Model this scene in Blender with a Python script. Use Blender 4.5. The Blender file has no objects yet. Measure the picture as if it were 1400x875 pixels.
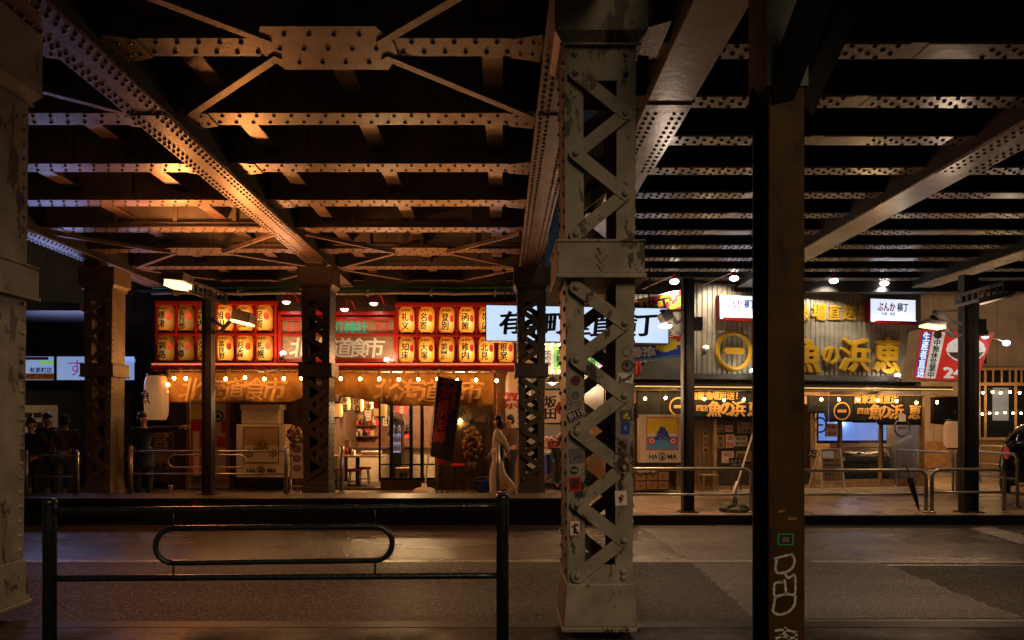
import bpy, bmesh, math, random
from mathutils import Vector, Matrix
random.seed(7)
S = bpy.context.scene
COL = S.collection
R = math.radians
PI = math.pi
# ------------------------------------------------------------------ camera, world, exposure
EYE = 1.65
F = 1010.0                      # focal length in pixels of the 1400 px wide frame
VX, VY = 685.0, 580.0           # where the straight-ahead direction lands in the frame
cam_d = bpy.data.cameras.new('camera')
cam = bpy.data.objects.new('camera', cam_d)
COL.objects.link(cam)
cam.location = (0, 0, EYE)
cam.rotation_euler = (R(90), 0, 0)
cam_d.sensor_width = 36
cam_d.lens = F / 1400 * 36
cam_d.shift_x = (700 - VX) / 1400
cam_d.shift_y = (VY - 437.5) / 1400
cam_d.clip_start = 0.05
cam_d.clip_end = 500
S.camera = cam
W = bpy.data.worlds.new('World')
S.world = W
W.use_nodes = True
wn = W.node_tree
sky = wn.nodes.new('ShaderNodeTexSky')
sky.sky_type = 'NISHITA'
sky.sun_disc = False
sky.sun_elevation = R(35)
sky.sun_rotation = R(156)
bg = wn.nodes['Background']
wn.links.new(sky.outputs[0], bg.inputs[0])
bg.inputs[1].default_value = 0.0026
sun_d = bpy.data.lights.new('city_glow', 'SUN')     # the dim warm glow of the street behind the camera
sun_d.energy = 0.78
sun_d.color = (1, .70, .40)
sun_d.angle = R(25)
sun = bpy.data.objects.new('city_glow', sun_d)
COL.objects.link(sun)
sun.rotation_euler = (R(55), 0, R(24))
S.view_settings.view_transform = 'Standard'
S.view_settings.look = 'None'
S.view_settings.exposure = 0
S.view_settings.gamma = 1
S.view_settings.use_curve_mapping = False
try:
    S.cycles.use_denoising = True
    S.cycles.max_bounces = 6
    S.cycles.sample_clamp_indirect = 4
except Exception:
    pass

# ------------------------------------------------------------------ materials
M = {}
def mat(name, col, rough=.6, metal=0, var=.25, scale=5, bump=0, bscale=40, emit=None, es=0, stain=None, sscale=2.2, sharp=.06, samt=.6, alpha=1, spec=.5, trans=0):
    m = bpy.data.materials.new(name)
    m.use_nodes = True
    nt = m.node_tree
    N, L = nt.nodes, nt.links
    b = N['Principled BSDF']
    tc = N.new('ShaderNodeTexCoord')
    b.inputs['Roughness'].default_value = rough
    b.inputs['Metallic'].default_value = metal
    b.inputs['Specular IOR Level'].default_value = spec
    b.inputs['Alpha'].default_value = alpha
    b.inputs['Transmission Weight'].default_value = trans
    nz = N.new('ShaderNodeTexNoise')
    nz.inputs['Scale'].default_value = scale
    nz.inputs['Detail'].default_value = 5
    L.new(tc.outputs['Object'], nz.inputs['Vector'])
    cr = N.new('ShaderNodeValToRGB')
    cr.color_ramp.elements[0].position = .3
    cr.color_ramp.elements[1].position = .7
    cr.color_ramp.elements[0].color = [c * (1 - var) for c in col] + [1]
    cr.color_ramp.elements[1].color = [min(1, c * (1 + var)) for c in col] + [1]
    L.new(nz.outputs['Fac'], cr.inputs['Fac'])
    out = cr.outputs['Color']
    if stain:
        n2 = N.new('ShaderNodeTexNoise')
        n2.inputs['Scale'].default_value = sscale
        n2.inputs['Detail'].default_value = 9
        n2.inputs['Roughness'].default_value = .68
        mp = N.new('ShaderNodeMapping')
        mp.inputs['Scale'].default_value = (1, 1, .45)
        L.new(tc.outputs['Object'], mp.inputs['Vector'])
        L.new(mp.outputs[0], n2.inputs['Vector'])
        r2 = N.new('ShaderNodeValToRGB')
        r2.color_ramp.elements[0].position = samt
        r2.color_ramp.elements[1].position = samt + sharp
        L.new(n2.outputs['Fac'], r2.inputs['Fac'])
        mx = N.new('ShaderNodeMix')
        mx.data_type = 'RGBA'
        L.new(r2.outputs['Color'], mx.inputs[0])
        L.new(out, mx.inputs[6])
        mx.inputs[7].default_value = list(stain) + [1]
        out = mx.outputs[2]
    L.new(out, b.inputs['Base Color'])
    if bump:
        n3 = N.new('ShaderNodeTexNoise')
        n3.inputs['Scale'].default_value = bscale
        n3.inputs['Detail'].default_value = 4
        L.new(tc.outputs['Object'], n3.inputs['Vector'])
        bp = N.new('ShaderNodeBump')
        bp.inputs['Strength'].default_value = bump
        bp.inputs['Distance'].default_value = .01
        L.new(n3.outputs['Fac'], bp.inputs['Height'])
        L.new(bp.outputs[0], b.inputs['Normal'])
    if emit:
        b.inputs['Emission Color'].default_value = list(emit) + [1]
        b.inputs['Emission Strength'].default_value = es
    M[name] = m
    return m

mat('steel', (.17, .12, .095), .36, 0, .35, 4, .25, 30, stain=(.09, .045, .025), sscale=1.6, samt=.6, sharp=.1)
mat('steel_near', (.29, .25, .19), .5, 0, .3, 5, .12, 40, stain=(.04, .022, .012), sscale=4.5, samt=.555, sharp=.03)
mat('steel_backlit', (.020, .016, .011), .5, 0, .25, 4, .3, 35, stain=(.015, .012, .009), sscale=3, samt=.62, sharp=.06)  # backlit columns: their shade is put into this dark base colour
mat('steel_mid', (.15, .105, .048), .5, 0, .25, 4, .3, 35, stain=(.035, .022, .014), sscale=3, samt=.62, sharp=.06)  # lit copy of the column steel, colour lifted for the lamplit left column
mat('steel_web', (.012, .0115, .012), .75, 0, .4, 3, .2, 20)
mat('rivet_shaded', (.045, .032, .027), .5, 0, .3, 5)  # dark rivet heads: their shadow put into the colour, with rust and dirt
mat('steel_grey', (.20, .185, .18), .6, 0, .4, 2, .3, 20)  # grey of the cross-beam webs, paler than the flange steel
mat('steel_pale', (.30, .275, .265), .25, 0, .22, 2.5, .25, 9, stain=(.13, .08, .06), sscale=1.3, samt=.58, sharp=.12)
mat('deck', (.14, .13, .125), .8, 0, .4, 2)
mat('brown_pole', (.060, .029, .007), .6, 0, .4, 4, .12, 30, stain=(.014, .009, .006), sscale=3, samt=.53, sharp=.12, spec=.15)
mat('dark_pole', (.008, .007, .0065), .5, 0, .3, 4, .2, 30)
mat('lamp_grey', (.06, .055, .055), .45, 0, .2, 5)
mat('rail_black', (.012, .016, .017), .22, 0, .4, 14, .35, 60)
mat('rail_steel', (.28, .27, .24), .35, .6, .2, 6, .1, 40)
mat('kerb', (.012, .011, .011), .6, 0, .4, 8, .3, 30)
mat('plinth', (.022, .014, .010), .5, 0, .4, 4, .3, 30)
mat('white_line', (.22, .20, .19), .4, 0, .35, 14, .3, 90, stain=(.05, .045, .045), sscale=9, samt=.5, sharp=.1)
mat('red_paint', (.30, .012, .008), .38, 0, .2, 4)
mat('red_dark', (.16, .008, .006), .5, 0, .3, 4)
mat('wood_board', (.30, .17, .085), .55, 0, .25, 9)
mat('wood', (.26, .135, .05), .5, 0, .3, 7, .1, 30)
mat('wood_pale', (.38, .23, .10), .5, 0, .25, 7)
mat('wood_dark', (.06, .032, .016), .5, 0, .35, 7)
mat('black', (.012, .012, .013), .45, 0, .3, 6)
mat('dark_wall', (.02, .017, .015), .75, 0, .45, 2.5, .3, 12)
mat('white', (.7, .68, .64), .45, 0, .06, 5)
mat('cream', (.6, .5, .36), .55, 0, .12, 5)
mat('teal', (.05, .5, .36), .4, 0, .1, 5)
mat('gold', (.60, .34, .02), .35, .0, .12, 5)
mat('navy_ink', (.008, .011, .04), .5, 0, .2, 5)
mat('ink', (.018, .010, .006), .6, 0, .2, 5)
mat('canvas', (.25, .115, .028), .85, 0, .18, 6, .2, 60, stain=(.2, .1, .03), sscale=1.8, samt=.55, sharp=.15)
mat('canvas_ink', (.50, .29, .14), .85, 0, .12, 6)
mat('noren', (.004, .004, .006), .8, 0, .25, 8, .2, 60)
mat('noren_ink', (.70, .40, .12), .8, 0, .12, 8)
mat('banner_dark', (.022, .02, .022), .8, 0, .25, 8)
mat('banner_red', (.42, .06, .03), .8, 0, .15, 8)
mat('red', (.55, .02, .02), .5, 0, .12, 6)
mat('blue', (.015, .05, .36), .5, 0, .15, 6)
mat('sky_blue', (.08, .32, .55), .5, 0, .15, 6)
mat('yellow', (.75, .52, .02), .6, 0, .12, 6)
mat('green', (.03, .30, .09), .6, 0, .12, 6)
mat('magenta', (.55, .02, .22), .6, 0, .12, 6)
mat('purple', (.09, .07, .16), .6, 0, .12, 6)
mat('pink', (.6, .28, .25), .6, 0, .12, 6)
mat('grey', (.16, .155, .15), .6, 0, .15, 6)
mat('mid_grey', (.09, .085, .08), .55, 0, .2, 6)
mat('soffit', (.14, .125, .11), .6, 0, .2, 4)
mat('beige_wall', (.36, .27, .20), .65, 0, .12, 2, .1, 8, stain=(.24, .18, .13), sscale=.8, samt=.55, sharp=.2)
mat('skin', (.45, .26, .17), .5, 0, .08, 10)
mat('hair', (.010, .008, .007), .4, 0, .3, 30)
mat('cloth_white', (.80, .70, .55), .8, 0, .06, 8)
mat('cloth_black', (.014, .014, .016), .8, 0, .3, 8)
mat('cloth_navy', (.012, .016, .032), .8, 0, .25, 8)
mat('cloth_brown', (.10, .055, .03), .8, 0, .25, 8)
mat('cloth_grey', (.14, .125, .12), .8, 0, .25, 8)
mat('car_paint', (.008, .007, .009), .12, 0, .3, 6)
mat('car_glass', (.008, .01, .012), .06, 0, .1, 6)
mat('rubber', (.014, .014, .014), .7, 0, .2, 9)
mat('flower', (.38, .17, .06), .7, 0, .45, 14)
mat('leaf', (.045, .055, .02), .6, 0, .4, 14)
mat('kraft', (.36, .22, .11), .7, 0, .15, 6)
mat('graffiti', (.55, .53, .48), .6, 0, .2, 14, stain=(.05, .04, .03), sscale=16, samt=.6, sharp=.06)
mat('rust', (.09, .035, .012), .8, 0, .4, 8)

def glow(name, col, es, col2=None, scale=3):
    """a lit surface: emission over a real base colour, with a little unevenness"""
    m = mat(name, [min(.8, c * .6 + .05) for c in col], .5, 0, .1, 5)
    nt = m.node_tree
    b = nt.nodes['Principled BSDF']
    nz = nt.nodes.new('ShaderNodeTexNoise')
    nz.inputs['Scale'].default_value = scale
    tc = nt.nodes['Texture Coordinate']
    nt.links.new(tc.outputs['Object'], nz.inputs['Vector'])
    cr = nt.nodes.new('ShaderNodeValToRGB')
    c2 = col2 or [c * .72 for c in col]
    cr.color_ramp.elements[0].position = .35
    cr.color_ramp.elements[1].position = .65
    cr.color_ramp.elements[0].color = list(c2) + [1]
    cr.color_ramp.elements[1].color = list(col) + [1]
    nt.links.new(nz.outputs['Fac'], cr.inputs['Fac'])
    nt.links.new(cr.outputs['Color'], b.inputs['Emission Color'])
    b.inputs['Emission Strength'].default_value = es
    return m
glow('bulb_glow', (1, .44, .10), 130)
glow('bulb_white', (1, .58, .22), 75)
glow('lamp_warm', (1, .58, .2), 5)
glow('lamp_white', (1, .93, .85), 7)
glow('lamp_cool', (.80, .88, 1), 8)
glow('sign_white', (.62, .78, 1.0), 1.0, (.50, .68, .95), 1.2)
glow('sign_cool', (.85, .9, 1.0), .95, (.72, .8, 1.0), 2)
glow('window_reflection', (.12, .18, .28), .25)  # glow painted in place of reflections on window glass
glow('sign_violet', (.34, .52, 1.0), .5, (.38, .55, .95), 2)
glow('sign_red', (.66, .025, .015), .72)
glow('sign_cream', (.80, .70, .58), .7)
glow('sign_blue', (.02, .06, .42), .6)
glow('sign_green', (.22, .62, .18), .7)
glow('sign_lilac', (.52, .36, .72), .7)
glow('screen', (.26, .42, 1.0), .85, (.20, .35, .95), 1.5)
glow('led', (1, .70, .22), .8, (.9, .62, .16))
glow('led_red', (1, .25, .12), .55)
glow('sign_magenta', (.42, .05, .50), .5)
glow('neon', (.55, .42, 1), 2.2)
glow('tail_red', (.6, .03, .02), .35)
glow('window_warm', (1, .55, .2), .28, (.5, .26, .1), 1.5)
glow('lantern_big', (.52, .25, .10), .42, (.45, .2, .07), 2)
glow('lantern_small', (1, .46, .10), .6, (1, .36, .06), 4)
glow('paper_lit', (.8, .6, .4), .25)

def lantern_mat(name, peak, dim):
    """paper lit from inside by a bulb hanging low and to the right"""
    m = bpy.data.materials.new(name)
    m.use_nodes = True
    nt = m.node_tree
    N, L = nt.nodes, nt.links
    b = N['Principled BSDF']
    b.inputs['Base Color'].default_value = (.14, .06, .012, 1)
    b.inputs['Roughness'].default_value = .6
    tc = N.new('ShaderNodeTexCoord')
    vm = N.new('ShaderNodeVectorMath')
    vm.operation = 'DISTANCE'
    vm.inputs[1].default_value = (.025, -.18, -.06)
    L.new(tc.outputs['Object'], vm.inputs[0])
    nz = N.new('ShaderNodeTexNoise')
    nz.inputs['Scale'].default_value = 6
    L.new(tc.outputs['Object'], nz.inputs['Vector'])
    ad = N.new('ShaderNodeMath')
    ad.operation = 'MULTIPLY_ADD'
    ad.inputs[1].default_value = .10
    L.new(nz.outputs['Fac'], ad.inputs[0])
    L.new(vm.outputs['Value'], ad.inputs[2])
    cr = N.new('ShaderNodeValToRGB')
    e = cr.color_ramp.elements
    e[0].position = .06
    e[0].color = (1, .60, .16, 1)
    e[1].position = .34
    e[1].color = (.36, .075, .004, 1)
    k = e.new(.2)
    k.color = (.95, .33, .035, 1)
    L.new(ad.outputs[0], cr.inputs['Fac'])
    L.new(cr.outputs['Color'], b.inputs['Emission Color'])
    oi = N.new('ShaderNodeObjectInfo')
    ma = N.new('ShaderNodeMath'); ma.operation = 'MULTIPLY_ADD'; ma.inputs[1].default_value = peak * .55; ma.inputs[2].default_value = peak * .72
    L.new(oi.outputs['Random'], ma.inputs[0]); L.new(ma.outputs[0], b.inputs['Emission Strength'])
    M[name] = m
lantern_mat('lantern_paper', 1.5, 0)
lantern_mat('lantern_paper_dim', .36, 0)

def stripes(name, c1, c2, pitch, duty, rough=.5, axis=0, bump=.6):
    """vertical corrugations with rust along the laps"""
    m = mat(name, c1, rough, 0, .16, 3, stain=(.20, .10, .04), sscale=1.6, samt=.62, sharp=.14)
    nt = m.node_tree
    N, L = nt.nodes, nt.links
    b = N['Principled BSDF']
    tc = N['Texture Coordinate']
    sp = N.new('ShaderNodeSeparateXYZ')
    L.new(tc.outputs['Object'], sp.inputs[0])
    d = N.new('ShaderNodeMath'); d.operation = 'DIVIDE'; d.inputs[1].default_value = pitch
    L.new(sp.outputs[axis], d.inputs[0])
    fr = N.new('ShaderNodeMath'); fr.operation = 'FRACT'
    L.new(d.outputs[0], fr.inputs[0])
    lt = N.new('ShaderNodeMath'); lt.operation = 'LESS_THAN'; lt.inputs[1].default_value = duty
    L.new(fr.outputs[0], lt.inputs[0])
    old = b.inputs['Base Color'].links[0].from_socket
    mx = N.new('ShaderNodeMix'); mx.data_type = 'RGBA'
    L.new(lt.outputs[0], mx.inputs[0])
    L.new(old, mx.inputs[6])
    mx.inputs[7].default_value = list(c2) + [1]
    L.new(mx.outputs[2], b.inputs['Base Color'])
    return m
stripes('planks', (.20, .105, .045), (.03, .016, .008), .11, .08)
M.pop('kerb')
stripes('kerb', (.014, .0125, .012), (.003, .003, .003), .9, .02)
M['kerb'].node_tree.nodes['Principled BSDF'].inputs['Specular IOR Level'].default_value = .15
stripes('panel_wall', (.30, .22, .16), (.10, .07, .05), .9, .015)

def asphalt(name, base, rlo, rhi, bump, scale=70, spec=.5, speck=5):
    m = bpy.data.materials.new(name)
    m.use_nodes = True
    nt = m.node_tree
    N, L = nt.nodes, nt.links
    b = N['Principled BSDF']
    tc = N.new('ShaderNodeTexCoord')
    big = N.new('ShaderNodeTexNoise'); big.inputs['Scale'].default_value = .55; big.inputs['Detail'].default_value = 6
    mp = N.new('ShaderNodeMapping'); mp.inputs['Scale'].default_value = (.35, 1, 1)
    L.new(tc.outputs['Object'], mp.inputs[0]); L.new(mp.outputs[0], big.inputs['Vector'])
    fine = N.new('ShaderNodeTexNoise'); fine.inputs['Scale'].default_value = scale; fine.inputs['Detail'].default_value = 3
    L.new(tc.outputs['Object'], fine.inputs['Vector'])
    vo = N.new('ShaderNodeTexVoronoi'); vo.inputs['Scale'].default_value = scale * .9
    L.new(tc.outputs['Object'], vo.inputs['Vector'])
    cr = N.new('ShaderNodeValToRGB')          # pale stones among the dark ones, with wet glints put into the colour
    cr.color_ramp.elements[0].position = .5; cr.color_ramp.elements[1].position = .95
    cr.color_ramp.elements[0].color = [c * .45 for c in base] + [1]
    cr.color_ramp.elements[1].color = [c * speck for c in base] + [1]
    sep = N.new('ShaderNodeSeparateColor')
    L.new(vo.outputs['Color'], sep.inputs[0])
    L.new(sep.outputs[0], cr.inputs['Fac'])
    L.new(cr.outputs[0], b.inputs['Base Color'])
    mr = N.new('ShaderNodeMapRange')
    mr.inputs['From Min'].default_value = .35; mr.inputs['From Max'].default_value = .65
    mr.inputs['To Min'].default_value = rlo; mr.inputs['To Max'].default_value = rhi
    L.new(big.outputs['Fac'], mr.inputs['Value'])
    L.new(mr.outputs[0], b.inputs['Roughness'])
    mx = N.new('ShaderNodeMath'); mx.operation = 'ADD'
    L.new(vo.outputs['Distance'], mx.inputs[0]); L.new(fine.outputs['Fac'], mx.inputs[1])
    bp = N.new('ShaderNodeBump'); bp.inputs['Strength'].default_value = bump; bp.inputs['Distance'].default_value = .012
    L.new(mx.outputs[0], bp.inputs['Height'])
    L.new(bp.outputs[0], b.inputs['Normal'])
    b.inputs['Specular IOR Level'].default_value = spec
    M[name] = m
asphalt('asphalt', (.030, .023, .021), .16, .36, .35, 85, .5, 3)
asphalt('asphalt_coarse', (.0115, .0092, .009), .42, .62, .8, 60, .13, 10)
asphalt('asphalt_pale', (.042, .036, .033), .3, .55, .6, 70, .35, 4)

def pavers(name, c1, c2, w, h, rough, bump=.4, mortar=.006, mk=.35):
    m = bpy.data.materials.new(name)
    m.use_nodes = True
    nt = m.node_tree
    N, L = nt.nodes, nt.links
    b = N['Principled BSDF']
    tc = N.new('ShaderNodeTexCoord')
    br = N.new('ShaderNodeTexBrick')
    br.inputs['Scale'].default_value = 1
    br.inputs['Brick Width'].default_value = w
    br.inputs['Row Height'].default_value = h
    br.inputs['Mortar Size'].default_value = mortar
    br.inputs['Color1'].default_value = list(c1) + [1]
    br.inputs['Color2'].default_value = list(c2) + [1]
    br.inputs['Mortar'].default_value = [c * mk for c in c1] + [1]
    L.new(tc.outputs['Object'], br.inputs['Vector'])
    L.new(br.outputs['Color'], b.inputs['Base Color'])
    b.inputs['Specular IOR Level'].default_value = .3 if rough < .5 else .06
    nz = N.new('ShaderNodeTexNoise'); nz.inputs['Scale'].default_value = 1.6; nz.inputs['Detail'].default_value = 6
    L.new(tc.outputs['Object'], nz.inputs['Vector'])
    mr = N.new('ShaderNodeMapRange')
    mr.inputs['From Min'].default_value = .35; mr.inputs['From Max'].default_value = .65
    mr.inputs['To Min'].default_value = rough * .6; mr.inputs['To Max'].default_value = rough * 1.3
    L.new(nz.outputs['Fac'], mr.inputs['Value']); L.new(mr.outputs[0], b.inputs['Roughness'])
    n2 = N.new('ShaderNodeTexNoise'); n2.inputs['Scale'].default_value = 40
    L.new(tc.outputs['Object'], n2.inputs['Vector'])
    sb = N.new('ShaderNodeMath'); sb.operation = 'MULTIPLY_ADD'; sb.inputs[1].default_value = -1.5
    L.new(br.outputs['Fac'], sb.inputs[0]); L.new(n2.outputs['Fac'], sb.inputs[2])
    bp = N.new('ShaderNodeBump'); bp.inputs['Strength'].default_value = bump; bp.inputs['Distance'].default_value = .008
    L.new(sb.outputs[0], bp.inputs['Height']); L.new(bp.outputs[0], b.inputs['Normal'])
    M[name] = m
pavers('brick_paving', (.022, .019, .018), (.036, .030, .028), .24, .12, .55, .5, .014, 2.4)
pavers('slab_paving', (.28, .20, .14), (.36, .27, .19), .6, .3, .36)

def glassmat():
    m = bpy.data.materials.new('glass')
    m.use_nodes = True
    nt = m.node_tree
    N, L = nt.nodes, nt.links
    N.remove(N['Principled BSDF'])
    tr = N.new('ShaderNodeBsdfTransparent'); tr.inputs[0].default_value = (.86, .88, .88, 1)
    gl = N.new('ShaderNodeBsdfGlossy'); gl.inputs['Roughness'].default_value = .03
    fr = N.new('ShaderNodeFresnel'); fr.inputs[0].default_value = 1.5
    mx = N.new('ShaderNodeMixShader')
    L.new(fr.outputs[0], mx.inputs[0]); L.new(tr.outputs[0], mx.inputs[1]); L.new(gl.outputs[0], mx.inputs[2])
    L.new(mx.outputs[0], N['Material Output'].inputs[0])
    M['glass'] = m
glassmat()

# ------------------------------------------------------------------ mesh builder
_dome = {}
def dome_unit(nv):
    if nv not in _dome:
        vs, fs = [], []
        for r, h in ((1, 0), (.72, .7)):
            for i in range(nv):
                a = 2 * PI * i / nv
                vs.append((r * math.cos(a), r * math.sin(a), h))
        vs.append((0, 0, 1))
        for i in range(nv):
            j = (i + 1) % nv
            fs.append((i, j, nv + j, nv + i)); fs.append((nv + i, nv + j, 2 * nv))
        _dome[nv] = (vs, fs)
    return _dome[nv]
_txt = {}
def text_geo(body, bold, shear, sp=1.0, ext=0.0):
    key = (body, bold, shear, sp, ext)
    if key not in _txt:
        c = bpy.data.curves.new('lettering', 'FONT')
        c.body = body
        c.size = 1
        c.offset = bold
        c.shear = shear
        c.space_character = sp
        c.resolution_u = 2
        c.extrude = ext
        o = bpy.data.objects.new('lettering', c)
        me = bpy.data.meshes.new_from_object(o)
        vs = [tuple(v.co) for v in me.vertices]
        fs = [tuple(p.vertices) for p in me.polygons]
        bpy.data.objects.remove(o); bpy.data.curves.remove(c); bpy.data.meshes.remove(me)
        if vs:
            x0 = min(v[0] for v in vs); x1 = max(v[0] for v in vs)
            y0 = min(v[1] for v in vs); y1 = max(v[1] for v in vs)
            vs = [(v[0] - (x0 + x1) / 2, v[1] - (y0 + y1) / 2, v[2]) for v in vs]
            _txt[key] = (vs, fs, x1 - x0, y1 - y0)
        else:
            _txt[key] = ([], [], 1, 1)
    return _txt[key]

class MB:
    def __init__(s):
        s.v, s.f, s.m, s.s = [], [], [], []
    def add(s, vs, fs, mi=0, sm=False):
        k = len(s.v)
        s.v.extend(vs)
        for f in fs:
            s.f.append(tuple(i + k for i in f)); s.m.append(mi); s.s.append(sm)
        return s
    def box(s, x0, x1, y0, y1, z0, z1, mi=0):
        return s.add([(x0,y0,z0),(x1,y0,z0),(x1,y1,z0),(x0,y1,z0),(x0,y0,z1),(x1,y0,z1),(x1,y1,z1),(x0,y1,z1)],
                     [(0,3,2,1),(4,5,6,7),(0,1,5,4),(1,2,6,5),(2,3,7,6),(3,0,4,7)], mi)
    def frus(s, b, t, z0, z1, mi=0):
        """b, t = (x0,x1,y0,y1) at the bottom and top"""
        return s.add([(b[0],b[2],z0),(b[1],b[2],z0),(b[1],b[3],z0),(b[0],b[3],z0),(t[0],t[2],z1),(t[1],t[2],z1),(t[1],t[3],z1),(t[0],t[3],z1)],
                     [(0,3,2,1),(4,5,6,7),(0,1,5,4),(1,2,6,5),(2,3,7,6),(3,0,4,7)], mi)
    def quad(s, a, b, c, d, mi=0):
        return s.add([a,b,c,d], [(0,1,2,3)], mi)
    def bar(s, p, q, w, h, up=(0,0,1), mi=0):
        p, q = Vector(p), Vector(q)
        d = (q - p).normalized(); up = Vector(up)
        a = d.cross(up).normalized() * (w / 2); b = a.cross(d).normalized() * (h / 2)
        vs = [tuple(e + i * a + j * b) for e in (p, q) for i, j in ((-1,-1),(1,-1),(1,1),(-1,1))]
        return s.add(vs, [(0,3,2,1),(4,5,6,7),(0,1,5,4),(1,2,6,5),(2,3,7,6),(3,0,4,7)], mi)
    def cyl(s, p, q, r, r2=None, n=10, mi=0, cap=True):
        r2 = r if r2 is None else r2
        p, q = Vector(p), Vector(q)
        d = (q - p).normalized()
        a = d.cross(Vector((0,0,1)) if abs(d.z) < .9 else Vector((1,0,0))).normalized(); b = d.cross(a)
        vs = []
        for e, rr in ((p, r), (q, r2)):
            for i in range(n):
                t = 2 * PI * i / n
                vs.append(tuple(e + a * (rr * math.cos(t)) + b * (rr * math.sin(t))))
        s.add(vs, [(i, (i+1) % n, n + (i+1) % n, n + i) for i in range(n)], mi, True)
        if cap:
            s.add(vs[:n], [tuple(range(n))[::-1]], mi); s.add(vs[n:], [tuple(range(n))], mi)
        return s
    def tube(s, pts, r, n=8, mi=0, closed=False, cap=True):
        P = [Vector(p) for p in pts]; m = len(P)
        rs = r if isinstance(r, (list, tuple)) else [r] * m
        vs = []; ref = None
        for k in range(m):
            d = (P[(k+1) % m] - P[k-1]) if closed else (P[min(k+1, m-1)] - P[max(k-1, 0)])
            d.normalize()
            if ref is None:
                ref = Vector((0,0,1)) if abs(d.z) < .9 else Vector((1,0,0))
            a = ref - d * ref.dot(d)
            if a.length < 1e-4:
                a = d.orthogonal()
            a.normalize(); ref = a; b = d.cross(a)
            for i in range(n):
                t = 2 * PI * i / n
                vs.append(tuple(P[k] + a * (rs[k] * math.cos(t)) + b * (rs[k] * math.sin(t))))
        fs = []
        for k in range(m if closed else m - 1):
            k2 = (k + 1) % m
            for i in range(n):
                j = (i + 1) % n
                fs.append((k*n+i, k*n+j, k2*n+j, k2*n+i))
        s.add(vs, fs, mi, True)
        if not closed and cap:
            s.add(vs[:n], [tuple(range(n))[::-1]], mi); s.add(vs[-n:], [tuple(range(n))], mi)
        return s
    def lathe(s, prof, c=(0,0,0), n=16, mi=0, sm=True):
        vs = [(c[0] + r * math.cos(2*PI*i/n), c[1] + r * math.sin(2*PI*i/n), c[2] + z) for r, z in prof for i in range(n)]
        fs = [(k*n+i, k*n+(i+1) % n, (k+1)*n+(i+1) % n, (k+1)*n+i) for k in range(len(prof)-1) for i in range(n)]
        s.add(vs, fs, mi, sm)
        if prof[0][0] > 1e-4: s.add(vs[:n], [tuple(range(n))[::-1]], mi)
        if prof[-1][0] > 1e-4: s.add(vs[-n:], [tuple(range(n))], mi)
        return s
    def prism(s, poly, y0, y1, mi=0, side=None):
        """polygon in x,z pushed from y0 to y1"""
        n = len(poly)
        s.add([(x, y0, z) for x, z in poly], [tuple(range(n))], mi)
        s.add([(x, y1, z) for x, z in poly], [tuple(range(n))[::-1]], mi if side is None else side)
        return s.add([(x, y, z) for y in (y0, y1) for x, z in poly], [(i, (i+1) % n, n+(i+1) % n, n+i) for i in range(n)], mi if side is None else side)
    def hprism(s, poly, z0, z1, mi=0):
        n = len(poly)
        s.add([(x, y, z0) for x, y in poly], [tuple(range(n))[::-1]], mi)
        s.add([(x, y, z1) for x, y in poly], [tuple(range(n))], mi)
        return s.add([(x, y, z) for z in (z0, z1) for x, y in poly], [(i, (i+1) % n, n+(i+1) % n, n+i) for i in range(n)], mi)
    def dome(s, c, ax, r=.022, h=.016, nv=6, mi=0):
        vs, fs = dome_unit(nv)
        x, y, z = c
        if ax == '-z': o = [(x + a*r, y - b*r, z - d*h) for a, b, d in vs]
        elif ax == '-y': o = [(x + a*r, y - d*h, z + b*r) for a, b, d in vs]
        elif ax == '+y': o = [(x - a*r, y + d*h, z + b*r) for a, b, d in vs]
        elif ax == '-x': o = [(x - d*h, y - a*r, z + b*r) for a, b, d in vs]
        elif ax == '+x': o = [(x + d*h, y + a*r, z + b*r) for a, b, d in vs]
        else: o = [(x + a*r, y + b*r, z + d*h) for a, b, d in vs]
        return s.add(o, fs, mi, True)
    def ell(s, c, r, n=12, m=8, mi=0):
        vs = [(c[0], c[1], c[2] - r[2])]
        for k in range(1, m):
            t = -PI/2 + PI*k/m
            for i in range(n):
                a = 2*PI*i/n
                vs.append((c[0] + r[0]*math.cos(t)*math.cos(a), c[1] + r[1]*math.cos(t)*math.sin(a), c[2] + r[2]*math.sin(t)))
        vs.append((c[0], c[1], c[2] + r[2]))
        fs = [(0, 1+(i+1) % n, 1+i) for i in range(n)]
        for k in range(m-2):
            fs += [(1+k*n+i, 1+k*n+(i+1) % n, 1+(k+1)*n+(i+1) % n, 1+(k+1)*n+i) for i in range(n)]
        e = len(vs)-1; q = 1+(m-2)*n
        fs += [(q+i, q+(i+1) % n, e) for i in range(n)]
        return s.add(vs, fs, mi, True)
    def text(s, body, cx, y, cz, h, w=None, bold=.012, shear=0, mi=0, rot=0, ext=0, fn=None, sp=1.0):
        """lettering in the x,z plane facing -y; h = size of one character, w = full width wanted"""
        # a broad pen: the same outline drawn again along the pen's slant, each pass a hair in front of the last
        vs, fs, tw, th = text_geo(body, .006 if bold else 0, shear, sp, ext)
        k = h / .92
        kx = k if w is None else w / tw
        cr, sr = math.cos(rot), math.sin(rot)
        ps = (0,) if not bold or h < .045 else ((-.6, .6) if h < .13 else (-1, -.35, .35, 1))
        for q, t in enumerate(ps):
            o = []
            for a, b, d in vs:
                a, b = (a + t * bold * .9) * kx, (b - t * bold * .42) * k
                p = (cx + a*cr - b*sr, y - d*k - (.0 if not ext else ext*k) - q * .0006, cz + a*sr + b*cr)
                if fn:
                    p = fn(p); p = (p[0], p[1] - q * .0006, p[2])
                o.append(p)
            s.add(o, fs, mi)
        return s
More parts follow.
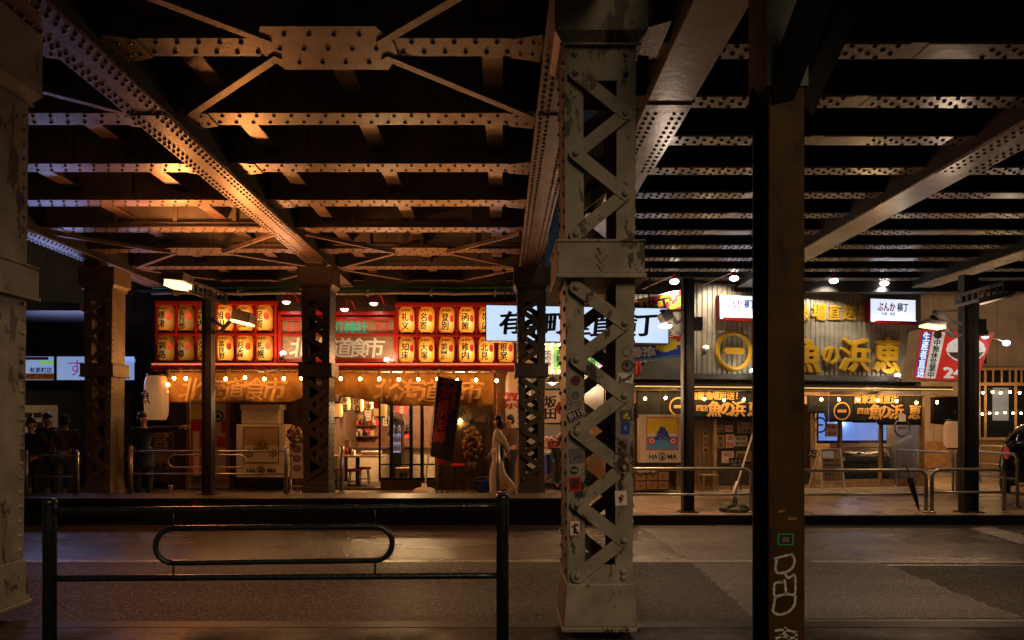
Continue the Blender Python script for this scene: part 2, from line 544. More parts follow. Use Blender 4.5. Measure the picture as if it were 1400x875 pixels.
    def vtext(s, body, cx, y, cz, h, pitch=None, slant=0, **kw):
        """characters stacked from the top down about cz"""
        pitch = pitch or h * 1.06; n = len(body)
        for i, ch in enumerate(body):
            dz = ((n-1)/2 - i) * pitch
            s.text(ch, cx + slant*dz, y, cz + dz, h, **kw)
        return s
    def htext(s, body, xs, y, cz, h, **kw):
        for ch, x in zip(body, xs):
            s.text(ch, x, y, cz, h, **kw)
        return s

ORG = {}
def setp(o, label=None, cat=None, group=None, kind=None):
    for k, v in (('label', label), ('category', cat), ('group', group), ('kind', kind)):
        if v: o[k] = v
    return o
def thing(name, label, cat, loc=(0,0,0), rz=0, group=None):
    o = bpy.data.objects.new(name, None)
    o.empty_display_size = .1
    COL.objects.link(o)
    o.location = loc; o.rotation_euler = (0, 0, rz)
    setp(o, label, cat, group)
    ORG[o.name] = tuple(loc)
    return o
def build(mb, name, mats, parent=None, local=False, label=None, cat=None, group=None, kind=None, bev=0):
    if isinstance(mats, str): mats = [mats]
    me = bpy.data.meshes.new(name)
    org = (0, 0, 0)
    if not local:
        if parent is not None: org = ORG[parent.name]
        else:
            xs, ys, zs = zip(*mb.v)
            org = ((min(xs)+max(xs))/2, (min(ys)+max(ys))/2, min(zs))
    me.from_pydata([(v[0]-org[0], v[1]-org[1], v[2]-org[2]) for v in mb.v], [], mb.f)
    for m in mats: me.materials.append(M[m])
    me.polygons.foreach_set('material_index', mb.m)
    me.polygons.foreach_set('use_smooth', mb.s)
    bm = bmesh.new(); bm.from_mesh(me)
    bmesh.ops.remove_doubles(bm, verts=bm.verts, dist=1e-5)
    bmesh.ops.recalc_face_normals(bm, faces=bm.faces)
    bm.to_mesh(me); bm.free()
    o = bpy.data.objects.new(name, me)
    COL.objects.link(o)
    if parent is not None: o.parent = parent; ORG[o.name] = ORG[parent.name]
    else: o.location = org; ORG[o.name] = org
    setp(o, label, cat, group, kind)
    if bev:
        b = o.modifiers.new('bevel', 'BEVEL'); b.width = bev; b.segments = 2; b.limit_method = 'ANGLE'; b.angle_limit = R(50)
    return o
def dup(o, loc=None, rz=None, label=None, parent=None):
    c = o.copy(); COL.objects.link(c); ORG[c.name] = ORG.get(o.name, (0, 0, 0))
    if parent is not None: c.parent = parent
    if loc is not None: c.location = loc
    if rz is not None: c.rotation_euler = (0, 0, rz)
    if label: c['label'] = label
    for ch in list(o.children): dup(ch, parent=c)
    return c

def sx(px, D): return (px - VX) * D / F
def sz(py, D): return EYE + (VY - py) * D / F
def gnd(px, py, z=0.0):
    D = F * (EYE - z) / (py - VY)
    return sx(px, D), D
class Plane:
    """a shop front: u along it, v into the building, z up"""
    def __init__(s, x, y, th):
        s.x, s.y, s.th = x, y, th
        s.e = (math.cos(th), math.sin(th)); s.n = (-math.sin(th), math.cos(th))
    def uz(s, px, py, v=0):
        dx, dz = (px - VX) / F, (VY - py) / F
        t = (v + s.x*s.n[0] + s.y*s.n[1]) / (dx*s.n[0] + s.n[1])
        return (t*dx - s.x)*s.e[0] + (t - s.y)*s.e[1], EYE + t*dz
    def u(s, px, v=0): return s.uz(px, VY, v)[0]
    def k(s, px, v=0):
        """metres per pixel there"""
        dx = (px - VX) / F
        return (v + s.x*s.n[0] + s.y*s.n[1]) / (dx*s.n[0] + s.n[1]) / F
    def w(s, u, v, z): return (s.x + u*s.e[0] + v*s.n[0], s.y + u*s.e[1] + v*s.n[1], z)
    def at(s, px, py, v=0):
        u, z = s.uz(px, py, v)
        return s.w(u, v, z)
def light(kind, name, loc, energy, color, size=.1, parent=None, rot=None, spot=None, blend=.6, sizey=None):
    d = bpy.data.lights.new(name, kind)
    d.energy = energy; d.color = color
    if kind == 'AREA':
        d.size = size
        if sizey: d.shape = 'RECTANGLE'; d.size_y = sizey
    else: d.shadow_soft_size = size
    if kind == 'SPOT': d.spot_size = spot; d.spot_blend = blend
    o = bpy.data.objects.new(name, d); COL.objects.link(o)
    if parent is not None:
        o.parent = parent
        g = ORG[parent.name]
        o.location = (loc[0]-g[0], loc[1]-g[1], loc[2]-g[2])
    else: o.location = loc
    if rot: o.rotation_euler = rot
    return o
def aim(v):
    """euler that points a lamp along v"""
    return Vector(v).to_track_quat('-Z', 'Y').to_euler()
# ================================================================== the ground
def ST(mb, name, m, **k): return build(mb, name, m, kind='structure', **k)
ST(MB().quad((-90,-30,0),(90,-30,0),(90,12.1,0),(-90,12.1,0)), 'road', 'asphalt')
# nearer lane in coarse dark asphalt, a pale patch across it, and the lane line
ya = 8.75
p = [gnd(a, b) for a, b in ((945, 769), (1034, 846))]
q = [gnd(a, b) for a, b in ((1215, 774), (1400, 846))]
rg = random.Random(31)
def ragged(a, b, n=26, amp=.035):
    return [(a[0] + (b[0]-a[0])*i/n + rg.uniform(-amp, amp), a[1] + (b[1]-a[1])*i/n + rg.uniform(-amp, amp)*.6) for i in range(1, n)]
eL, eR = ragged(p[1], p[0]), ragged(q[0], q[1])
near = MB().hprism([(-40, 5.62), (p[1][0]+.05, 5.62), p[1]] + eL + [p[0]] + ragged(p[0], (-12, ya), 70, .02) + [(-40, ya)][::1], .002, .004)
near.hprism([(60, 5.62), (60, q[0][1]), q[0]] + eR + [q[1], (q[1][0]+.1, 5.62)], .002, .004)
ST(near, 'road_patch', 'asphalt_coarse')
r0, r1 = gnd(895, 724), gnd(1110, 745)
ST(MB().hprism([p[1], q[1]] + eR[::-1] + [q[0]] + ragged(q[0], r1) + [r1, (r1[0]+.3, 12.0), (r0[0]-.2, 12.0)] + ragged((r0[0]-.2, 12.0), p[0]) + [p[0]] + eL[::-1], .0025, .0045), 'road_repair', 'asphalt_pale')
ln = MB().hprism([(-40, 8.80), (r0[0]+1.2, 8.80), (r0[0]+1.2, 8.94), (-40, 8.94)], .0055, .008)
ST(ln, 'lane_line', 'white_line')
c0 = [gnd(a, b) for a, b in ((1325, 723), (1400, 746), (1400, 733), (1352, 720))]
ST(MB().hprism(c0, .0055, .008), 'crossing_line', 'white_line')
c1 = [gnd(a, b) for a, b in ((1110, 767), (1400, 768), (1400, 771), (1110, 770))]
ST(MB().hprism(c1, .0055, .008), 'stop_line', 'white_line')
ST(MB().box(-90, 90, -30, 5.45, -.2, .15), 'near_pavement', 'brick_paving')
ST(MB().box(-90, 90, 5.45, 5.62, -.2, .152), 'near_kerb', 'kerb')
ST(MB().box(-90, 90, 12.28, 60, -.2, .15), 'far_pavement', 'slab_paving')
ST(MB().box(1.0, 90, 12.1, 12.28, -.2, .153), 'far_kerb', 'kerb')
pb = thing('column_plinth', 'long dark raised plinth under the riveted columns beside the road', 'plinth', (-6, 12.1, 0))
build(MB().box(-30, 1.0, 12.1, 12.27, 0, .40), 'facing', 'kerb', pb)
build(MB().box(-30, 1.0, 12.1, 13.0, .40, .44), 'capping', 'plinth', pb, bev=.01)
build(MB().box(-30, .98, 12.29, 12.98, .153, .398), 'core', 'kerb', pb)

# ================================================================== riveted steel columns
def column(loc, label, m, wt, wb, dep, H, zc, zb, n_lace, cap_h=.30, name='steel_column', collar_w=.06, rv=.02, foot=.10):
    """local: front face at y=0, centre x=0, foot z=0; the section tapers from wt at the top to wb at the base"""
    t = thing(name, label, 'steel column', loc)
    zt = H - cap_h
    z0 = zb
    wid = lambda z: wb + (wt - wb) * max(0, min(1, (z - z0) / (zt - z0)))
    fl = .27                                                       # share of the face that each corner strip covers
    for sd in (-1, 1):
        mb = MB()
        xa, xb = sd * wid(z0) / 2, sd * wid(zt) / 2
        th = .016 * sd
        mb.frus(sorted((xa, xa - th)) + [.012, dep - .012], sorted((xb, xb - th)) + [.012, dep - .012], z0, zt)
        z = z0 + .08
        while z < zt - .05:
            for yy in (.05, dep - .05):
                mb.dome((sd * wid(z) / 2, yy, z), '+x' if sd > 0 else '-x', rv, rv * .8)
            z += .115
        build(mb, 'side_plate', m, t, True)
    for yy, ax in ((0, '-y'), (dep - .012, '+y')):
        for sd in (-1, 1):
            mb = MB()
            a, b = wid(z0), wid(zt)
            s0 = sorted((sd * a / 2, sd * (a / 2 - a * fl))); s1 = sorted((sd * b / 2, sd * (b / 2 - b * fl)))
            mb.frus([s0[0], s0[1], yy, yy + .012], [s1[0], s1[1], yy, yy + .012], z0, zt)
            build(mb, 'corner_strip', m, t, True, bev=.003)
    def lace(z_lo, z_hi, n, flip):
        st = (z_hi - z_lo) / n
        for face in (0, 1):
            yb = -.022 if face == 0 else dep + .022
            for i in range(n):
                za, zb_ = z_lo + i * st, z_lo + (i + 1) * st
                sd = (-1 if (i + flip + face) % 2 == 0 else 1)
                ra = wid(za) / 2 * .70; rb = wid(zb_) / 2 * .70
                A = Vector((sd * ra, 0, za)); B = Vector((-sd * rb, 0, zb_))
                d = (B - A).normalized(); nn = Vector((-d.z, 0, d.x)) * (wt * .09)
                poly = []
                for c, s2 in ((A, 1), (B, -1)):
                    for k in range(7):
                        ang = PI/2 + PI * k / 6
                        e = c + (d * math.cos(ang) + nn.normalized() * math.sin(ang)) * s2 * (wt * .09) * 1.0
                        poly.append((e.x, e.z))
                off = .006 * (i % 2) if face == 0 else -.006 * (i % 2)
                mb = MB()
                mb.prism(poly, yb - .006 - off, yb + .005 - off)
                for c in (A, B):
                    mb.dome((c.x, yb - .006 - off if face == 0 else yb + .006, c.z), '-y' if face == 0 else '+y', wt * .055, wt * .04, 8)
                build(mb, 'lacing_bar', m, t, True)
    hb = .13
    lo, hi = n_lace
    lace(z0 + .055, zc[0] - .07, lo, 0)
    lace(zc[1] + .05, zt - hb * 1.5, hi, 0)
    # batten plates at both ends
    for za, zb_ in ((z0, z0 + hb), (zt - hb * 1.8, zt)):
        mb = MB()
        w = wid((za + zb_) / 2) - .02
        for yy in (-.002, dep - .012):
            mb.box(-w/2, w/2, yy + .0, yy + .014, za, zb_)
            for xx in (-w * .37, w * .37):
                for zz in (za + .04, zb_ - .05):
                    mb.dome((xx, yy if yy < .1 else yy + .014, zz), '-y' if yy < .1 else '+y', rv * 1.25, rv)
        build(mb, 'batten_plate', m, t, True)
    w = wid((zc[0] + zc[1]) / 2) + collar_w * 2
    mb = MB().box(-w/2, w/2, -collar_w, dep + collar_w, zc[0] + .02, zc[1] - .015)
    mb.box(-w/2 - .012, w/2 + .012, -collar_w - .012, dep + collar_w + .012, zc[0] - .012, zc[0] + .02)
    mb.box(-w/2 - .008, w/2 + .008, -collar_w - .008, dep + collar_w + .008, zc[1] - .015, zc[1] + .006)
    # cast ornament on the collar
    zm = (zc[0] + zc[1]) / 2
    for dz, r in ((.055, .032), (0, .045), (-.06, .034)):
        for yy in (-collar_w, dep + collar_w):
            mb.prism([(0, zm + dz - r), (r, zm + dz + r * .6), (-r, zm + dz + r * .6)], yy - .008, yy + .008)
    build(mb, 'collar', m, t, True, bev=.006)
    w0 = wb + .06; w1 = wb + .015
    mb = MB().frus([-w0/2, w0/2, -.035, dep + .035], [-w1/2, w1/2, -.012, dep + .012], foot + .035, z0)
    mb.box(-w0/2 - .015, w0/2 + .015, -.05, dep + .05, foot, foot + .035)
    build(mb, 'base', m, t, True, bev=.008)
    mb = MB().box(-wb * .28, wb * .28, .1, dep - .1, 0, foot)
    build(mb, 'foot', 'dark_pole', t, True)
    mb = MB().frus([-wt/2 - .01, wt/2 + .01, -.012, dep + .012], [-wt/2 - .07, wt/2 + .07, -.07, dep + .07], zt + .02, zt + .09)
    mb.box(-wt/2 - .07, wt/2 + .07, -.07, dep + .07, zt + .09, H)
    mb.box(-wt/2 - .03, wt/2 + .03, -.03, dep + .03, zt, zt + .02)
    build(mb, 'capital', m, t, True, bev=.006)
    return t
GZ = 4.80                                   # underside of the left girders
near_col = column((.69, 5.15, .15), 'laced cream steel column with stickers standing nearest the camera', 'steel_near', .505, .455, .5, GZ - .15,
       (2.52, 2.77), .39, (8, 4), cap_h=.52, foot=.06)
column((-4.06, 5.42, .15), 'riveted steel column cut off by the left edge of the picture', 'steel_near', .55, .47, .5, GZ - .15, (2.5, 2.76), .42, (8, 4), cap_h=.6, foot=.06)
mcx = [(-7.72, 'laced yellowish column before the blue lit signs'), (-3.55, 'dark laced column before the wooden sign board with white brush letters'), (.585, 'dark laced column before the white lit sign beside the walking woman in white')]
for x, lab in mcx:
    column((x, 14.15, .15), lab, 'steel_mid' if x < -6 else 'steel_backlit', .55, .47, .5, GZ - .15 - .14, (2.42, 2.66), .40, (8, 5), cap_h=.42, rv=.018, foot=.06)
    # bearing between column and girder belongs to the girder span, built there

# ================================================================== the older riveted span over the left half
LB = 4.95
gx = [-7.9, -3.6, .57]
span = thing('bridge_span', 'old riveted steel railway span of girders and cross beams over the left half', 'railway bridge', (-3.3, 10, GZ))
ys = [6.47 + 1.52 * k for k in range(-2, 8)]
for y in ys:
    mb = MB()
    x0, x1 = gx[0] - .15, gx[2] + .15
    mb.box(x0, x1, y - .155, y + .155, LB, LB + .02)
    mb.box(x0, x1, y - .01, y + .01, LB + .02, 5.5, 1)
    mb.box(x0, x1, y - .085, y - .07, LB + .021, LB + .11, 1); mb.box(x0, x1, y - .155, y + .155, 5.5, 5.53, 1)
    x = x0 + .1; k = 0
    while x < x1:
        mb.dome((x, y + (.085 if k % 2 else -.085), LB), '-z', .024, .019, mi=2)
        if y < 12: mb.dome((x, y - .085, LB + .065), '-y', .02, .014, mi=1)
        x += .092; k += 1
    for sxx in range(8):                     # web stiffeners
        xx = x0 + .5 + sxx * 1.0
        mb.box(xx, xx + .07, y - .06, y - .01, LB + .11, 5.5, 1)
    build(mb, 'cross_beam', ['steel', 'steel_grey', 'rivet_shaded'], span)
for x in gx:
    mb = MB()
    mb.box(x - .21, x + .21, 3.2, 17.2, GZ, GZ + .03)
    mb.box(x - .20, x + .20, 7.5, 12.2, GZ - .016, GZ - .001)
    for sd in (-1, 1):
        mb.box(x + sd * .15 - .01, x + sd * .15 + .01, 3.2, 17.2, GZ + .031, 5.49, 1)
        mb.box(x + sd * .165, x + sd * .165 + .012 * sd, 3.2, 17.2, GZ + .032, GZ + .10, 1) if sd > 0 else mb.box(x - .177, x - .165, 3.2, 17.2, GZ + .032, GZ + .10, 1)
    y = 3.4
    while y < 17.1:
        zz = GZ - .016 if 7.5 < y < 12.2 else GZ
        for dx in (-.165, -.095, .095, .165):
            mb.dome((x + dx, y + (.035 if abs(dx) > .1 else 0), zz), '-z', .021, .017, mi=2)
        y += .115
    y = 3.4
    while y < 15:
        for sd in (-1, 1):
            mb.dome((x + sd * .177, y, GZ + .065), '+x' if sd > 0 else '-x', .018, .014, mi=1)
        y += .2
    build(mb, 'girder', ['steel', 'steel_web', 'rivet_shaded'], span)
    mb = MB().box(x - .16, x + .16, 14.25, 14.55, GZ - .14, GZ - .001)
    build(mb, 'bearing', 'steel_mid', span)
# small end gussets where cross beams meet girders
for y in ys[1:]:
    for i, x in enumerate(gx):
        for sd in (-1, 1):
            if (i == 0 and sd < 0) or (i == 2 and sd > 0): continue
            a, b = x + sd * .215, x + sd * .48
            mb = MB().hprism([(a, y - .24), (b, y - .16), (b, y + .16), (a, y + .24)], LB - .014, LB - .002)
            for yy in (-.1, .1):
                for t in (.3, .7):
                    mb.dome((a + (b - a) * t, y + yy, LB - .014), '-z', .02, .015)
            build(mb, 'gusset_plate', 'steel', span)
# plan bracing: centre gussets on some cross beams, flats running out to the girders
mids = [(gx[0] + gx[1]) / 2, (gx[1] + gx[2]) / 2]
for bi, xm in enumerate(mids):
    xl, xr = gx[bi], gx[bi + 1]
    for k, outs in ((2, (1, 3)), (7, (6, 8)), (9, (8,))):
        y = ys[k]
        h = .6 if k == 2 else .5
        L_ = .95 if k == 2 else 1.0
        mb = MB().hprism([(xm - L_/2, y - h * .62), (xm - L_/2 - .12, y - .1), (xm - L_/2 - .12, y + .1), (xm - L_/2, y + h * .62), (xm + L_/2, y + h * .62), (xm + L_/2 + .12, y + .1), (xm + L_/2 + .12, y - .1), (xm + L_/2, y - h * .62)], LB - .016, LB - .002)
        for i in range(9):
            for j in (-1, 0, 1):
                if (i + j) % 2 == 0:
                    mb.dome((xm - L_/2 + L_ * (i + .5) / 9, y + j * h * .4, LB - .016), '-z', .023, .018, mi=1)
        build(mb, 'gusset_plate', ['steel', 'rivet_shaded'], span)
        for o in outs:
            yo = ys[o]
            for xe, sd in ((xl, -1), (xr, 1)):
                p0 = (xm + sd * L_ * .5, y + (.12 if yo > y else -.12), LB - .024)
                p1 = (xe - sd * .25, yo + (-.1 if yo > y else .1), LB - .024)
                build(MB().bar(p0, p1, .082, .014), 'bracing_bar', 'steel', span)
    # the middle of the panel between the second and fifth beam has a node at the girder only
    for sd, xe in ((-1, xl), (1, xr)):
        build(MB().bar((xm + sd * .5, ys[7] - .1, LB - .05), (xe - sd * .25, ys[6] + .06, LB - .05), .05, .05), 'bracing_bar', 'steel', span)
for x in (-6.3, -4.75, -1.55, -.08):
    mb = MB().box(x - .1, x + .1, 3.3, 17.0, 5.13, 5.15).box(x - .012, x + .012, 3.3, 17.0, 5.151, 5.49)
    build(mb, 'stringer', 'steel', span)
x = -3.0
build(MB().box(x - .03, x + .17, 3.3, 17.0, 5.13, 5.15), 'stringer', 'steel', span)
build(MB().box(gx[0] - .5, gx[2] + .45, 3.0, 17.3, 5.54, 5.62), 'deck', 'deck', span)
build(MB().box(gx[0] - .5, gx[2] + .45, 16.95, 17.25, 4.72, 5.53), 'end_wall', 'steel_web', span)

# ================================================================== the newer span over the right half
span2 = thing('bridge_span', 'newer smooth steel railway span with closely set pale cross beams over the right half', 'railway bridge', (6, 10, 4.6))
G2 = 4.78
g2 = [(1.64, .43), (5.66, .49), (9.68, .5)]
y = 6.53 - 1.03 * 2
bm_y = []
while y < 17.0:
    bm_y.append(y); y += 1.03
for i, y in enumerate(bm_y):
    mb = MB()
    mb.box(1.34, 16, y - .14, y + .14, LB, LB + .018)
    mb.box(1.34, 16, y - .01, y + .01, LB + .019, 5.45, 1)
    for gxx, gw in g2:
        for sd in (-1, 1):
            x = gxx + sd * (gw / 2 + .1)
            for k in range(16 if (i % 2 or gxx < 2) else 11):
                xx = x + sd * k * .1
                if xx < 1.4: continue
                for dy in ((-.1, .03) if k % 2 else (-.035, .1)):
                    mb.dome((xx, y + dy, LB - .008), '-z', .025, .02, mi=1)
            xa, xb = sorted((x, x + sd * 1.6))
            mb.box(max(1.36, xa), xb, y - .13, y + .13, LB - .008, LB - .001)
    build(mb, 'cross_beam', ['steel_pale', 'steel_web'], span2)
for gxx, gw in g2:
    mb = MB()
    mb.box(gxx - gw/2, gxx + gw/2, 3.2, 7.3, G2, G2 + .03)
    mb.box(gxx - gw/2 + .01, gxx + gw/2 - .01, 7.3, 17.2, G2 + .008, G2 + .03)
    mb.box(gxx - gw/2 - .01, gxx + gw/2 + .01, 7.2, 9.2, G2 - .02, G2 - .001)
    for sd in (-1, 1):
        mb.box(gxx + sd * gw * .42 - .01, gxx + sd * gw * .42 + .01, 3.2, 17.2, G2 + .031, 5.44, 1)
    y = 7.4
    while y < 9.1:
        for dx in (-.4, -.22, .22, .4):
            mb.dome((gxx + dx * gw, y, G2 - .02), '-z', .022, .016, mi=1)
        y += .12
    y = 3.3
    while y < 17:
        for sd in (-1, 1):
            mb.dome((gxx + sd * gw * .47, y, G2 + .03), '+z', .016, .012)
        y += .25
    build(mb, 'girder', ['steel_pale', 'steel_web'], span2)
for y in (5.0, 5.9):
    mb = MB().hprism([(1.0, y - .1), (1.3, y - .28), (1.3, y + .28), (1.0, y + .2)], 4.72, 4.735)
    build(mb, 'side_bracket', 'steel', span2)
build(MB().box(1.3, 16, 3.0, 17.3, 5.46, 5.6), 'deck', 'deck', span2)
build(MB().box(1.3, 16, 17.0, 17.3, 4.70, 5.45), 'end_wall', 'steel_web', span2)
# ================================================================== the left eatery
mat('panelling', (.16, .06, .022), .5, 0, .3, 6)
LP = Plane(-7.95, 16.8, 0)
k0 = 16.8 / F                                 # metres per pixel on its front
shop = thing('eatery_building', 'eatery front with red lattice racks of paper lanterns and tan canvas curtains', 'restaurant', (-7.95, 16.8, .15))
def LX(px, D=16.8): return sx(px, D)
def LZ(py, D=16.8): return sz(py, D)
def bx(mb, px0, px1, D0, D1, py0, py1, mi=0):
    """box given by picture edges at the depth of its front"""
    return mb.box(sx(px0, D0), sx(px1, D0), D0, D1, sz(py1, D0), sz(py0, D0), mi)
def parts(name, m, parent, *boxes, **kw):
    for b in boxes: part(name, m, parent, b, **kw)
def part(name, m, parent, *boxes, **kw):
    mb = MB()
    for b in boxes: bx(mb, *b)
    return build(mb, name, m, parent, **kw)
# upper wall: red back of racks, boards
parts('rack_back', 'red_paint', shop, (212, 383, 17.16, 17.2, 410, 500), (541, 704, 17.16, 17.2, 412, 500))
for xs_, r0_, r1_ in (((213.5, 240.5, 267.5, 294.5, 321.5, 348.5, 376), 415, 498), ((542.5, 569.7, 597, 624.3, 651.5, 679, 704), 417, 499)):
    rb = MB()
    for x in xs_: bx(rb, x - 1.6, x + 1.6, 16.78, 17.15, r0_, r1_)
    for y_, h_ in ((r0_ - 1, 5), ((r0_ + r1_) / 2 + .5, 3), (r1_ - 1, 4)): bx(rb, xs_[0] - 1.9, xs_[-1] + 1.9, 16.77, 17.14, y_ - h_/2, y_ + h_/2)
    build(rb, 'lantern_rack', 'red_paint', shop, bev=.004)
part('ledge', 'red_paint', shop, (206, 704, 16.3, 17.1, 498.5, 503.5))
part('ledge_light', 'led_red', shop, (207, 703, 16.27, 16.29, 496.5, 499))
light('AREA', 'ledge_uplight', (-3.8, 16.24, 3.06), 135, (1, .34, .09), 8.0, None, aim((0, -1, 1.5)), sizey=.06)  # added uplight in front of the ledge strip, washes the ceiling beams
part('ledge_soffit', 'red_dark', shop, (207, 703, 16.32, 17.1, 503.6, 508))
# centre sign board
part('sign_board', 'wood_board', shop, (382, 541, 17.0, 17.1, 431, 494))
part('upper_board', 'wood_board', shop, (378, 543, 17.12, 17.18, 402, 431))
part('board_frame', 'red_paint', shop, (381, 542, 16.82, 16.99, 425.5, 430), (381, 542, 16.9, 16.99, 433.5, 436.5), (381, 542, 16.92, 16.99, 456, 459.5), (381, 542, 16.9, 16.99, 490, 495), (380, 384, 16.84, 16.99, 431, 494), (538, 542, 16.84, 16.99, 431, 494))
mb = MB()
mb.htext('北海道食市', [LX(v) for v in (407, 436, 465, 488.5, 511)], 16.99, LZ(474), .45, bold=.019, shear=.12, ext=.006)
build(mb, 'lettering', 'cloth_white', shop)
mb = MB().htext('有楽町神社', [LX(v) for v in (426, 443, 459.5, 476, 492.5)], 16.99, LZ(446.5), .27, bold=.024, ext=.006)
build(mb, 'lettering', 'teal', shop)
for x, ch in ((398.5, '開'), (521, '運')):
    mb = MB().box(LX(x) - .135, LX(x) + .135, 16.985, 16.992, LZ(446.5) - .135, LZ(446.5) + .135)
    mb.text(ch, LX(x), 16.983, LZ(446.5), .23, bold=.02, mi=1)
    build(mb, 'red_stamp', ['red', 'wood_board'], shop)
# ground floor shell
fl = .155
part('floor', 'wood_dark', shop, (228, 700, 16.85, 16.86, 0, 0)) if 0 else build(MB().box(-7.6, .3, 16.85, 20.6, .152, .19), 'floor', 'wood_dark', shop)
build(MB().box(-7.7, .4, 20.6, 20.7, .15, 3.0), 'back_wall', 'panelling', shop)

build(MB().box(-7.7, -7.6, 16.9, 20.6, .15, 2.9), 'side_wall', 'dark_wall', shop)
build(MB().box(.3, .4, 16.6, 20.6, .15, 2.9), 'side_wall', 'wood', shop)
build(MB().box(-7.7, .4, 17.0, 20.6, 2.86, 2.9), 'inner_ceiling', 'wood_dark', shop)
build(MB().box(-7.95, .35, 17.27, 20.7, 2.95, 5.3), 'upper_floor', 'dark_wall', shop)
build(MB().box(-4.05, -3.98, 17.0, 20.6, .19, 2.86), 'partition', 'wood_dark', shop)
parts('front_wall', 'wood_dark', shop, (228, 256, 16.9, 17.0, 545, 669), (277, 293, 16.9, 17.0, 545, 669), (311, 322, 16.9, 17.0, 545, 669), (390, 449, 16.9, 17.0, 545, 669), (598, 676, 16.9, 17.0, 545, 669))
parts('front_wall', 'wood_dark', shop, (322, 390, 17.05, 17.12, 545, 669))
part('yellow_panel', 'wood_pale', shop, (294, 310, 16.93, 16.98, 548, 655))
for x in (257, 311, 448, 597, 676):
    part('post', 'wood', shop, (x - 2.5, x + 2.5, 16.84, 16.9, 506, 669))
part('wood_pier', 'wood', shop, (679, 695, 16.7, 17.0, 506, 669))
part('sill', 'wood_dark', shop, (520, 600, 16.82, 16.95, 657, 669))
for a, b in ((519, 536), (534, 563), (561, 578), (576, 597)):
    g = MB(); v = 16.92 if a in (519, 561) else 16.96
    for x in (a, b): bx(g, x - 1.4, x + 1.4, v, v + .04, 545, 658)
    bx(g, a, b, v, v + .04, 653, 658); bx(g, a, b, v, v + .04, 545, 548); bx(g, a, b, v, v + .04, 634, 636)
    dr = build(g, 'sliding_door', 'black', shop)
    build(MB().box(sx(a+1, v), sx(b-1, v), v + .015, v + .02, sz(657, v), sz(546, v)), 'pane', 'glass', dr)
# lanterns in the racks
def lantern_proto():
    t = thing('paper_lantern', 'x', 'lantern', (0, 0, 0), 0, 'paper lanterns in the red racks')
    prof = []
    H = .285
    for i in range(25):
        z = -H + 2 * H * i / 24
        q = abs(z) / H
        r = .176 * (1 - max(0, (q - .6) / .4) ** 2.2 * .26) + (.0035 if i % 2 else -.001)
        prof.append((r, z))
    build(MB().lathe(prof, n=22), 'paper_body', 'lantern_paper', t, True)
    build(MB().lathe([(.085, H - .002), (.118, H), (.118, H + .025), (.06, H + .028)], n=14), 'top_ring', 'black', t, True)
    build(MB().lathe([(.06, -H - .022), (.115, -H - .02), (.115, -H), (.08, -H + .002)], n=14), 'bottom_ring', 'black', t, True)
    return t
lan = lantern_proto()
def bulge(p, off=.010):
    x, y, z = p
    q = abs(z) / .285
    r = .176 * (1 - max(0, (q - .6) / .4) ** 2.2 * .26) + off
    return (x, -math.sqrt(max(1e-5, r * r - x * x)), z)
def fit_lantern(t, words, dim):
    body = [c for c in t.children if c.name.startswith('paper_body')][0]
    if dim:
        body.data = body.data.copy(); body.data.materials[0] = M['lantern_paper_dim']
    mb = MB()
    mb.text('有楽町', -.01, 0, .205, .075, w=.20, bold=.03, fn=bulge)
    n = len(words)
    h = .185 if n == 2 else .135
    for i, ch in enumerate(words):
        mb.text(ch, -.035 if n > 1 else 0, 0, (.05 if n == 2 else .08) - i * (h * 1.04) - (0 if n == 2 else -.01), h, w=min(h, .165) * .96, bold=.028, fn=bulge)
    build(mb, 'lettering', 'ink', body, True)
    mk = MB()
    vs = [bulge((.118, 0, .03), .005)]
    n2 = 14
    for i in range(n2):
        a = 2 * PI * i / n2
        vs.append(bulge((min(.158, .118 + .05 * math.cos(a)), 0, .03 + .085 * math.sin(a)), .005))
    mk.add(vs, [(0, 1 + i, 1 + (i + 1) % n2) for i in range(n2)])
    build(mk, 'red_mark', 'mark_red', body, True)
glow('mark_red', (.75, .05, .02), .8)
rows = [((227, 254, 281, 308, 335, 362), (435.5, 476), ('標津 長万部 岩内 旭川 沼田 足寄', '釧路 小樽 久遠 富良野 杉森 札幌'), 'left'),
        ((556, 583.4, 610.7, 638, 665, 692), (438, 478.5), ('礼文 名寄 登別 函館 帯広 -', '知床 大塚 美麗 稚内 北見 根室'), 'right')]
first = True; lr = random.Random(21)
for xs_, yr, ws, side in rows:
    for r, y_ in enumerate(yr):
        for x, w in zip(xs_, ws[r].split()):
            if w == '-': continue
            dim = side == 'left' and x < 300
            loc = (LX(x, 16.97), 16.97, LZ(y_, 16.97))
            lab = 'paper lantern lettered %s in the %s row of the %s red rack' % (w, 'upper' if r == 0 else 'lower', side)
            if first: t = lan; t.location = loc; t['label'] = lab; first = False
            else: t = dup(proto, loc, label=lab)
            if t is lan:
                # keep a clean copy of the bare lantern for the others before lettering this one
                proto = dup(lan, (0, 0, -50))
            t.rotation_euler = (lr.uniform(-.03, .03), lr.uniform(-.035, .035), lr.uniform(-.22, .16))
            fit_lantern(t, w, dim)
for ch in list(proto.children): bpy.data.objects.remove(ch)
bpy.data.objects.remove(proto)
for x in (281, 362, 583, 638, 692):
    pass

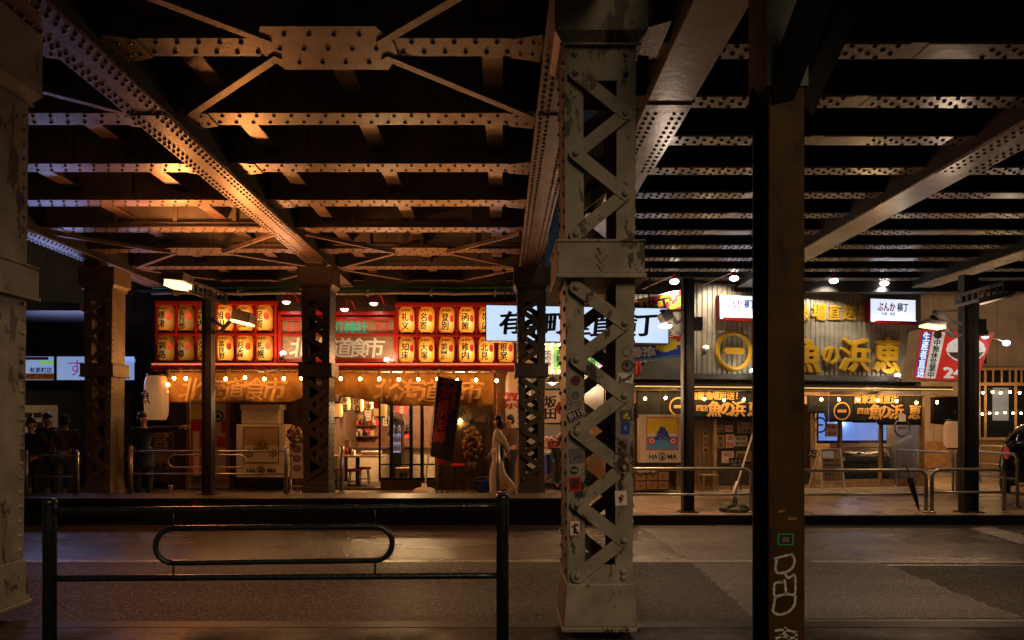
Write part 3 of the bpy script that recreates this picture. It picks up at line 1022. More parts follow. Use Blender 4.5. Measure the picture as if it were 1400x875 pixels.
# canvas curtains
def fold(u, z, zt, amp, ph):
    d = max(0, zt - z)
    return amp * (.25 + d * 1.1) * (math.sin(u * 7.3 + ph + d * 5.2) * .42 + math.sin(u * 15.7 + 1.3 * ph - d * 7.1) * .22 + math.sin(u * 3.3 - d * 5 + ph) * .5)
def curtain(name, label, cat, D, px0, px1, ptop, bot, amp, ph, m, mi_text, texts, hang=0, seg=70, group=None):
    """bot(px) = lower edge in picture rows; texts = (chars, centres, row, size)"""
    c = (sx((px0 + px1) / 2, D), D, sz(ptop, D))
    t = thing(name, label, cat, c, 0, group)
    mb = MB(); nv = 16
    vs = []
    zt = sz(ptop, D)
    f = lambda x, z: D + fold(x, z, zt, amp * 2.3, ph)
    for i in range(seg + 1):
        px = px0 + (px1 - px0) * i / seg
        x = sx(px, D); zb = sz(bot(px), D)
        for j in range(nv + 1):
            z = zt + (zb - zt) * j / nv
            vs.append((x, f(x, z), z))
    mb.add(vs, [(i*(nv+1)+j, (i+1)*(nv+1)+j, (i+1)*(nv+1)+j+1, i*(nv+1)+j+1) for i in range(seg) for j in range(nv)], 0, True)
    cl = build(mb, 'cloth', m, t)
    md = cl.modifiers.new('thickness', 'SOLIDIFY'); md.thickness = .006
    for chars, cs, row, size, kw in texts:
        tb = MB()
        for ch, px in zip(chars, cs):
            tb.text(ch, sx(px, D), 0, sz(row, D), size, fn=lambda p: (p[0], f(p[0], p[2]) - .016, p[2]), **kw)
        build(tb, 'lettering', mi_text, t)
    rod = MB().cyl((sx(px0, D) - .03, D + .012, zt + .035), (sx(px1, D) + .03, D + .012, zt + .035), .013)
    build(rod, 'rod', 'wood_pale', t)
    lp = MB(); n = int((px1 - px0) / 17)
    for i in range(n + 1):
        x = sx(px0 + 3 + (px1 - px0 - 6) * i / max(1, n), D)
        lp.box(x - .035, x + .035, D - .006, D - .001, zt - .02, zt + .055)
    build(lp, 'hanging_loop', m, t)
    return t
curtain('noren_curtain', 'tan canvas curtain with white brush letters over the left entrance behind the lamp post', 'curtain', 16.15, 228, 416, 508.5,
        lambda p: 550.5 - max(0, (p - 385) / 31) ** 2 * 9, .05, .4, 'canvas', 'canvas_ink', [('北海道食市', (262, 293, 321, 350, 377), 532, .50, dict(bold=.024, shear=.16))])
curtain('noren_curtain', 'tan canvas curtain with white brush letters partly covered by the dark banner', 'curtain', 16.15, 446, 675, 509.5,
        lambda p: 555 - 21 * max(0, (545 - p) / 100) ** 1.35, .06, 2.1, 'canvas', 'canvas_ink', [('北海道食市', (528, 560, 589, 618, 646), 534, .50, dict(bold=.024, shear=.16))])

# string lights
def bulb_string(label, pts, D, row0, glow_m, r=.033, drop=.22, wire=True, pl=None, v=0):
    if pl is None: P3 = [(sx(a, D), D, sz(b, D)) for a, b in pts]
    else: P3 = [pl.at(a, b, v) for a, b in pts]
    t = thing('string_light', label, 'string light', P3[0])
    wp = []
    for i, p in enumerate(P3):
        wp.append((p[0], p[1], p[2] + drop))
        if i + 1 < len(P3):
            q = P3[i + 1]; wp.append(((p[0] + q[0]) / 2, (p[1] + q[1]) / 2, (p[2] + q[2]) / 2 + drop - .02))
    if wire and len(wp) > 1: build(MB().tube(wp, .006, 5), 'wire', 'black', t)
    for p in P3:
        x, y, z = p
        b = build(MB().ell((x, y, z), (r, r, r * 1.15), 10, 7), 'bulb', glow_m, t)
        build(MB().cyl((x, y, z + r * 1.0), (x, y, z + r * 1.0 + .05), .017, .013, 8).cyl((x, y, z + r + .05), (x, y, z + drop), .005, n=5), 'socket', 'black', b)
    return t
bulb_string('warm bulb string along the tan curtain left of the dark column', [(238, 517), (254, 517.5), (308.5, 518), (335, 516), (361.5, 518), (388, 517.5), (412, 517)], 15.85, 0, 'bulb_glow')
bulb_string('warm bulb string along the tan curtain right of the dark column', [(466, 517.5), (492.5, 518), (518.5, 518), (545.5, 518.5), (572, 518.5), (598, 518), (625, 519.5), (651, 519.5), (679, 520.5)], 15.85, 0, 'bulb_glow')
t = thing('string_light', 'three warm bulbs clustered beside the big white lantern', 'string light', (LX(227, 15.9), 15.9, LZ(526)))
for a, b in ((229.5, 526), (227.5, 535), (224.5, 543.5)):
    x, z = sx(a, 15.9), sz(b, 15.9)
    bb = build(MB().ell((x, 15.9, z), (.034, .034, .038), 10, 7), 'bulb', 'bulb_glow', t)
    build(MB().cyl((x, 15.9, z + .035), (x, 15.9, z + .08), .016, .012, 8), 'socket', 'black', bb)
build(MB().tube([(sx(229, 15.9), 15.9, sz(500, 15.9)), (sx(230, 15.9), 15.9, sz(524, 15.9)), (sx(228, 15.9), 15.92, sz(533, 15.9)), (sx(225, 15.9), 15.92, sz(541, 15.9))], .007, 5), 'wire', 'black', t)

def big_lantern(label, px, py, D, w, h, m='lantern_big', mark=None, rz=0, words=None):
    k = D / F
    t = thing('paper_lantern', label, 'lantern', (sx(px, D), D, sz(py, D)))
    r, H = w * k / 2, h * k / 2
    prof = []
    for i in range(33):
        z = -H + 2 * H * i / 32; q = abs(z) / H
        prof.append((r * (1 - .22 * q ** 5) + (.003 if i % 2 else -.002), z))
    b = build(MB().lathe(prof, n=24), 'paper_body', m, t, True)
    build(MB().lathe([(r * .5, H - .002), (r * .78, H), (r * .78, H + .04), (r * .4, H + .045)], n=16), 'top_ring', 'black', t, True)
    build(MB().lathe([(r * .4, -H - .04), (r * .76, -H - .035), (r * .76, -H), (r * .5, -H + .002)], n=16), 'bottom_ring', 'black', t, True)
    build(MB().cyl((0, 0, H + .04), (0, 0, H + .25), .008, n=6), 'hook', 'black', t, True)
    fn = lambda p: (p[0], -math.sqrt(max(1e-5, (r + .012) ** 2 - p[0] ** 2)), p[2])
    if mark:
        ch, x, z, sz_ = mark
        if ch == '●':
            pts = [fn((x * r, 0, z * H))] + [fn((min(r * .99, x * r + sz_ * .32 * math.cos(2*PI*i/18)), 0, z * H + sz_ * .45 * math.sin(2*PI*i/18))) for i in range(18)]
            build(MB().add(pts, [(0, 1 + i, 1 + (i+1) % 18) for i in range(18)]), 'red_mark', 'red', b, True)
        else:
            pass
        if ch != '●': build(MB().text(ch, x * r, 0, z * H, sz_, bold=.03, fn=fn), 'red_mark', 'red', b, True)
    if words:
        mb = MB()
        for i, ch in enumerate(words[0]):
            mb.text(ch, words[1] * r, 0, (words[2] - i * words[3] / H) * H, words[3], bold=.03, fn=fn)
        build(mb, 'lettering', 'ink', b, True)
    return t
big_lantern('big pale cylindrical lantern hanging at the left end of the tan curtain', 214, 544, 15.9, 31, 60, 'lantern_big', ('魚', -.72, .05, .3))
big_lantern('big pale lantern with a red mark hanging behind the right dark column', 708, 546, 16.6, 34, 78, 'lantern_big', ('祭', -.55, -.05, .36))
# gooseneck lamps above the boards
def gooseneck(label, loc, rz=0, tilt=0, sc=1.0, back=.35):
    t = thing('gooseneck_lamp', label, 'sign lamp', loc, rz)
    s = sc
    build(MB().tube([(back * .5 * s, back * 1.1 * s, .03 * s), (back * .35 * s, back * .6 * s, .20 * s), (.02, .02, .20 * s), (0, 0, .12 * s)], .012 * s, 6), 'arm', 'red_paint', t, True)
    build(MB().lathe([(.02, .14), (.045, .125), (.05, .06), (.10, .015), (.115, -.01), (.105, -.012), (.04, .05)], n=14), 'shade', 'red_paint', t, True)
    build(MB().ell((0, 0, -.015), (.085, .085, .05), 12, 6), 'bulb', 'lamp_white', t, True)
    return t
for x, y_, lab in ((391.5, 409, 'left of the dark column above the wooden board'), (471, 419, 'lower one above the teal letters on the wooden board'), (511, 411, 'above the right end of the wooden sign board')):
    D = 16.45
    g = gooseneck('red gooseneck lamp with white bulb ' + lab, (sx(x, D), D, sz(y_ + 3, D)))
    light('SPOT', 'sign_spot', (sx(x, D), D, sz(y_ + 6, D)), 14, (1, .86, .66), .06, g, aim((0, .55, -1)), R(120))
def board_spot(label, px, py, D, sgn, m='lamp_white', pl=None, v=0, e=22, col=(1, .72, .4)):
    loc = (sx(px, D), D, sz(py, D)) if pl is None else pl.at(px, py, v)
    t = thing('spotlight', label, 'spotlight', loc, 0 if pl is None else pl.th)
    d = Vector((sgn * .35, .25, .9)).normalized()
    build(MB().cyl(tuple(-d * .17), tuple(-d * .0), .035, .06, 12), 'housing', 'mid_grey', t, True)
    build(MB().ell((0, 0, 0), (.068, .068, .05), 12, 6), 'lens', m, t, True)
    build(MB().tube([(-d.x * .1, .0, -.12), (0, .12, -.15), (0, .22, -.16)], .012, 6), 'bracket', 'mid_grey', t, True)
    if e: light('POINT', 'lamp', (loc[0], loc[1] - .1, loc[2] + .1), e, col, .06, t) if pl is None else light('POINT', 'lamp', (loc[0] - pl.n[0]*.12, loc[1] - pl.n[1]*.12, loc[2] + .08), e, col, .06)
    return t
board_spot('white spotlight at the lower left corner of the wooden sign board', 387, 483, 16.55, 1)
board_spot('white spotlight at the lower right corner of the wooden sign board', 529, 492, 16.55, -1)

# -------- things along the left eatery front
def cabinet(name, label, D, x0, x1, y0, y1, dep, bright=True):
    X0, X1, Z0, Z1 = sx(x0, D), sx(x1, D), sz(y1, D), sz(y0, D)
    t = thing(name, label, 'cabinet', ((X0 + X1) / 2, D, Z0))
    cx = (X0 + X1) / 2; w = X1 - X0
    build(MB().box(X0, X1, D + .03, D + dep, Z0 + .05, Z1), 'carcass', 'cream', t, bev=.008)
    for sd in (-1, 1):
        dr = build(MB().box(*sorted((cx + sd * .006, cx + sd * w / 2)), D, D + .03, Z0 + .06, Z1), 'door', 'cream', t, bev=.005)
        build(MB().box(*sorted((cx + sd * .02, cx + sd * .03)), D - .015, D, (Z0 + Z1) / 2, (Z0 + Z1) / 2 + .12), 'handle', 'grey', dr)
    build(MB().box(X0 + .02, X1 - .02, D + .04, D + dep - .02, Z0, Z0 + .05), 'plinth', 'black', t)
    # painted panel: a yellow and blue vehicle scene on wheels, with the name below
    pz0, pz1 = Z0 + (Z1 - Z0) * .30, Z1 - .06
    px0_, px1_ = cx - w * .36, cx + w * .36
    y = D - .002
    a = MB().box(px0_, px1_, y - .004, y, pz0, pz1)
    a.box(px0_ + .02, px1_ - .02, y - .006, y - .004, pz0 + .02, pz1 - .02, 1)
    a.box(px0_ + .02, px1_ - .02, y - .008, y - .006, pz0 + (pz1 - pz0) * .5, pz1 - .02, 2)
    a.box(px0_ + .02, px1_ - .02, y - .008, y - .006, pz0 + .02, pz0 + (pz1 - pz0) * .42, 3)
    zz = pz0 + (pz1 - pz0) * .28
    for sd in (-1, 1):
        xx = cx + sd * w * .24
        for r, mi in ((.085, 0), (.055, 1), (.03, 0)):
            pts = [(xx + r * math.cos(2 * PI * i / 16), zz + r * math.sin(2 * PI * i / 16)) for i in range(16)]
            a.prism(pts, y - .018 - (.09 - r) * .1, y - .008, mi)
    a.prism([(cx - w * .2, zz + .02), (cx + w * .2, zz + .02), (cx + w * .13, zz + .15), (cx + w * .05, zz + .3), (cx - w * .04, zz + .32), (cx - w * .12, zz + .18)], y - .012, y - .008, 4)
    rr = random.Random(3)
    for i in range(26):
        xx = cx + rr.uniform(-w * .15, w * .14); z2 = zz + rr.uniform(.03, .22)
        a.box(xx, xx + rr.uniform(.015, .05), y - .0145, y - .012, z2, z2 + rr.uniform(.01, .03), rr.choice((0, 1, 3, 5)))
    build(a, 'painted_panel', ['red', 'white', 'yellow', 'sky_blue', 'blue', 'ink'] if bright else ['rust', 'cream', 'kraft', 'cream', 'wood', 'ink'], t)
    l = MB().text('HA', cx - w * .2, y - .004, Z0 + (Z1 - Z0) * .17, .13, bold=.03).text('MA', cx + w * .22, y - .004, Z0 + (Z1 - Z0) * .17, .13, bold=.03)
    l.tube([(cx + .075 * math.cos(2 * PI * i / 14), y - .004, Z0 + (Z1 - Z0) * .17 + .075 * math.sin(2 * PI * i / 14)) for i in range(14)], .01, 5, closed=True)
    l.text('▲', cx, y - .004, Z0 + (Z1 - Z0) * .17, .09)
    build(l, 'lettering', 'ink', t)
    return t
cabinet('storage_cabinet', 'cream double door cabinet with a painted panel behind the railing under a pale box', 16.3, 323, 391, 580, 656, .5, False)
tb = thing('storage_box', 'pale lidded box standing on top of the cream cabinet', 'box', (sx(356, 16.35), 16.35, sz(579, 16.35)))
part('body', 'cream', tb, (330, 381, 16.35, 16.75, 560, 579.3), bev=.01)
part('lid', 'cream', tb, (328, 383, 16.32, 16.78, 553, 560), bev=.008)
ps = thing('hanging_cloth', 'narrow yellow and red cloth hanging in the doorway left of the lamp post', 'cloth', (sx(268, 16.75), 16.75, sz(650, 16.75)))
part('upper_cloth', 'yellow', ps, (260.5, 276, 16.75, 16.77, 552, 573))
part('middle_cloth', 'red', ps, (260.5, 276, 16.749, 16.771, 573, 650))
part('paper_strip', 'cream', ps, (264, 272, 16.735, 16.748, 590, 650))
po = thing('poster', 'yellow poster with a round dark crest and red blocks behind the lamp post', 'poster', (sx(302, 16.9), 16.9, sz(650, 16.9)))
part('sheet', 'cream', po, (295, 309.5, 16.9, 16.92, 552, 648))
mb = MB()
for r0_, mi in ((8, 0), (5.5, 1), (3, 0)):
    r = r0_ * k0; mb.prism([(sx(298, 16.9) + r * math.cos(2*PI*i/18), sz(569, 16.9) + r * math.sin(2*PI*i/18)) for i in range(18)], 16.897 - (8 - r0_) * .001, 16.9, mi)
bx(mb, 302, 309, 16.896, 16.9, 575, 592, 2); bx(mb, 296, 308, 16.896, 16.9, 597, 612, 2)
build(mb, 'crest', ['ink', 'cream', 'red'], po)
sb = thing('notice_board', 'dark notice board with large pale letters standing behind the pointing man', 'notice board', (sx(218, 16.2), 16.2, .15))
part('board', 'wood_dark', sb, (204, 236, 16.2, 16.24, 583, 660))
mb = MB().vtext('営業', sx(220, 16.2), 16.195, sz(612, 16.2), .36, bold=.03)
mb.text('お席あります', sx(220, 16.2), 16.195, sz(590, 16.2), .08, bold=.02); mb.text('どうぞ', sx(220, 16.2), 16.195, sz(640, 16.2), .13, bold=.02)
build(mb, 'lettering', 'kraft', sb)
# menu stand with flowers behind the column
ms = thing('menu_stand', 'narrow standing menu with round dish pictures beside the dark column', 'menu stand', (sx(405, 15.8), 15.8, .15))
part('board', 'cream', ms, (398, 414.5, 15.8, 15.83, 606, 654))
mb = MB()
for i, y_ in enumerate((614, 627, 640)):
    xx, zz = sx(406, 15.8), sz(y_, 15.8)
    for r, mi in ((.085, 0), (.062, 1)):
        mb.prism([(xx + r * math.cos(2*PI*j/16), zz + r * .85 * math.sin(2*PI*j/16)) for j in range(16)], 15.797 - (.09 - r) * .1, 15.8, mi)
build(mb, 'dish_picture', ['rust', 'flower'], ms)
part('frame', 'wood_pale', ms, (396.5, 398, 15.79, 15.84, 604, 674), (414.5, 416, 15.79, 15.84, 604, 674), (396.5, 416, 15.79, 15.84, 664, 666))
def flower_stand(label, px, py, D, rw, rh, pot=None):
    t = thing('flower_arrangement', label, 'flowers', (sx(px, D), D, .15))
    rr = random.Random(int(px))
    mb = MB()
    cx, cz = sx(px, D), sz(py, D)
    for i in range(150):
        while True:
            a, b, c = rr.uniform(-1, 1), rr.uniform(-1, 1), rr.uniform(-1, 1)
            if a*a + b*b + c*c < 1: break
        r = rr.uniform(.025, .05)
        mb.ell((cx + a * rw, D + b * .18, cz + c * rh), (r, r, r * .8), 6, 4, 0 if rr.random() < .7 else 1)
    build(mb, 'blooms', ['flower', 'leaf'], t)
    st = MB()
    for i in range(9):
        a = rr.uniform(-.6, .6); st.tube([(cx, D, cz - rh * 1.2), (cx + a * rw, D + rr.uniform(-.1, .1), cz)], .008, 4)
    build(st, 'stems', 'leaf', t)
    zz = cz - rh * 1.15
    build(MB().lathe([(.06, -.28), (.09, -.26), (.12, 0), (.1, 0)], (cx, D, zz), 12), 'pot', pot or 'wood_dark', t)
    sl = MB()
    for a, b in ((-.12, -.08), (.12, -.08), (0, .12)): sl.cyl((cx + a * .4, D + b * .4, zz - .26), (cx + a, D + b, .15), .012, n=6)
    sl.lathe([(.0, -.275), (.13, -.27), (.13, -.255), (0, -.25)], (cx, D, zz), 12)
    build(sl, 'stand', 'wood_dark', t)
    return t
flower_stand('small dried flower bunch above the narrow menu stand', 403, 594, 15.9, .16, .17)
flower_stand('orange flower arrangement in a red pot in front of the dark banner', 604, 600, 15.7, .27, .25, 'red')
flower_stand('large orange flower arrangement in a dark pot by the wall fan', 645, 606, 16.5, .24, .36)
# dark banner on a leaning pole
bn = thing('banner', 'dark tilted banner with red letters on a pale pole outside the eatery', 'banner', (sx(580, 15.5), 15.5, .15))
D = 15.5
poly = [(598, 514), (632.5, 521), (619, 631), (588.5, 624)]
P = [(sx(a, D), sz(b, D)) for a, b in poly]
mb = MB(); n = 10; vs = []
for i in range(n + 1):
    for j in range(n + 1):
        u, v = i / n, j / n
        x = (P[0][0]*(1-u) + P[1][0]*u)*(1-v) + (P[3][0]*(1-u) + P[2][0]*u)*v
        z = (P[0][1]*(1-u) + P[1][1]*u)*(1-v) + (P[3][1]*(1-u) + P[2][1]*u)*v
        vs.append((x, D + .03 * math.sin(u * 5 + v * 3), z))
mb.add(vs, [(i*(n+1)+j, (i+1)*(n+1)+j, (i+1)*(n+1)+j+1, i*(n+1)+j+1) for i in range(n) for j in range(n)], 0, True)
c = build(mb, 'cloth', 'banner_dark', bn); c.modifiers.new('thickness', 'SOLIDIFY').thickness = .006
mb = MB()
for i, ch in enumerate('北海道の海鮮'):
    mb.text(ch, sx(610.5 - i * 1.95, D), D - .04, sz(526 + i * 14.2, D), .25, bold=.04, rot=-.12)
for i, ch in enumerate('市場直送旨い'):
    mb.text(ch, sx(622.5 - i * 1.0, D), D - .04, sz(527 + i * 7.2, D), .11, bold=.03, rot=-.12)
build(mb, 'lettering', 'banner_red', bn)
build(MB().tube([(sx(580.5, D), D, .3), (sx(590, D), D, sz(588, D)), (sx(600, D), D, sz(505, D))], .014, 8).tube([(sx(599, D), D, sz(513, D)), (sx(634, D), D, sz(520, D))], .01, 6), 'pole', 'cloth_white', bn)
build(MB().lathe([(.0, 0), (.22, 0), (.235, .04), (.225, .13), (.17, .165), (.06, .17), (.05, .26), (0, .26)], (sx(580, D), D, .15), 20), 'base', 'cloth_white', bn)
# fan on the wall, wall lamp, stool
def wall_fan(label, px, py, D, r, col='mid_grey'):
    t = thing('wall_fan', label, 'fan', (sx(px, D), D, sz(py, D)))
    mb = MB()
    for q in (1, .8, .6, .4, .2):
        mb.tube([(r*q*math.cos(2*PI*i/24), -.06 + (1-q)*-.03, r*q*math.sin(2*PI*i/24)) for i in range(24)], .006 if q < 1 else .014, 5, closed=True)
    for i in range(24):
        a = 2*PI*i/24; mb.tube([(.05*math.cos(a), -.09, .05*math.sin(a)), (r*math.cos(a), -.06, r*math.sin(a))], .004, 4)
    build(mb, 'cage', col, t, True)
    for k_ in range(4):
        a = k_ * PI/2 + .3
        build(MB().prism([(.03*math.cos(a), .03*math.sin(a)), (r*.85*math.cos(a-.3), r*.85*math.sin(a-.3)), (r*.9*math.cos(a+.25), r*.9*math.sin(a+.25)), (.04*math.cos(a+.8), .04*math.sin(a+.8))], -.03, -.022), 'blade', 'wood_pale', t, True)
    build(MB().cyl((0, -.09, 0), (0, .14, 0), .05, n=12).cyl((0, .06, 0), (0, .06, -.35), .015, n=8), 'motor', 'black', t, True)
wall_fan('round wall fan with wooden blades left of the walking woman', 645, 577, 16.7, .38)
t = thing('wall_lamp', 'small warm wall lamp glowing behind the flower arrangement', 'lamp', (sx(629, 16.8), 16.8, sz(577, 16.8)))
build(MB().ell((0, 0, 0), (.07, .07, .09), 12, 8), 'bulb', 'lamp_warm', t, True)
build(MB().lathe([(.05, .09), (.06, .1), (.02, .14), (.0, .15)], n=10).tube([(0, 0, .14), (0, .1, .16)], .012, 6), 'mount', 'black', t, True)
light('POINT', 'lamp', (sx(629, 16.8), 16.65, sz(577, 16.8)), 8, (1, .6, .22), .08, t)
def stool(label, px, D, z, h=.5, m='red_dark', floor=.15):
    t = thing('bar_stool', label, 'stool', (sx(px, D), D, floor))
    build(MB().lathe([(0, h - .07), (.17, h - .06), (.18, h - .02), (.15, h), (0, h)], n=18), 'seat', m, t, True)
    for a in range(4):
        c_, s_ = math.cos(a*PI/2 + .8), math.sin(a*PI/2 + .8)
        build(MB().cyl((c_*.12, s_*.12, h - .06), (c_*.17, s_*.17, 0), .014, n=7), 'leg', 'black', t, True)
    build(MB().tube([(.15*math.cos(2*PI*i/16), .15*math.sin(2*PI*i/16), h*.3) for i in range(16)], .009, 5, closed=True), 'foot_ring', 'black', t, True)
    return t
stool('red topped stool standing by the dark wall behind the banner base', 627, 16.5, .15, .62, 'red')
# dining room inside
room_l = [(-2.6, 18.2, 2.45, 420), (-1.0, 18.6, 2.45, 300), (-5.8, 18.0, 2.5, 60), (-.6, 17.8, 2.4, 30)]
for x, y, z, e in room_l:
    tl = thing('ceiling_lamp', {-2.6: 'warm ceiling lamp hanging over the dining tables', -1.0: 'warm ceiling lamp behind the sliding doors', -5.8: 'warm ceiling lamp behind the left doorway', -.6: 'warm ceiling lamp over the wall fan'}[x], 'lamp', (x, y, z))
    build(MB().lathe([(.02, .14), (.06, .12), (.14, 0), (.13, -.005)], n=16), 'shade', 'black', tl, True)
    build(MB().ell((0, 0, 0), (.07, .07, .06), 12, 6), 'bulb', 'lamp_warm', tl, True)
    build(MB().cyl((0, 0, .12), (0, 0, 2.86 - z), .008, n=5), 'cord', 'black', tl, True)
    light('POINT', 'lamp', (x, y, z - .12), e, (1, .6, .27), .1, tl)
def table(label, px, D, w, d, h, m='wood'):
    t = thing('dining_table', label, 'table', (sx(px, D), D, .19))
    build(MB().box(-w/2, w/2, -d/2, d/2, h - .04, h), 'table_top', m, t, True, bev=.006)
    build(MB().cyl((0, 0, .03), (0, 0, h - .04), .05, n=10), 'pedestal', 'black', t, True)
    build(MB().lathe([(0, 0), (.24, 0), (.22, .03), (0, .04)], n=16), 'foot', 'black', t, True)
table('wooden dining table with condiments in the open eatery doorway', 489, 17.6, 1.25, .8, .72)
stool('dark red stool tucked under the table in the eatery doorway', 484, 17.25, .19, .42, 'red_dark', .19)
stool('dark red stool on the far side of the doorway table', 498, 18.05, .19, .42, 'red_dark', .19)
stool('dark red stool at the left edge of the eatery doorway', 455, 17.3, .19, .42, 'red_dark', .19)
ct = thing('serving_counter', 'white fronted serving counter behind the dining table', 'counter', (-2.2, 18.8, .19))
build(MB().box(-3.9, -1.5, 18.8, 19.3, .19, 1.02), 'front_panel', 'cream', ct)
build(MB().box(-3.95, -1.45, 18.74, 19.35, 1.02, 1.07), 'counter_top', 'wood_dark', ct, bev=.005)
ty = thing('condiment_caddy', 'small caddy of bottles and menus on the dining table', 'caddy', (sx(476, 17.5), 17.5, .91))
build(MB().box(-.16, .16, -.08, .08, 0, .03).box(-.16, -.14, -.08, .08, .03, .12).box(.14, .16, -.08, .08, .03, .12), 'tray', 'white', ty, True)
for i, (x, h, m_) in enumerate(((-.1, .2, 'white'), (-.03, .15, 'red'), (.04, .18, 'ink'), (.1, .13, 'white'))):
    build(MB().lathe([(.026, 0), (.028, h * .6), (.014, h * .8), (.014, h), (0, h)], (x, 0, .03), 10), 'bottle', m_, ty, True)
build(MB().box(-.09, .01, .05, .06, .03, .36), 'menu_card', 'kraft', ty, True)
tp = thing('paper_stack', 'stack of white trays lying on the right of the dining table', 'trays', (sx(508, 17.6), 17.6, .91))
build(MB().frus([-.2, .2, -.13, .13], [-.23, .23, -.15, .15], 0, .10), 'tray', 'white', tp, True, bev=.01)
for i, (px, py, D, w, h, m_, lab, wd) in enumerate((
    (461, 561, 17.6, 16, 18, 'lantern_small', 'round pale lantern at the left of the eatery doorway', None),
    (473, 552, 18.2, 13, 17, 'lantern_small', 'lettered yellow lantern second in the doorway ceiling row', ('海鮮', -.1, .45, .16)),
    (490, 553, 17.9, 15, 18, 'lantern_small', 'lettered yellow lantern in the middle of the doorway ceiling', ('居酒', -.1, .45, .16)),
    (505, 551, 18.3, 11, 16, 'lantern_small', 'narrow lettered lantern beside the red dotted lantern', ('市場', 0, .45, .14)),
    (520, 558, 17.6, 18, 22, 'lantern_small', 'orange lantern with a red dot at the right of the doorway', None))):
    g = big_lantern(lab, px, py, D, w, h, m_, None, 0, wd)
    if i == 4:
        r = 9 * D / F
        build(MB().prism([(-.06 + .085*math.cos(2*PI*j/14), .07 + .085*math.sin(2*PI*j/14)) for j in range(14)], -r - .03, -r + .03), 'red_dot', 'red', [c for c in g.children if c.name.startswith('paper_body')][0], True)
nt_ = thing('neon_tube', 'upright violet neon tube glowing inside the eatery doorway', 'neon light', (sx(458, 18.5), 18.5, sz(590, 18.5)))
build(MB().tube([(0, 0, 0), (.01, 0, .2), (0, 0, .46)], .022, 8), 'tube', 'neon', nt_, True)
build(MB().box(-.03, .03, .03, .05, -.05, .5), 'backing', 'black', nt_, True)
rr = random.Random(5)
pl_ = [('red', 'cream'), ('kraft', 'ink'), ('cream', 'ink'), ('red', 'white'), ('cream', 'red')]
for i, (px, py, w, h) in enumerate(((482, 566, 7, 17), (492, 572, 10, 9), (503, 568, 9, 14), (512, 578, 12, 8), (487, 585, 12, 10), (500, 588, 10, 9), (474, 575, 6, 14), (528, 575, 9, 14), (549, 560, 16, 12), (548, 580, 10, 12), (556, 595, 9, 8))):
    D = 20.55; a, b = pl_[i % 5]
    ts = thing('wall_poster', ['red and cream', 'brown', 'cream', 'red and white', 'cream and red'][i % 5] + ' paper slip pinned on the eatery back wall, number %s by height' % 'x' if 0 else {0: 'tall red slip on the back wall under the middle lantern', 1: 'wide brown slip on the back wall beside the tall red slip', 2: 'cream slip on the back wall under the narrow lantern', 3: 'red slip on the back wall below the red dotted lantern', 4: 'low cream slip with red lines above the condiment caddy', 5: 'low red slip right of the condiment caddy', 6: 'brown slip at the left end of the back wall', 7: 'cream slip behind the first sliding door frame', 8: 'wide red slip behind the glass door', 9: 'cream slip with red lines behind the glass door', 10: 'small red slip low behind the glass door'}[i], 'poster', (sx(px, D), D, sz(py, D)))
    q = D / F
    build(MB().box(-w*q/2, w*q/2, 0, .01, -h*q/2, h*q/2), 'sheet', a, ts, True)
    lb = MB()
    for j in range(3): lb.text(rr.choice(['刺身', '焼魚', '鮭', '牡蠣', '生ビール', '海老']), 0, -.004, (1 - j) * h*q*.28, h*q*.22, bold=.02)
    build(lb, 'lettering', b, ts, True)
wall_fan('round dark fan hanging behind the glass sliding door', 541, 575, 17.4, .19, 'black')
fc = thing('drink_fridge', 'glass drink fridge glowing bluish behind the sliding door', 'fridge', (sx(541, 18.2), 18.2, .19))
q = 18.2
build(MB().box(sx(534, q), sx(549, q), q + .02, q + .5, .19, 1.75), 'carcass', 'black', fc)
build(MB().box(sx(535.5, q), sx(547.5, q), q - .01, q + .015, .95, 1.62), 'lit_front', 'sign_violet', fc)
pb_ = MB()
for i in range(3):
    for j in range(4): pb_.lathe([(.025, 0), (.025, .12), (.01, .16), (.01, .19), (0, .19)], (sx(537.3, q) + j * .055, q - .04, 1.0 + i * .21), 8)
build(pb_, 'bottles', 'kraft', fc)
bxn = thing('cardboard_box', 'pale box with a dark print standing behind the glass door', 'box', (sx(552, 17.5), 17.5, .19))
build(MB().box(-.2, .2, 0, .3, 0, .42), 'body', 'kraft', bxn, True)
build(MB().text('鮭', 0, -.004, .22, .2, bold=.04), 'print', 'ink', bxn, True)

# crowded shelves on the back wall
rr = random.Random(17)
for px, py, w, lab in ((494, 581, 40, 'long wall shelf of bottles and boxes above the table'), (497, 596, 38, 'lower wall shelf of jars behind the white trays'), (546, 588, 30, 'wall shelf of bottles behind the glass doors')):
    D = 20.3; q = D / F
    t = thing('wall_shelf', lab, 'shelf', (sx(px, D), D, sz(py, D)))
    build(MB().box(-w*q/2, w*q/2, -.02, .28, -.025, 0), 'board', 'wood_dark', t, True)
    x = -w*q/2 + .05; i = 0
    while x < w*q/2 - .05:
        h = rr.uniform(.12, .27); m_ = rr.choice(['red', 'rust', 'black', 'cream', 'kraft', 'leaf', 'red_dark'])
        if rr.random() < .6: mb = MB().lathe([(.035, 0), (.038, h * .6), (.015, h * .8), (.015, h), (0, h)], (x, .1, 0), 9); nm = 'bottle'
        else: mb = MB().box(x - .045, x + .045, .05, .17, 0, h * .8); nm = 'carton'
        build(mb, nm, m_, t, True); x += rr.uniform(.085, .13)

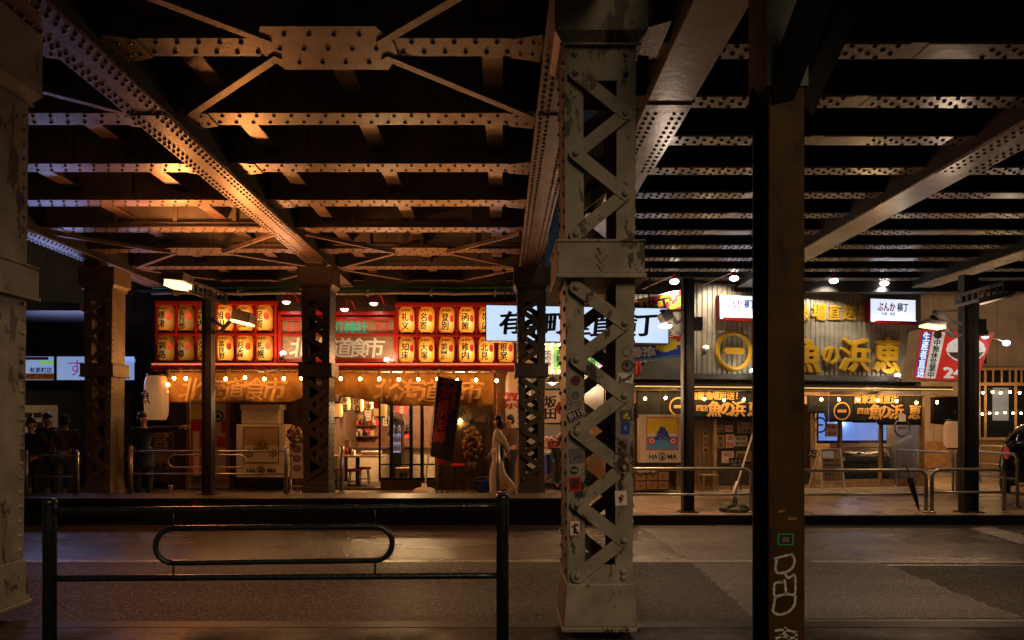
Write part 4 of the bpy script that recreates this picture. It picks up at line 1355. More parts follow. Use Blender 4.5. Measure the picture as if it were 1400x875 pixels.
for i, (z, r, m_, lab) in enumerate(((4.62, .045, 'mid_grey', 'thick grey conduit running along the top of the lantern racks'), (4.74, .025, 'green', 'thin greenish pipe above the thick conduit over the lantern racks'))):
    t = thing('conduit_pipe', lab, 'pipe', (-3.8, 16.7 + i * .06, z))
    build(MB().tube([(-4.1 + 8.2 * j / 12, 0, .012 * math.sin(j * 1.7)) for j in range(13)], r, 8), 'pipe', m_, t, True)
    for x in range(6): build(MB().box(-3.6 + x * 1.45, -3.56 + x * 1.45, -r - .01, .2, -r - .012, r + .012), 'clip', 'grey', t, True)
# ================================================================== lit white sign and alley between the shops
def litbox(name, label, cat, quad, D, dep, face, side, texts=(), frame=.015, group=None):
    """box sign given by the four picture corners of its face TL TR BR BL"""
    P = [(sx(a, D), sz(b, D)) for a, b in quad]
    cx = sum(p[0] for p in P) / 4; cz = min(p[1] for p in P)
    t = thing(name, label, cat, (cx, D, cz), 0, group)
    build(MB().prism(P, D + .004, D + dep), 'case', side, t)
    c = (cx, sum(p[1] for p in P) / 4)
    ins = [(c[0] + (x - c[0]) * .992, c[1] + (z - c[1]) * .97) for x, z in P]
    build(MB().prism(ins, D - .004, D + .003), 'lit_face', face, t)
    fr = MB()
    for i in range(4):
        a, b = P[i], P[(i+1) % 4]
        fr.bar((a[0], D - .004, a[1]), (b[0], D - .004, b[1]), frame, .02, (0, 1, 0))
    build(fr, 'frame', side, t)
    for m_, fn in texts:
        mb = MB(); fn(mb, D - .007); build(mb, 'lettering', m_, t)
    return t
D = 15.5
def big_sign(mb, y):
    for i, ch in enumerate('有楽町産直横丁'):
        px = 699 + i * 31; py = 441 + i * .7
        mb.text(ch, sx(px, D), y, sz(py, D), .47, bold=.036, shear=.15, rot=.06)
    return mb
ws = litbox('sign', 'big white lit sign with dark brush letters hanging across the alley', 'lit sign', [(664, 416.5), (914.5, 421.5), (914.5, 470), (664, 466)], D, .3, 'sign_white', 'mid_grey', [('navy_ink', big_sign)])
for q in (690, 890): build(MB().cyl((sx(q, D), D + .15, sz(419, D)), (sx(q, D), D + .15, LB), .015), 'hanger', 'dark_pole', ws)
# tricolour lit board with bulbs
D = 16.2
t = thing('sign', 'tricolour lit board with vertical letters and bulb rows under the white sign', 'lit sign', (sx(788, D), D, sz(505, D)))
w0 = 742; cols = ['sign_cream', 'sign_green', 'sign_lilac', 'sign_cream', 'sign_green', 'sign_lilac']
for i in range(6):
    a = MB(); bx(a, w0 + i * 15.2, w0 + (i + 1) * 15.2 - .3, D, D + .15, 474, 505)
    build(a, 'lit_panel', cols[i], t)
mb = MB()
for i, wd in enumerate(('北の幸', '海鮮丼', '炉端焼', '地酒', '帆立貝', '蟹汁')):
    mb.vtext(wd, sx(w0 + i * 15.2 + 7.5, D), D - .004, sz(490, D), .125, bold=.02)
build(mb, 'lettering', 'ink', t)
part('frame', 'wood_pale', t, (740, 835, D - .02, D + .15, 469, 474), (740, 835, D - .02, D + .15, 505, 511))
for row in (471.5, 508):
    for i in range(10):
        b = MB().ell((sx(745 + i * 9.4, D), D - .05, sz(row, D)), (.032, .032, .032), 8, 6); build(b, 'bulb', 'bulb_white', t)
alley = thing('market_hall', 'deep lit food alley between the two eateries', 'market alley', (1.5, 22, .15))
build(MB().box(.42, 4.4, 22.5, 22.6, .15, 4.6), 'back_wall', 'cream', alley)
build(MB().box(4.1, 4.2, 17.2, 22.5, .15, 4.6), 'side_wall', 'wood', alley)
build(MB().box(.42, 4.1, 17.0, 22.5, 3.3, 3.36), 'inner_ceiling', 'wood_pale', alley)
build(MB().box(.42, 4.1, 17.0, 22.5, .153, .16), 'floor', 'grey', alley)
build(MB().box(.42, 4.1, 17.32, 17.4, 3.37, 5.3), 'front_panel', 'grey', alley)
for x, z_, y, e, lab in ((1.3, 2.7, 18.6, 110, 'white lamp hanging in the alley behind the near column'), (2.6, 2.6, 19.5, 150, 'second white lamp deeper in the alley')):
    tl = thing('ceiling_lamp', lab, 'lamp', (x, y, z_))
    build(MB().lathe([(.02, .14), (.06, .12), (.16, 0), (.15, -.005)], n=16), 'shade', 'mid_grey', tl, True)
    build(MB().ell((0, 0, 0), (.08, .08, .06), 12, 6), 'bulb', 'lamp_warm', tl, True)
    build(MB().cyl((0, 0, .12), (0, 0, 3.3 - z_), .008, n=5), 'cord', 'black', tl, True)
    light('POINT', 'lamp', (x, y, z_ - .12), e, (1, .72, .42), .1, tl)
big_lantern('pale lantern lettered with two dark characters and a red dot in the alley', 757, 556, 17.6, 30, 44, 'lantern_big', ('●', .55, -.1, .34), 0, ('坂田', -.35, .28, .28))
big_lantern('orange lantern seen through the lattice of the near column', 806, 590, 18.0, 26, 34, 'lantern_small')
t = thing('food_stall', 'white food stall counter with a blue cooler box and steel pots in the alley', 'stall', (sx(760, 17.8), 17.8, .15))
part('counter', 'cream', t, (738, 800, 17.8, 18.5, 618, 662))
part('counter_top', 'white', t, (736, 802, 17.75, 18.55, 615, 618))
part('side_panel', 'sky_blue', t, (738, 772, 17.74, 17.79, 621, 641))
D = 17.3
t = thing('cooler_box', 'blue and white cooler box with a steel urn in front of the food stall', 'cooler', (sx(752, D), D, .15))
part('body', 'blue', t, (740, 752, D, D + .3, 622, 648)); part('lid', 'white', t, (739, 753, D - .02, D + .32, 618, 622))
t = thing('steel_urn', 'steel urn on a wheeled trolley before the stall', 'urn', (sx(762, 17.2), 17.2, .15))
build(MB().lathe([(0, .22), (.14, .22), (.14, .62), (.12, .66), (.05, .69), (0, .7)], n=16), 'urn', 'rail_steel', t, True)
build(MB().box(-.3, .28, -.2, .2, .16, .2).box(-.3, -.27, -.2, -.17, .2, .8).box(.25, .28, -.2, -.17, .2, .8), 'trolley', 'grey', t, True)
for a in (-.22, .2): build(MB().cyl((a, -.12, .08), (a, -.06, .08), .075, n=14), 'wheel', 'black', t, True)
rr = random.Random(11)
crates = ((748, 600, 'pink', 'pink crate on the alley stall beside the dark figure'), (758, 603, 'red', 'red crate in the middle of the alley stall'), (770, 596, 'cream', 'cream crate stacked high on the alley stall'), (788, 600, 'wood_pale', 'wooden crate on the alley stall seen through the lattice'))
for px, py, m_, lab in crates:
    D = 18.1; t = thing('crate', lab, 'crate', (sx(px, D), D, sz(615, D)))
    h = sz(py, D) - sz(615, D); mb = MB()
    for x in (-.15, .13):
        mb.box(x, x + .02, 0, .3, 0, h)
    for i in range(3): mb.box(-.15, .15, 0, .015, h * i / 3 + .01, h * (i + .8) / 3); mb.box(-.15, .15, .285, .3, h * i / 3 + .01, h * (i + .8) / 3)
    mb.box(-.15, .15, 0, .3, 0, .012)
    build(mb, 'slats', m_, t, True)
    gb = MB()
    for i in range(14): gb.ell((rr.uniform(-.11, .11), rr.uniform(.04, .26), h + rr.uniform(-.02, .03)), (.04, .04, .035), 7, 5)
    build(gb, 'goods', rr.choice(['flower', 'pink', 'leaf']), t, True)
# fishing banners
def fish_flag(label, quad, D, base, kind):
    P = [(sx(a, D), sz(b, D)) for a, b in quad]
    t = thing('festival_flag', label, 'flag', (sum(p[0] for p in P)/4, D, min(p[1] for p in P)))
    def pt(u, v):
        x = (P[0][0]*(1-u) + P[1][0]*u)*(1-v) + (P[3][0]*(1-u) + P[2][0]*u)*v
        z = (P[0][1]*(1-u) + P[1][1]*u)*(1-v) + (P[3][1]*(1-u) + P[2][1]*u)*v
        return x, D + .03 * math.sin(u * 9 + v * 2), z
    mb = MB(); n = 24; vs = []
    for i in range(n + 1):
        for j in range(n + 1): vs.append(pt(i / n, j / n))
    k = len(mb.v); mb.v.extend(vs)
    for i in range(n):
        for j in range(n):
            u, v = (i + .5) / n, (j + .5) / n
            if kind == 'sun':
                a = math.atan2((v - 1.1) * .55, u - .45)
                mi = 0 if int((a + PI) / .28) % 2 else 1
                if u > .8 and .1 < v < .7 and int(u * 30 + v * 6) % 3 == 0: mi = 2
            else:
                mi = 0
                if v < .22 + .1 * math.sin(u * 7): mi = 1
                if (u - .8) ** 2 * 5 + (v - .38) ** 2 < .10: mi = 2
                if v > .9: mi = 3
            mb.f.append(tuple(k + q for q in (i*(n+1)+j, (i+1)*(n+1)+j, (i+1)*(n+1)+j+1, i*(n+1)+j+1))); mb.m.append(mi); mb.s.append(True)
    c = build(mb, 'cloth', ['yellow', 'red', 'green'] if kind == 'sun' else ['blue', 'red', 'yellow', 'sky_blue'], t)
    c.modifiers.new('thickness', 'SOLIDIFY').thickness = .006
    lb = MB()
    if kind == 'sun':
        for i, ch in enumerate('大漁横丁'):
            x, y, z = pt(.12 + i * .2, .55); lb.text(ch, x, y - .05, z, .34, bold=.035, rot=.25)
        build(lb, 'lettering', 'navy_ink', t)
    else:
        for i, ch in enumerate('北海漁師好食'):
            x, y, z = pt(.08 + i * .105, .62); lb.text(ch, x, y - .05, z, .22, bold=.05, rot=.14)
        build(lb, 'lettering', 'white', t)
    build(MB().tube([(P[0][0] - .1, D + .05, P[0][1] + .02), (P[1][0] + .1, D + .05, P[1][1] + .03)], .02, 6), 'pole', 'grey', t)
    return t
fish_flag('yellow and red sunburst festival flag above the right end of the white sign', [(838, 420), (935, 396), (935, 424), (838, 446)], 16.0, 0, 'sun')
fish_flag('blue festival flag with white letters under the right end of the white sign', [(820, 468), (935, 458), (935, 487), (820, 498)], 16.0, 0, 'blue')
t = thing('fish_ornament', 'small red fish ornament hanging below the blue festival flag', 'ornament', (sx(873, 16.2), 16.2, sz(510, 16.2)))
build(MB().ell((0, 0, .1), (.07, .05, .17), 10, 7).prism([(-.07, .3), (.09, .32), (0, .2)], -.015, .015), 'body', 'red', t, True)
build(MB().ell((.04, -.05, .05), (.015, .01, .015), 6, 5), 'eye', 'white', t, True)

# ================================================================== the right eatery, its front turned a little away
th = math.atan2(1.1, 5.6)
RP = Plane(4.16, 16.8, th)
rs = thing('eatery_building', 'eatery clad in rusty corrugated sheets with raised gold letters', 'restaurant', (4.16, 16.8, .15), th)
def rz_(z): return z - .15
def RB(mb, px0, px1, v0, v1, py0, py1, mi=0, pm=None):
    """box by picture edges at offset v0 in front of (negative) or behind the front"""
    pm = pm or (px0 + px1) / 2
    u0, u1 = RP.u(px0, v0), RP.u(px1, v0)
    return mb.box(u0, u1, v0, v1, rz_(RP.uz(pm, py1, v0)[1]), rz_(RP.uz(pm, py0, v0)[1]), mi)
def rpart(name, m, parent, *bs, **kw):
    mb = MB()
    for b in bs: RB(mb, *b)
    return build(mb, name, m, parent, True, **kw)
def RT(name, label, cat, px, py, v, group=None):
    x, y, z = RP.at(px, py, v)
    return thing(name, label, cat, (x, y, z), th, group)
U0, U1 = RP.u(868), RP.u(1256)
# corrugated sheets
mat('corrugated', (.34, .31, .25), .48, .1, .2, 3, .1, 30, stain=(.15, .065, .02), sscale=1.5, samt=.56, sharp=.16)
def corrugated(u0, u1, z0, z1, v, pitch=.125, dep=.028):
    mb = MB(); u = u0; prof = []
    while u < u1:
        prof += [(u, v), (u + pitch * .12, v - dep), (u + pitch * .78, v - dep), (u + pitch * .9, v)]
        u += pitch
    prof = [(min(a, u1), b) for a, b in prof]
    n = len(prof)
    mb.add([(a, b, z) for z in (z0, z1) for a, b in prof], [(i, i + 1, n + i + 1, n + i) for i in range(n - 1)])
    return mb
ztop = 4.83
ub = RP.u(938)
build(corrugated(ub, U1, 2.66, 3.55, 0), 'cladding', 'corrugated', rs, True)
build(corrugated(ub, U1, 3.552, ztop - .15, -.006), 'cladding', 'corrugated', rs, True)
build(MB().box(ub, U1, -.045, .1, ztop - .15, ztop - .11).box(ub, U1, .02, .1, 2.5, ztop - .15), 'capping', 'grey', rs, True)
build(corrugated(U0 - .8, ub - .01, 2.9, ztop - .35, .35), 'cladding', 'corrugated', rs, True)
build(MB().box(U1 - .02, U1 + .02, -.05, 3.5, 0, ztop - .15), 'side_wall', 'panel_wall', rs, True)
build(MB().box(U0 - .7, U1, 3.4, 3.5, 0, ztop - .2), 'back_wall', 'wood', rs, True)
build(MB().box(U0 - .7, U1, .1, 3.4, 2.42, 2.5), 'inner_ceiling', 'wood_dark', rs, True)
build(MB().box(U0 - .7, U1, .02, 3.4, 0, .03), 'floor', 'mid_grey', rs, True)
build(MB().box(U0 - .74, U0 - .7, -.02, 3.4, 0, ztop - .4), 'side_wall', 'wood', rs, True)
zs = 2.50
build(MB().box(ub, U1 + .6, -.16, .015, zs + .02, zs + .14), 'soffit', 'soffit', rs, True, bev=.006)
a = RP.u(868, -.3)
build(MB().hprism([(U0 - .1, -.5), (ub - .02, -.1), (ub - .02, .3), (U0 - .1, .3)], zs, zs + .03).prism([(U0 - .1, zs + .03), (ub - .02, zs + .03), (ub - .02, zs + .75), (U0 - .1, zs + .2)], .05, .3), 'awning', 'soffit', rs, True)
build(MB().box(U0 - .1, U1 + .7, -.30, -.27, zs - .175, zs - .15), 'led_strip', 'led', rs, True)
build(MB().box(U0 - .1, U1 + .7, -.262, -.20, zs - .20, zs - .13).box(U0 - .1, U1 + .7, -.30, .02, zs - .125, zs - .09), 'led_rail', 'wood_dark', rs, True)
light('AREA', 'led_light', RP.w((U0 + U1) / 2, -.32, 2.42), 34, (1, .60, .24), U1 - U0, None, (0, 0, th), sizey=.05).rotation_euler = (R(0), 0, th)
# front: timber wall, posters wall, sliding doors
rpart('timber_wall', 'planks', rs, (925, 979, 0, .06, 552, 670), (866, 925, .35, .4, 552, 670))
rpart('notice_wall', 'wood_dark', rs, (979, 1034, .01, .06, 552, 670))
rpart('notice_wall', 'wood_dark', rs, (1034, 1112, .01, .06, 552, 670))
for x in (978, 1033, 1112, 1262): rpart('post', 'wood_pale', rs, (x - 2.2, x + 2.2, -.05, .0, 540, 671))
rpart('sill', 'wood_pale', rs, (1112, 1262, -.03, .06, 663, 671), (925, 1112, -.03, .0, 664, 671))
for a, b, v in ((1113, 1150, .03), (1148, 1206, .07), (1204, 1262, .03)):
    g = MB()
    for x in (a, b): RB(g, x - 1.8, x + 1.8, v, v + .04, 548, 663)
    RB(g, a, b, v, v + .04, 655, 663); RB(g, a, b, v, v + .04, 548, 552)
    dr = build(g, 'sliding_door', 'wood_pale', rs, True)
    gl = MB(); RB(gl, a + 1, b - 1, v + .015, v + .02, 551, 657); build(gl, 'pane', 'glass', dr, True)
# signs on the cladding
def bunka(label, x0, x1, y0, y1, v):
    t = RT('sign', label, 'lit sign', (x0 + x1) / 2, y1, v)
    def B(mb, a, b, va, vb, c, d, mi=0):
        ua, ub_ = RP.u(a, v) - RP.u((x0 + x1)/2, v), RP.u(b, v) - RP.u((x0 + x1)/2, v)
        zb = RP.uz((x0 + x1)/2, y1, v)[1]
        return mb.box(ua, ub_, va, vb, RP.uz((x0+x1)/2, d, v)[1] - zb, RP.uz((x0+x1)/2, c, v)[1] - zb, mi)
    k = RP.k((x0 + x1) / 2, v)
    w = (x1 - x0) * k; h = (y1 - y0) * k
    build(B(MB(), x0, x1, .004, .2, y0, y1), 'case', 'red_paint', t, True)
    build(B(MB(), x0 + .4, x1 - .4, -.002, .003, y0 + .4, y1 - .4), 'lit_face', 'sign_cool', t, True)
    mb = MB().text('ぶんか', -w * .17, -.006, h * .66, h * .40, w=w * .44, bold=.035)
    build(mb, 'lettering', 'magenta', t, True)
    build(MB().text('横丁', w * .24, -.006, h * .66, h * .36, w=w * .28, bold=.03), 'lettering', 'blue', t, True)
    build(MB().text('大漁・直送', -w * .12, -.006, h * .36, h * .13, w=w * .34, bold=.015), 'lettering', 'ink', t, True)
    build(MB().box(-w/2 - .02, w/2 + .03, -.16, .0, -.05, -.01).box(-w/2 + .02, w/2, -.15, -.05, -.01, .025), 'lamp_tray', 'lamp_white' if 0 else 'red_paint', t, True)
    build(MB().box(-w/2 + .04, w/2, -.13, -.05, -.008, .03), 'strip_lamp', 'lamp_cool', t, True)
    return t
bunka('white lit sign with pink and blue letters left of the dark post', 984, 1040, 404, 437, -.22)
bunka('white lit sign with pink and blue letters at the upper right corner of the cladding', 1190, 1252, 409, 441, -.22)
# gold raised letters
def gold(label, chars, py, v, bold, group=None, ext=.05):
    for ch, px, w, h, lab in chars:
        k = RP.k(px, v)
        t = RT('gold_character', lab, 'sign letter', px, py + h / 2, v)
        mb = MB().text(ch, 0, 0, h * k / 2, h * k, w=w * k, bold=bold, ext=ext, shear=.06)
        o = build(mb, 'raised_letter', 'gold', t, True)
        bb = o.modifiers.new('bevel', 'BEVEL'); bb.width = .01; bb.segments = 2; bb.limit_method = 'ANGLE'
gold('', [('魚', 1099, 44, 47, 'large gold character cut by the dark post on its left'), ('の', 1134, 24, 30, 'large gold round kana between two taller gold characters'), ('浜', 1167, 44, 46, 'large gold character with three water strokes on the left'), ('恵', 1210, 38, 48, 'large gold character at the right end above the white spotlight')], 486, -.06, .045)
gold('', [('漁', 1096, 20, 22, 'small gold character just right of the dark post'), ('場', 1119, 21, 22, 'small gold character second from the dark post'), ('直', 1140, 20, 21, 'small gold character third from the dark post'), ('送', 1160, 20, 21, 'small gold character before the exclamation mark'), ('！', 1177, 9, 22, 'small gold exclamation mark beside the right lit sign')], 427, -.05, .03, ext=.035)
t = RT('gold_emblem', 'gold ring emblem with a horizontal bar on the cladding', 'emblem', 1003, 506, -.06)
k = RP.k(1003); r = 24.5 * k
ring = MB().tube([(r*math.cos(2*PI*i/40), 0, 26*k + r*math.sin(2*PI*i/40)) for i in range(40)], .058, 10, closed=True)
build(ring, 'ring', 'gold', t, True)
bar = MB()
pts = []
for i in range(17):
    a = -PI/2 + PI*i/16; pts.append((11*k + 4.4*k*math.cos(a), 26*k + 4.4*k*math.sin(a)))
for i in range(17):
    a = PI/2 + PI*i/16; pts.append((-11*k + 4.4*k*math.cos(a), 26*k + 4.4*k*math.sin(a)))
build(bar.prism(pts, -.05, .03), 'bar', 'gold', t, True, bev=.015)
# lamps
for px, py, lab in ((922, 385, 'over the sunburst flag'), (1003.5, 380.5, 'over the left pink lettered sign'), (1140, 384, 'right of the dark post above the cladding'), (1209, 387.5, 'over the right pink lettered sign'), (1273.5, 388.5, 'beyond the right edge of the cladding')):
    x, y, z = RP.at(px, py, -.75)
    t = thing('gooseneck_lamp', 'red capped lamp with white bulb ' + lab, 'sign lamp', (x, y, z), th)
    build(MB().tube([(-.45, .7, -.06), (-.05, .05, .12), (0, 0, .10)], .012, 6), 'arm', 'cream', t, True)
    build(MB().lathe([(.03, .16), (.055, .15), (.06, .04), (.07, .03), (.03, .0)], n=14), 'cap', 'red', t, True)
    build(MB().ell((0, 0, 0), (.10, .10, .06), 12, 7), 'bulb', 'lamp_white', t, True)
    light('SPOT', 'lamp', (x, y, z - .06), 175, (1, .84, .62), .06, None, aim((RP.n[0] * .8, RP.n[1] * .8, -1)), R(115))
board_spot('white spotlight beside the gold ring emblem on a jointed arm', 965, 475, 0, 1, 'lamp_warm', RP, -.45, 4, (1, .8, .55))
board_spot('white spotlight below the gold ring emblem', 1029, 507, 0, -1, 'lamp_white', RP, -.35, 7, (1, .85, .65))
board_spot('white spotlight below the last large gold character', 1227, 513, 0, -1, 'lamp_white', RP, -.35, 7, (1, .85, .65))
# noren of the right eatery
def rnoren(label, px0, px1, py0, slits, bot, items, v=-.12, ph=0):
    pm = (px0 + px1) / 2
    t = RT('noren_curtain', label, 'curtain', pm, py0, v)
    uo = RP.u(pm, v); zo = RP.uz(pm, py0, v)[1]
    f = lambda u, z: .035 * (math.sin(u * 6 + ph) + .6 * math.sin(u * 13 + ph)) * (.15 + (-z)) - .0
    edges = [px0] + list(slits) + [px1]
    for a, b in zip(edges, edges[1:]):
        mb = MB(); n, mm = 8, 8; vs = []
        for i in range(n + 1):
            px = a + .25 + (b - a - .5) * i / n
            u = RP.u(px, v) - uo; zb = RP.uz(px, bot(px), v)[1] - zo
            for j in range(mm + 1):
                z = zb * j / mm
                vs.append((u, f(u, z), z))
        mb.add(vs, [(i*(mm+1)+j, (i+1)*(mm+1)+j, (i+1)*(mm+1)+j+1, i*(mm+1)+j+1) for i in range(n) for j in range(mm)], 0, True)
        c = build(mb, 'cloth_panel', 'noren', t, True); c.modifiers.new('thickness', 'SOLIDIFY').thickness = .005
    lb = MB()
    for it in items:
        if it[0] == 'ring':
            _, px, py, rr_ = it; k = RP.k(px, v); u, z = RP.uz(px, py, v); u -= uo; z -= zo
            for i in range(28):
                a0, a1 = 2*PI*i/28, 2*PI*(i+1)/28
                q = [(u + r_*math.cos(a_), z + r_*math.sin(a_)) for r_, a_ in ((rr_*k, a0), (rr_*k, a1), (rr_*k*.84, a1), (rr_*k*.84, a0))]
                lb.add([(p, f(p, s_) - .016, s_) for p, s_ in q], [(0, 1, 2, 3)])
            lb.add([(p, f(p, s_) - .016, s_) for p, s_ in [(u - .5*rr_*k, z - .16*rr_*k), (u + .5*rr_*k, z - .16*rr_*k), (u + .5*rr_*k, z + .16*rr_*k), (u - .5*rr_*k, z + .16*rr_*k)]], [(0, 1, 2, 3)])
        else:
            _, txt, pxs, py, hpx, bold = it
            for ch, px in zip(txt, pxs):
                k = RP.k(px, v); u, z = RP.uz(px, py, v)
                lb.text(ch, u - uo, 0, z - zo, hpx * k, bold=bold, shear=.1, fn=lambda p: (p[0], f(p[0], p[2]) - .016, p[2]))
    build(lb, 'lettering', 'noren_ink', t, True)
    build(MB().cyl((RP.u(px0, v) - uo - .05, .0, .012), (RP.u(px1, v) - uo + .05, .0, .012), .014), 'rod', 'wood_pale', t, True)
    return t
rnoren('black noren with a ring emblem above the painted cabinet', 869, 937, 534, (903,), lambda p: 572 + 0 * p, [('ring', 927, 556, 13)], -.14, .5)
rnoren('black noren with gold letters above the notice wall', 938, 1035, 534, (962, 987, 1011), lambda p: 573, [('t', '自家漁場直送！', (948, 958, 968, 978, 988, 998, 1007), 541, 11, .035), ('t', '魚の浜恵', (976, 994, 1008, 1031), 559, 21, .045), ('t', '四店', (955, 963), 558, 9, .03)], -.14, 1.5)
rnoren('black noren with a ring emblem above the sandwich board', 1103, 1166, 541, (1133,), lambda p: 577 - (12 if p < 1128 else 0) + 0 * p, [('ring', 1151, 562, 12.5)], -.14, .2)
rnoren('black noren with gold letters above the bluish screen', 1166, 1262, 541, (1198, 1232), lambda p: 578 + (3 if p > 1200 else 0), [('t', '自家漁場直送', (1172, 1182, 1192, 1202, 1212, 1222), 546, 11, .035), ('t', '魚の浜恵', (1196, 1209, 1225, 1250), 563, 20, .045), ('t', '四店', (1175, 1184), 562, 9, .03)], -.14, 2.2)
rnoren('plain black noren panel at the right end beside the tilted red sign', 1272, 1314, 543, (), lambda p: 581 - abs(p - 1293) * .1, [], -.1, 3)
bulb_string('white bulb string in front of the noren left of the dark post', [(882, 545), (910, 544), (936, 545), (963, 545.5), (990, 547), (1017, 546)], 0, 0, 'bulb_white', .03, .2, True, RP, -.35)
bulb_string('white bulb string in front of the noren right of the dark post', [(1123, 546), (1147, 546), (1173, 546.5), (1200, 547.5), (1226, 548), (1253, 550.5), (1281, 550)], 0, 0, 'bulb_white', .03, .2, True, RP, -.35)
# things at the right eatery
def rposter(label, px, py, w, h, m_, txt, col, v=-.004):
    t = RT('poster', label, 'poster', px, py, v)
    k = RP.k(px, v); w *= k; h *= k
    build(MB().box(-w/2, w/2, 0, .01, -h/2, h/2), 'sheet', m_, t, True)
    lb = MB(); n = len(txt)
    for i, tx in enumerate(txt): lb.text(tx, 0, -.003, h * (.5 - (i + .5) / n), h / n * .7, w=min(w * .85, h / n * .7 * len(tx)), bold=.02)
    build(lb, 'lettering', col, t, True)
rposter('tall narrow wooden name plate with vertical letters on the plank wall', 964.5, 604, 7, 31, 'wood_pale', ['個', '室', '完', '備'], 'ink')
rposter('kraft menu sheet at the upper left of the notice wall', 985, 586, 12, 10, 'kraft', ['おすすめ', '刺身盛'], 'ink')
rposter('kraft menu sheet with dark drawing under the upper left sheet', 985, 604, 12, 18, 'kraft', ['魚', '活'], 'ink')
rposter('red framed menu sheet in the middle of the notice wall', 998, 603, 12, 18, 'cream', ['酒', '宴会'], 'red')
rposter('wide pale sheet above the red framed menu', 997, 586, 11, 9, 'cream', ['営業中'], 'red')
rposter('wide pale notice right of the red framed menu', 1013, 603, 19, 14, 'cream', ['昼定食', '焼魚 刺身'], 'ink')
rposter('large pale price list at the upper right of the notice wall', 1019, 585, 23, 14, 'kraft', ['生ビール', '日本酒'], 'ink')
rposter('cream notice with a red top low on the notice wall', 995, 625, 18, 16, 'cream', ['本日', '入荷'], 'red')
rposter('wide brown sheet right of the cream notice with a red top', 1017, 624, 22, 14, 'kraft', ['宴会承ります'], 'ink')
rposter('white poster with a red band on the glass door', 1137, 588, 20, 18, 'white', ['新鮮', '直送'], 'red', .02)
rposter('entrance sign with pale letters beside the dark post', 1111, 620, 14, 9, 'black', ['入口'], 'cream', -.06)
t = RT('tv_screen', 'large bluish white screen glowing behind the sliding doors', 'screen', 1172, 600, .9)
mb = MB(); k = RP.k(1172, .9)
build(MB().box(-60*k, 46*k, 0, .05, -6*k, 50*k), 'frame', 'blue', t, True)
build(MB().box(-59*k, 45*k, -.008, -.002, -2*k, 49*k), 'display', 'screen', t, True)
t = RT('fish_case', 'chilled glass display case with green trimmed trays behind the doors', 'display case', 1184, 660, 1.0)
k = RP.k(1184, 1.0)
build(MB().box(-30*k, 38*k, 0, .7, 0, 30*k), 'cabinet', 'mid_grey', t, True)
build(MB().box(-30*k, 38*k, .0, .7, 36*k, 48*k), 'glass_hood', 'glass', t, True)
build(MB().box(-31*k, 39*k, -.02, .02, 47.5*k, 49*k).box(-31*k, 39*k, -.02, .02, 30*k, 36*k), 'rim', 'rail_steel', t, True)
rr = random.Random(4); mb = MB()
for i in range(60): mb.ell((rr.uniform(-28, 36)*k, rr.uniform(.1, .5), 38*k + rr.uniform(0, .05)), (.08, .05, .03), 7, 4, rr.choice((0, 0, 1, 2)))
build(mb, 'iced_fish', ['white', 'leaf', 'pink'], t, True)
light('POINT', 'case_lamp', RP.w(RP.u(1184), .85, 1.7), 10, (.8, .9, 1), .1)
for px, v, e, lab in ((1190, 1.6, 330, 'warm ceiling lamp over the display case'), (1235, 1.3, 230, 'warm ceiling lamp near the right door')):
    x, y = RP.w(RP.u(px, v), v, 0)[:2]
    tl = thing('ceiling_lamp', lab, 'lamp', (x, y, 2.25))
    build(MB().lathe([(.02, .14), (.06, .12), (.14, 0), (.13, -.005)], n=16), 'shade', 'black', tl, True)
    build(MB().ell((0, 0, 0), (.07, .07, .06), 12, 6), 'bulb', 'lamp_warm', tl, True)
    light('POINT', 'lamp', (x, y, 2.12), e, (1, .62, .28), .1, tl)
t = RT('ring_sign', 'dark ring hanging sign over the right sliding door', 'sign', 1233, 585, -.2)
build(MB().tube([(.20*math.cos(2*PI*i/28), 0, .2*math.sin(2*PI*i/28)) for i in range(28)], .022, 6, closed=True).box(-.1, .1, -.01, .01, -.02, .02), 'ring', 'mid_grey', t, True)
build(MB().box(-.09, .09, -.02, -.01, .15, .32), 'card', 'white', t, True)
t = RT('ring_sign', 'dark ring emblem sticker on the glass left of the sandwich board', 'sign', 1121, 581, -.02)
build(MB().tube([(.17*math.cos(2*PI*i/28), 0, .17*math.sin(2*PI*i/28)) for i in range(28)], .02, 6, closed=True).box(-.08, .08, -.01, .01, -.02, .02), 'ring', 'black', t, True)
t = RT('sandwich_board', 'wooden framed sandwich board menu standing before the sliding doors', 'sandwich board', 1140, 672, -.55)
k = RP.k(1140, -.55)
build(MB().bar((-.29, 0, 0), (-.25, .12, 58*k), .03, .03, (0, 1, 0)).bar((.29, 0, 0), (.25, .12, 58*k), .03, .03, (0, 1, 0)).bar((-.27, .06, 13*k), (.27, .06, 13*k), .03, .03).bar((-.25, .12, 58*k), (.25, .12, 58*k), .03, .03).bar((-.33, .5, 0), (-.25, .14, 58*k), .03, .03, (0, 1, 0)).bar((.29, .5, 0), (.25, .14, 58*k), .03, .03, (0, 1, 0)), 'frame', 'cream', t, True)
bd = MB().quad((-.26, .05, 14*k), (.26, .05, 14*k), (.245, .112, 56.5*k), (-.245, .112, 56.5*k))
build(bd, 'menu_sheet', 'kraft', t, True)
lb = MB()
fnl = lambda p: (p[0], .035 + .062 * (p[2] / k - 14) / 42.5, p[2])
for i, tx in enumerate(('海鮮丼 980', '刺身定食', '焼魚定食', '牡蠣フライ', '生ビール')):
    lb.text(tx, 0, 0, (42 - i * 6.2) * k, .085, w=.40, bold=.02, fn=fnl)
build(lb, 'lettering', 'rust', t, True)
build(MB().quad((-.22, .085, 45*k), (.06, .085, 45*k), (.06, .10, 55*k), (-.22, .10, 55*k)), 'picture', 'white', t, True)
